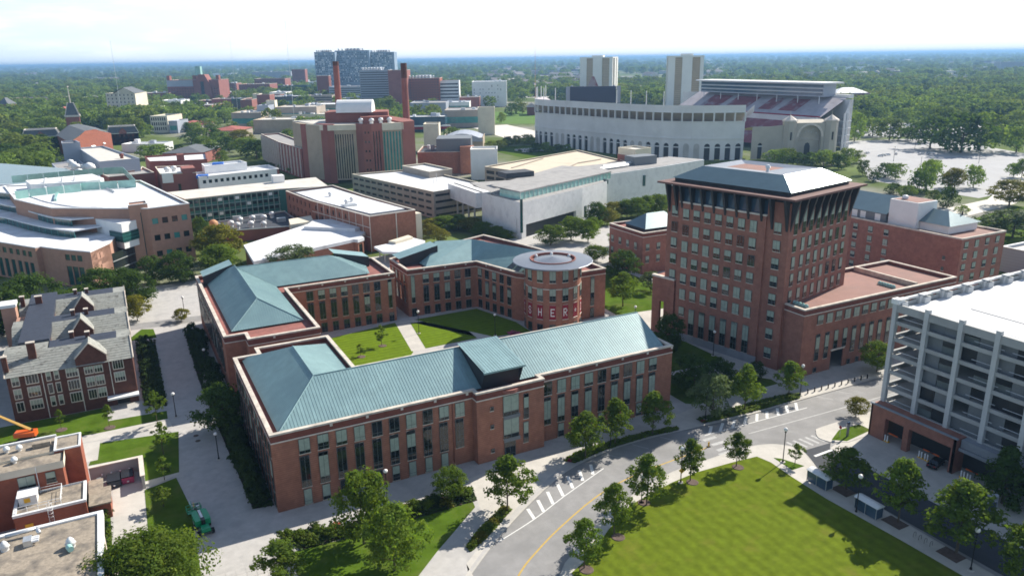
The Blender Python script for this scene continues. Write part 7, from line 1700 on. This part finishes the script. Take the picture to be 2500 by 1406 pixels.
shrub(0, 107.9, 117.6, .6, .6, 'little red-flowered clump at the crosswalk end of the far strip').data = RED_
shrub(0, 72.9, 117.2, .6, .6, 'little red-flowered clump at the near end of the maple strip').data = RED_
for k in range(11):
    shrub(sg.choice((2,3)), 14.9+sg.uniform(-.5,.5), 132+k*2.9, sg.uniform(1.5,2.3), sg.uniform(2.4,4.6), 'dark evergreen shrub against the shaded side of the long hall', 'dark shrubs along the shaded side')
for k in range(13):
    shrub(sg.choice((2,3)), 14.4+sg.uniform(-.8,1), 184+k*4.2, sg.uniform(1.8,2.6), sg.uniform(2.4,4.4), 'dark shrub in the bed between the walk and the L-shaped hall', 'dark shrubs by the L-shaped hall')
for k in range(12):
    shrub(sg.choice((2,3,2)), 1.2+sg.uniform(-.8,.8), 189+k*4.0, sg.uniform(1.7,2.5), sg.uniform(2.0,3.6), 'tall dark shrub between the walk and the slate-roofed hall', 'dark shrubs by the slate hall')
for k in range(6): shrub(sg.choice((0,3)), -10.6+sg.uniform(-.3,.3), 128+k*2.6, 1.3, 1.9, 'shrub at the wall of the low annex beside the service yard', 'shrubs by the service yard')
for k in range(9): shrub(sg.choice((0,4,1)), 44.3+k*1.15, 101.2+k*.86, .95, .9, 'low golden shrub on the narrow island', 'low shrubs on the island')
def cover(label_poly, n, leaf, m, seed, h=.5):
    g = random.Random(seed); xs = [p[0] for p in label_poly]; ys = [p[1] for p in label_poly]; V = []; F = []
    def inside(x, y):
        r_ = False
        for i in range(len(label_poly)):
            (x1,y1),(x2,y2) = label_poly[i-1], label_poly[i]
            if (y1 > y) != (y2 > y) and x < (x2-x1)*(y-y1)/(y2-y1)+x1: r_ = not r_
        return r_
    c = 0
    while c < n:
        x, y = g.uniform(min(xs),max(xs)), g.uniform(min(ys),max(ys))
        if not inside(x,y): continue
        z = .15+g.random()*h*(.5+.5*math.sin(x*1.7)*math.sin(y*2.1)); a = g.uniform(0,6.28); s = leaf*g.uniform(.6,1.3); t_ = g.uniform(-.5,.5); b = len(V)
        for k in range(4): V.append((x+s*.6*math.cos(a+k*1.57), y+s*.6*math.sin(a+k*1.57), z+t_*s*math.cos(k*1.57)))
        F.append((b,b+1,b+2,b+3)); c += 1
    me = bpy.data.meshes.new('ground_cover'); me.from_pydata(V,[],F); me.materials.append(MATS[m]); o = bpy.data.objects.new('ground_cover', me); COL.objects.link(o); o['kind'] = 'stuff'
cover(BEDS[2], 2600, .42, 'shrub_leaf', 1); cover(BEDS[3], 2600, .42, 'shrub_leaf', 2); cover(BEDS[1], 900, .4, 'shrub_leaf', 3, .4); cover(BEDS[0], 2600, .4, 'hedge_leaf', 4, .6); cover(BEDS[4], 2600, .6, 'hedge_leaf', 5, .8); cover(BEDS[5], 1600, .6, 'hedge_leaf', 6, .9)
cover([(96.6,191.5),(99.2,190.6),(101.5,186),(99,183.4),(96.4,187)], 700, .35, 'pink_paint', 7, .7)
# ------------------------------------------------------------------ street furniture, machines, cars, haze
q = MB(); q.cyl((0,0),.22,.16,0,.5,8); q.cyl((0,0),.09,.075,.5,6.6,8); q.cyl((0,0),.2,.14,6.6,6.8,8); post_m = q.mesh('post', 'black_metal')
q = MB(); q.lathe((0,0), [(.12,6.8),(.3,6.95),(.38,7.2),(.32,7.45),(.16,7.6),(0,7.64)], 12); globe_m = q.mesh('globe', 'globe')
q = MB(); q.cyl((0,0),.45,.45,0,.16,10); base_m = q.mesh('footing', 'concrete_paving')
def lamp(x, y, lb, s=1.0):
    t = thing('street_lamp', lb, 'lamp post', (x,y,.12), 'globe lamps of the campus')
    for n_, m_ in (('footing',base_m),('post',post_m),('globe',globe_m)):
        o = bpy.data.objects.new(n_, m_); COL.objects.link(o); o.parent = t
    t.scale = (1.1,1.1,s); return t
for x, y, lb, s in [(83.9,118.7,'globe lamp in the maple strip before the long hall',1),(87.3,100.2,'globe lamp carrying a yellow sign at the lawn edge',1),(110.0,96.4,'globe lamp on the corner walk by the little sapling',1),(109.3,118.4,'globe lamp against the grey-green tree across from the lawn',1),(137.4,117.2,'globe lamp at the near end of the bollard row',1.05),
   (107.9,77.4,'globe lamp standing before the second bus shelter',1),(136.9,146.9,'dark globe lamp on the path along the tower base',.95),(73.6,203.3,'globe lamp beside the pale court path',.95),(92.5,190.4,'globe lamp on the shaded far court lawn',.9),(35.9,120.8,'globe lamp on the pavement before the front bed',.9),
   (132.2,175.9,'globe lamp on the square behind the drum',.9),(110.2,58.0,'globe lamp at the bottom edge by the garage drive',1),(4.6,178.6,'globe lamp at the lawn corner of the long walk',.8),(13.6,256,'globe lamp by the cross street at the L-shaped hall',.9),(10.6,153,'globe lamp hidden in the dark shrubs by the long hall',.8),(76.6,98.2,'globe lamp glowing through a lawn tree crown',.75),
   (43.8,158,'globe lamp at the near corner of the court lawn',.85),(-31,228,'globe lamp by the pale chimney stack of the slate hall',.9),(14.2,205,'globe lamp among the shrubs of the L-shaped hall',.8)]: lamp(x, y, lb, s)
t = thing('warning_sign', 'yellow diamond warning sign on the lamp post at the lawn edge', 'sign', (87.3,100,2.6)); P = lambda a, d: (87.3-.12+d*.5-.0, 100-.14-d, 2.9+a)
q = MB(); c = Vector((87.18,99.86,2.9)); r_ = Vector((.885,-.466,0)); u_ = Vector((0,0,1))
f_ = [tuple(c+u_*.62), tuple(c-r_*.62), tuple(c-u_*.62), tuple(c+r_*.62)]; b_ = [tuple(Vector(p)+Vector((.02,.04,0))) for p in f_]
q.face(f_); q.face(b_[::-1])
for i in range(4): q.face([f_[i-1], b_[i-1], b_[i], f_[i]])
q.build('plate', 'yellow_sign', t); c2 = c-Vector((.01,.02,0)); q = MB(); q.face([tuple(c2+u_*.3), tuple(c2-r_*.06+u_*.1), tuple(c2-r_*.12-u_*.3), tuple(c2+r_*.12-u_*.3), tuple(c2+r_*.06+u_*.1)]); q.build('symbol', 'black_metal', t)
# bollards by the tower
q = MB(); q.cyl((0,0),.16,.14,0,.9,8); q.lathe((0,0), [(.2,.9),(.2,1.0),(.12,1.12),(0,1.15)], 8); bo = q.mesh('bollard', 'black_metal')
for i in range(10):
    o = bpy.data.objects.new('bollard', bo); COL.objects.link(o); o.location = (139.9+2.2*i,117.2-.1*i,.12); tag(o, 'black bollard in the row on the sidewalk before the brick wing', 'bollard', 'bollards before the brick wing')
t = thing('delineator_post', 'small green crossing marker on the yellow line', 'road sign', (101.6,108.6,0)); MB().box(101.4,101.8,108.55,108.65,.08,1.1).build('panel', 'yellow_sign', t); MB().box(101.2,102,108.3,108.9,0,.08).build('foot', 'rubber', t)
# bus shelters
for (x, y, lb) in ((109.6,87.0,'glass bus shelter with a white roof by the wide dark tree'),(109.6,76.3,'glass bus shelter with a white roof by the lamp post')):
    t = thing('bus_shelter', lb, 'bus shelter', (x,y,.12), 'bus shelters along the drive'); q = MB(); n = 8
    pr = [(-1.0+2.0*k/n, 2.5+.28*math.sin(math.pi*k/n)) for k in range(n+1)]
    for k in range(n): q.face([(x+pr[k][0],y-2.4,pr[k][1]),(x+pr[k+1][0],y-2.4,pr[k+1][1]),(x+pr[k+1][0],y+2.4,pr[k+1][1]),(x+pr[k][0],y+2.4,pr[k][1])][::-1] if False else [(x+pr[k][0],y-2.4,pr[k][1]),(x+pr[k+1][0],y-2.4,pr[k+1][1]),(x+pr[k+1][0],y+2.4,pr[k+1][1]),(x+pr[k][0],y+2.4,pr[k][1])])
    for s in (-2.4,2.4): q.face([(x+a,y+s,b) for a, b in pr] + [(x+1,y+s,2.4),(x-1,y+s,2.4)])
    q.box(x-1.02,x+1.02,y-2.42,y+2.42,2.4,2.5); q.build('roof', 'white_metal', t)
    for dx in (-.9,.9):
        for dy in (-2.2,0,2.2): MB().box(x+dx-.05,x+dx+.05,y+dy-.05,y+dy+.05,.12,2.4).build('post', 'galv', t)
    for dy in (-2.1,-.05,): MB().box(x-.92,x-.89,y+dy,y+dy+2.0,.3,2.3).build('glass_panel', 'glass_blue', t)
    MB().box(x-.85,x+.85,y-2.22,y-2.19,.3,2.3).build('glass_panel', 'glass_blue', t); MB().box(x-.85,x+.85,y+2.19,y+2.22,.3,2.3).build('glass_panel', 'glass_blue', t); MB().box(x-.3,x+.2,y-1.8,y+1.8,.5,.58).build('bench', 'galv', t)
# information pillar and sign
t = thing('information_pillar', 'dark information pillar with a pale frame on the grass by the garage', 'sign', (126.6,65.2,.1), rz=R(-20)); t['at'] = (0,0,0)
MB().box(-.9,.9,-.25,.25,0,4.6).build('frame', 'metal_grey', t); MB().box(-.75,.75,-.3,-.251,.3,3.3).build('screen', 'scoreboard', t); MB().box(-.75,.75,-.3,-.251,3.5,4.3).build('header', 'spandrel', t)
t = thing('sign_post', 'narrow blue-topped sign pillar on the grass splitter island', 'sign', (130.1,97.7,.12)); MB().box(129.8,130.4,97.6,97.8,.12,3.0).build('pillar', 'spandrel', t); MB().box(129.78,130.42,97.57,97.83,3.0,3.5).build('cap', 'glass_blue', t)
t = thing('stop_sign', 'small red sign on a thin post beside the blue-topped pillar', 'sign', (128.6,98.4,.12)); MB().cyl((128.6,98.4),.05,.05,.1,2.2,6).build('post', 'galv', t)
q = MB(); q.face([(128.55,98.4+.38*math.cos(R(22.5+45*k)),2.3+.38*math.sin(R(22.5+45*k))) for k in range(8)]); q.face([(128.56,98.4+.38*math.cos(R(22.5+45*k)),2.3+.38*math.sin(R(22.5+45*k))) for k in range(7,-1,-1)]); q.build('plate', 'banner_red', t)
q = MB()
for k in range(10): q.bar((-.0,.35*math.cos(math.pi*k/10),.55+.35*math.sin(math.pi*k/10)),(0,.35*math.cos(math.pi*(k+1)/10),.55+.35*math.sin(math.pi*(k+1)/10)),.03,n=5)
for s in (-.35,.35): q.bar((0,s,0),(0,s,.56),.03,n=5)
br = q.mesh('bike_rack', 'black_metal')
for i in range(4):
    o = bpy.data.objects.new('bike_rack', br); COL.objects.link(o); o.location = (110.5,67.9-1.0*i,.12); o.rotation_euler = (0,0,1.57); tag(o, 'black hoop of the bike racks on the garage sidewalk', 'bike rack', 'bike rack hoops')
# dumpsters
def dumpster(x, y, m, lb, w=1.9, d=3.2):
    t = thing('dumpster', lb, 'dumpster', (x,y,.13)); q = MB(); b = [(x-w/2,y-d/2),(x+w/2,y-d/2),(x+w/2,y+d/2),(x-w/2,y+d/2)]; b2 = [(x-w/2-.1,y-d/2-.15),(x+w/2+.1,y-d/2-.15),(x+w/2+.1,y+d/2+.15),(x-w/2-.1,y+d/2+.15)]
    for i in range(4): j = (i+1)%4; q.face([(*b[i],.25),(*b[j],.25),(*b2[j],1.5),(*b2[i],1.5)])
    q.flat(b, .25, True); q.build('bin', m, t)
    for s in (0,1): MB().box(x-w/2-.05+s*w/2,x-.05+s*w/2,y-d/2+.1,y+d/2,1.5,1.6).build('lid', 'dark_plastic', t)
    for s in (-.4,0,.4): MB().box(x+s*w-.06,x+s*w+.06,y-d/2-.24,y-d/2-.1,.3,1.45).build('rib', m, t)
    for dx in (-.8,.8):
        for dy in (-1.3,1.3): MB().cyl((x+dx,y+dy),.12,.12,.13,.26,6).build('caster', 'rubber', t)
    MB().lathe((x,y-d/2-.26), [(.2,.7),(.2,.9),(0,.92)], 8).build('plate', 'white_metal', t)
dumpster(-8.6,152.8,'navy_paint','dark navy waste dumpster in the bin yard',2.3,3.6); dumpster(-6.2,153.2,'pink_paint','pink waste dumpster beside the navy one',2.1,3.4)
for i, x in enumerate((-10.6,-9.0,-7.4,-5.8)):
    t = thing('guard_post', 'white-capped guard post along the bin yard wall', 'post', (x,155.4,.13), 'guard posts of the bin yard'); MB().cyl((x,155.4),.12,.12,.13,1.3,8).build('post', 'galv', t); MB().lathe((x,155.4), [(.17,1.3),(.15,1.45),(0,1.52)], 8).build('cap', 'white_paint', t)
MB_ = tag(MB().box(-11.6,-10.8,154,155,.13,1.1).build('waste_cart', 'spandrel'), 'small grey waste cart by the annex corner', 'waste cart')
# boom lifts
def wheel(t, x, y, z, r, w, ax=0):
    q = MB(); q.bar((x-w/2,y,z),(x+w/2,y,z),r,n=14); o = q.build('wheel', 'rubber', t); q = MB(); q.bar((x-w/2-.02,y,z),(x+w/2+.02,y,z),r*.5,n=10); q.build('rim', 'white_metal', o)
t = thing('boom_lift', 'bright green boom lift with its basket lowered on the long walk', 'boom lift', (0,0,.13), rz=R(6)); t['at'] = (0,0,0); t.location = (5.0,127.6,.13)
q = MB(); q.box(-.85,.85,-1.6,1.9,.55,1.05); q.build('chassis', 'green_dark', t)
for x in (-1.15,1.15):
    for y in (-1.25,1.5): wheel(t, x, y, .5, .5, .42)
for sx in (-1,1):
    q = MB(); q.prism([(sx*.32,.2),(sx*1.25,.2),(sx*1.3,.8),(sx*1.25,3.6),(sx*.9,4.0),(sx*.32,4.0)] if sx > 0 else [(-.32,4.0),(-.9,4.0),(-1.25,3.6),(-1.3,.8),(-1.25,.2),(-.32,.2)], 1.1, 2.15, bottom=True); q.build('engine_cowl', 'green_paint', t)
MB().box(-.3,.3,-.2,.9,1.05,2.3).build('turret', 'black_metal', t); MB().box(-.2,.2,.9,3.6,1.9,2.3).build('boom_base', 'white_metal', t); MB().bar((0,3.4,2.1),(-.2,6.2,1.2),.2,n=4).build('boom', 'black_metal', t)
MB().prism([(-.75,-1.9),(.75,-1.9),(.6,-.3),(-.6,-.3)], .9, 1.5).build('counterweight', 'green_paint', t)
bk_ = MB(); bk_.box(-1.5,.9,6.1,7.4,.45,.52)
for z in (1.0,1.55):
    for a, b in (((-1.5,6.1),(.9,6.1)),((.9,6.1),(.9,7.4)),((.9,7.4),(-1.5,7.4)),((-1.5,7.4),(-1.5,6.1))): bk_.bar((*a,z),(*b,z),.05,n=5)
for x in (-1.5,-.7,.1,.9):
    for y in (6.1,7.4): bk_.bar((x,y,.5),(x,y,1.55),.05,n=5)
bk_.build('basket', 'green_paint', t); MB().box(.1,.6,6.2,6.6,1.1,1.6).build('control_box', 'white_metal', t); MB().bar((-.5,7.3,.8),(-.4,9.8,1.0),.16,n=4).build('jib', 'screen_glass', t); MB().bar((-.15,7.3,.9),(.05,8.8,1.0),.12,n=4).build('jib_link', 'yellow_boom', t); MB().box(.3,.8,7.9,8.4,.1,1.0).build('toolbox', 'navy_paint', t)
t = thing('boom_lift', 'orange boom lift with its arm raised behind the red brick block', 'boom lift', (-25,182.3,.13), rz=R(-14)); t['at'] = (0,0,0)
MB().box(-1.0,1.0,-1.2,1.2,.55,1.1).build('chassis', 'black_metal', t)
for x in (-1.2,1.2):
    for y in (-1,1): wheel(t, x, y, .5, .5, .42)
q = MB(); q.prism([(-2.2,-1.1),(1.9,-1.1),(2.1,-.5),(2.1,.5),(1.9,1.1),(-2.2,1.1)], 1.15, 2.1, bottom=True); q.build('engine_cowl', 'orange_paint', t)
MB().bar((1.4,0,2.2),(-.6,0,3.4),.24,n=4).build('turret', 'black_metal', t); MB().bar((1.0,0,2.4),(-4.6,0,6.4),.36,.28,4).build('boom', 'yellow_boom', t); MB().bar((-4.6,0,6.4),(-9.5,0,9.6),.26,.2,4).build('boom_extension', 'orange_paint', t)
# cars
CM = {}
def car(x, y, rz, m, lb, group=None, z=0.0):
    if 'g' not in CM:
        pr = [(-2.2,.35),(-2.25,.8),(-2.1,1.0),(-1.55,1.05),(-.75,1.5),(.75,1.52),(1.7,1.08),(2.2,.98),(2.28,.6),(2.2,.35)]
        def shell(w, lo):
            q = MB(); n = len(pr); iw = lambda p: w*(.80 if p[1] > 1.3 else 1)
            for i in range(n):
                a, b = pr[i], pr[(i+1)%n]; q.face([(a[0],-iw(a),a[1]),(b[0],-iw(b),b[1]),(b[0],iw(b),b[1]),(a[0],iw(a),a[1])])
            q.face([(p[0],iw(p),p[1]) for p in pr]); q.face([(p[0],-iw(p),p[1]) for p in reversed(pr)]); return q
        CM['b'] = shell(.9, 0); g = MB()
        for s in (-1,1):
            f = [(-1.35,s*.905,1.06),(1.45,s*.905,1.08),(.7,s*.745,1.47),(-.72,s*.745,1.45)]; g.face(f if s < 0 else f[::-1])
        g.face([(1.64,-.78,1.13),(1.64,.78,1.13),(.82,.68,1.5),(.82,-.68,1.5)]); g.face([(-1.5,.78,1.1),(-1.5,-.78,1.1),(-.82,-.68,1.47),(-.82,.68,1.47)]); CM['g'] = g.mesh('window_glass', 'glass_dark')
        w = MB(); w.bar((0,-.12,0),(0,.12,0),.34,n=14); CM['w'] = w.mesh('wheel', 'rubber'); r_ = MB(); r_.bar((0,-.13,0),(0,.13,0),.2,n=10); CM['r'] = r_.mesh('rim', 'galv')
        l_ = MB().box(-.04,.04,-.22,.22,-.08,.08); CM['l'] = l_.mesh('headlight', 'white_metal'); CM['t'] = l_.mesh('tail_light', 'car_red')
    if m not in CM: CM[m] = CM['b'].mesh('body', m)
    t = thing('car', lb, 'car', (x,y,z), group, rz)
    def ch(n_, me, loc, par=t):
        o = bpy.data.objects.new(n_, me); COL.objects.link(o); o.parent = par; o.location = loc; return o
    ch('body', CM[m], (0,0,0)); ch('window_glass', CM['g'], (0,0,.012))
    for wx in (-1.4,1.4):
        for wy in (-.82,.82): w = ch('wheel', CM['w'], (wx,wy,.34)); ch('rim', CM['r'], (0,0,0), w)
    for wy in (-.62,.62): ch('headlight', CM['l'], (2.24,wy,.75)); ch('tail_light', CM['t'], (-2.22,wy,.85))
    return t
car(135.0,81.0,R(12),'car_black','black car pulling into the middle garage lane',None,.06)
cg = random.Random(31)
for x, y in ((545,423),(538,405),(544,407),(549,407),(559,407),(518,409),(572,395),(581,395),(586,395)): car(x, y, cg.uniform(0,3), cg.choice(('car_white','car_silver','car_white')), 'bright parked car on the near edge of the big lot', 'cars on the big lot', -.18)
for k in range(16): car(650+cg.uniform(0,180), 500+cg.uniform(0,90), .5, cg.choice(('car_white','car_silver','car_black','car_red')), 'parked car on the lot beyond the big trees', 'cars on the far lot', -.17)
for k in range(14): car(318+3.1*(k%7)+cg.uniform(-.3,.3), 590+14*(k//7), 1.5, cg.choice(('car_white','car_silver','car_black')), 'parked car in the shade beside the stadium wall', 'cars beside the stadium', -.18)
# manhole covers on the walk
for i, (x, y) in enumerate(((7.6,166.4),(7.7,163.6),(9.4,107.6),(-6,128.4))):
    q = MB(); q.cyl((x,y),.55,.55,.13,.175,14); tag(q.build('manhole_cover', 'mulch'), ('iron cover on the walk nearer the slate hall','iron cover on the walk below its twin','iron cover on the near bright plaza','iron cover in the service yard')[i], 'manhole cover')
for i, (x, y) in enumerate(((77,98),(66.8,91.6),(57.4,86.9),(89.3,99.2),(100.8,99.2),(-9.1,180),(-18.7,184.2),(53,193.6),(60.8,198.8))):
    q = MB(); q.cyl((x,y),1.25,1.1,.1,.24,12); structure(q.build('planting_bed', 'mulch'))
# light poles on the lots
for i, (x, y) in enumerate(((480,330),(520,380),(560,340),(600,420),(545,300),(620,380))):
    t = thing('lot_light', 'tall thin light pole on the big parking lot', 'light pole', (x,y,-.2), 'light poles of the big lot'); MB().cyl((x,y),.15,.1,-.2,11,6).build('pole', 'black_metal', t); MB().box(x-1.1,x+1.1,y-.2,y+.2,11,11.25).build('lamp_head', 'galv', t)

# haze: one closed box of even air round the whole place
q = MB(); q.box(-56000,56000,-56000,56000,-2.5,113); hz_ = q.build('haze', 'white_paint'); hz_['kind'] = 'stuff'
hm = bpy.data.materials.new('haze'); hm.use_nodes = True; hn = hm.node_tree.nodes; hn.clear(); ho = hn.new('ShaderNodeOutputMaterial'); hv = hn.new('ShaderNodeVolumePrincipled')
hv.inputs['Color'].default_value = (.27,.50,.82,1); hv.inputs['Density'].default_value = 1.0e-4; hv.inputs['Anisotropy'].default_value = .2
hm.node_tree.links.new(hv.outputs[0], ho.inputs['Volume']); hz_.data.materials.clear(); hz_.data.materials.append(hm)
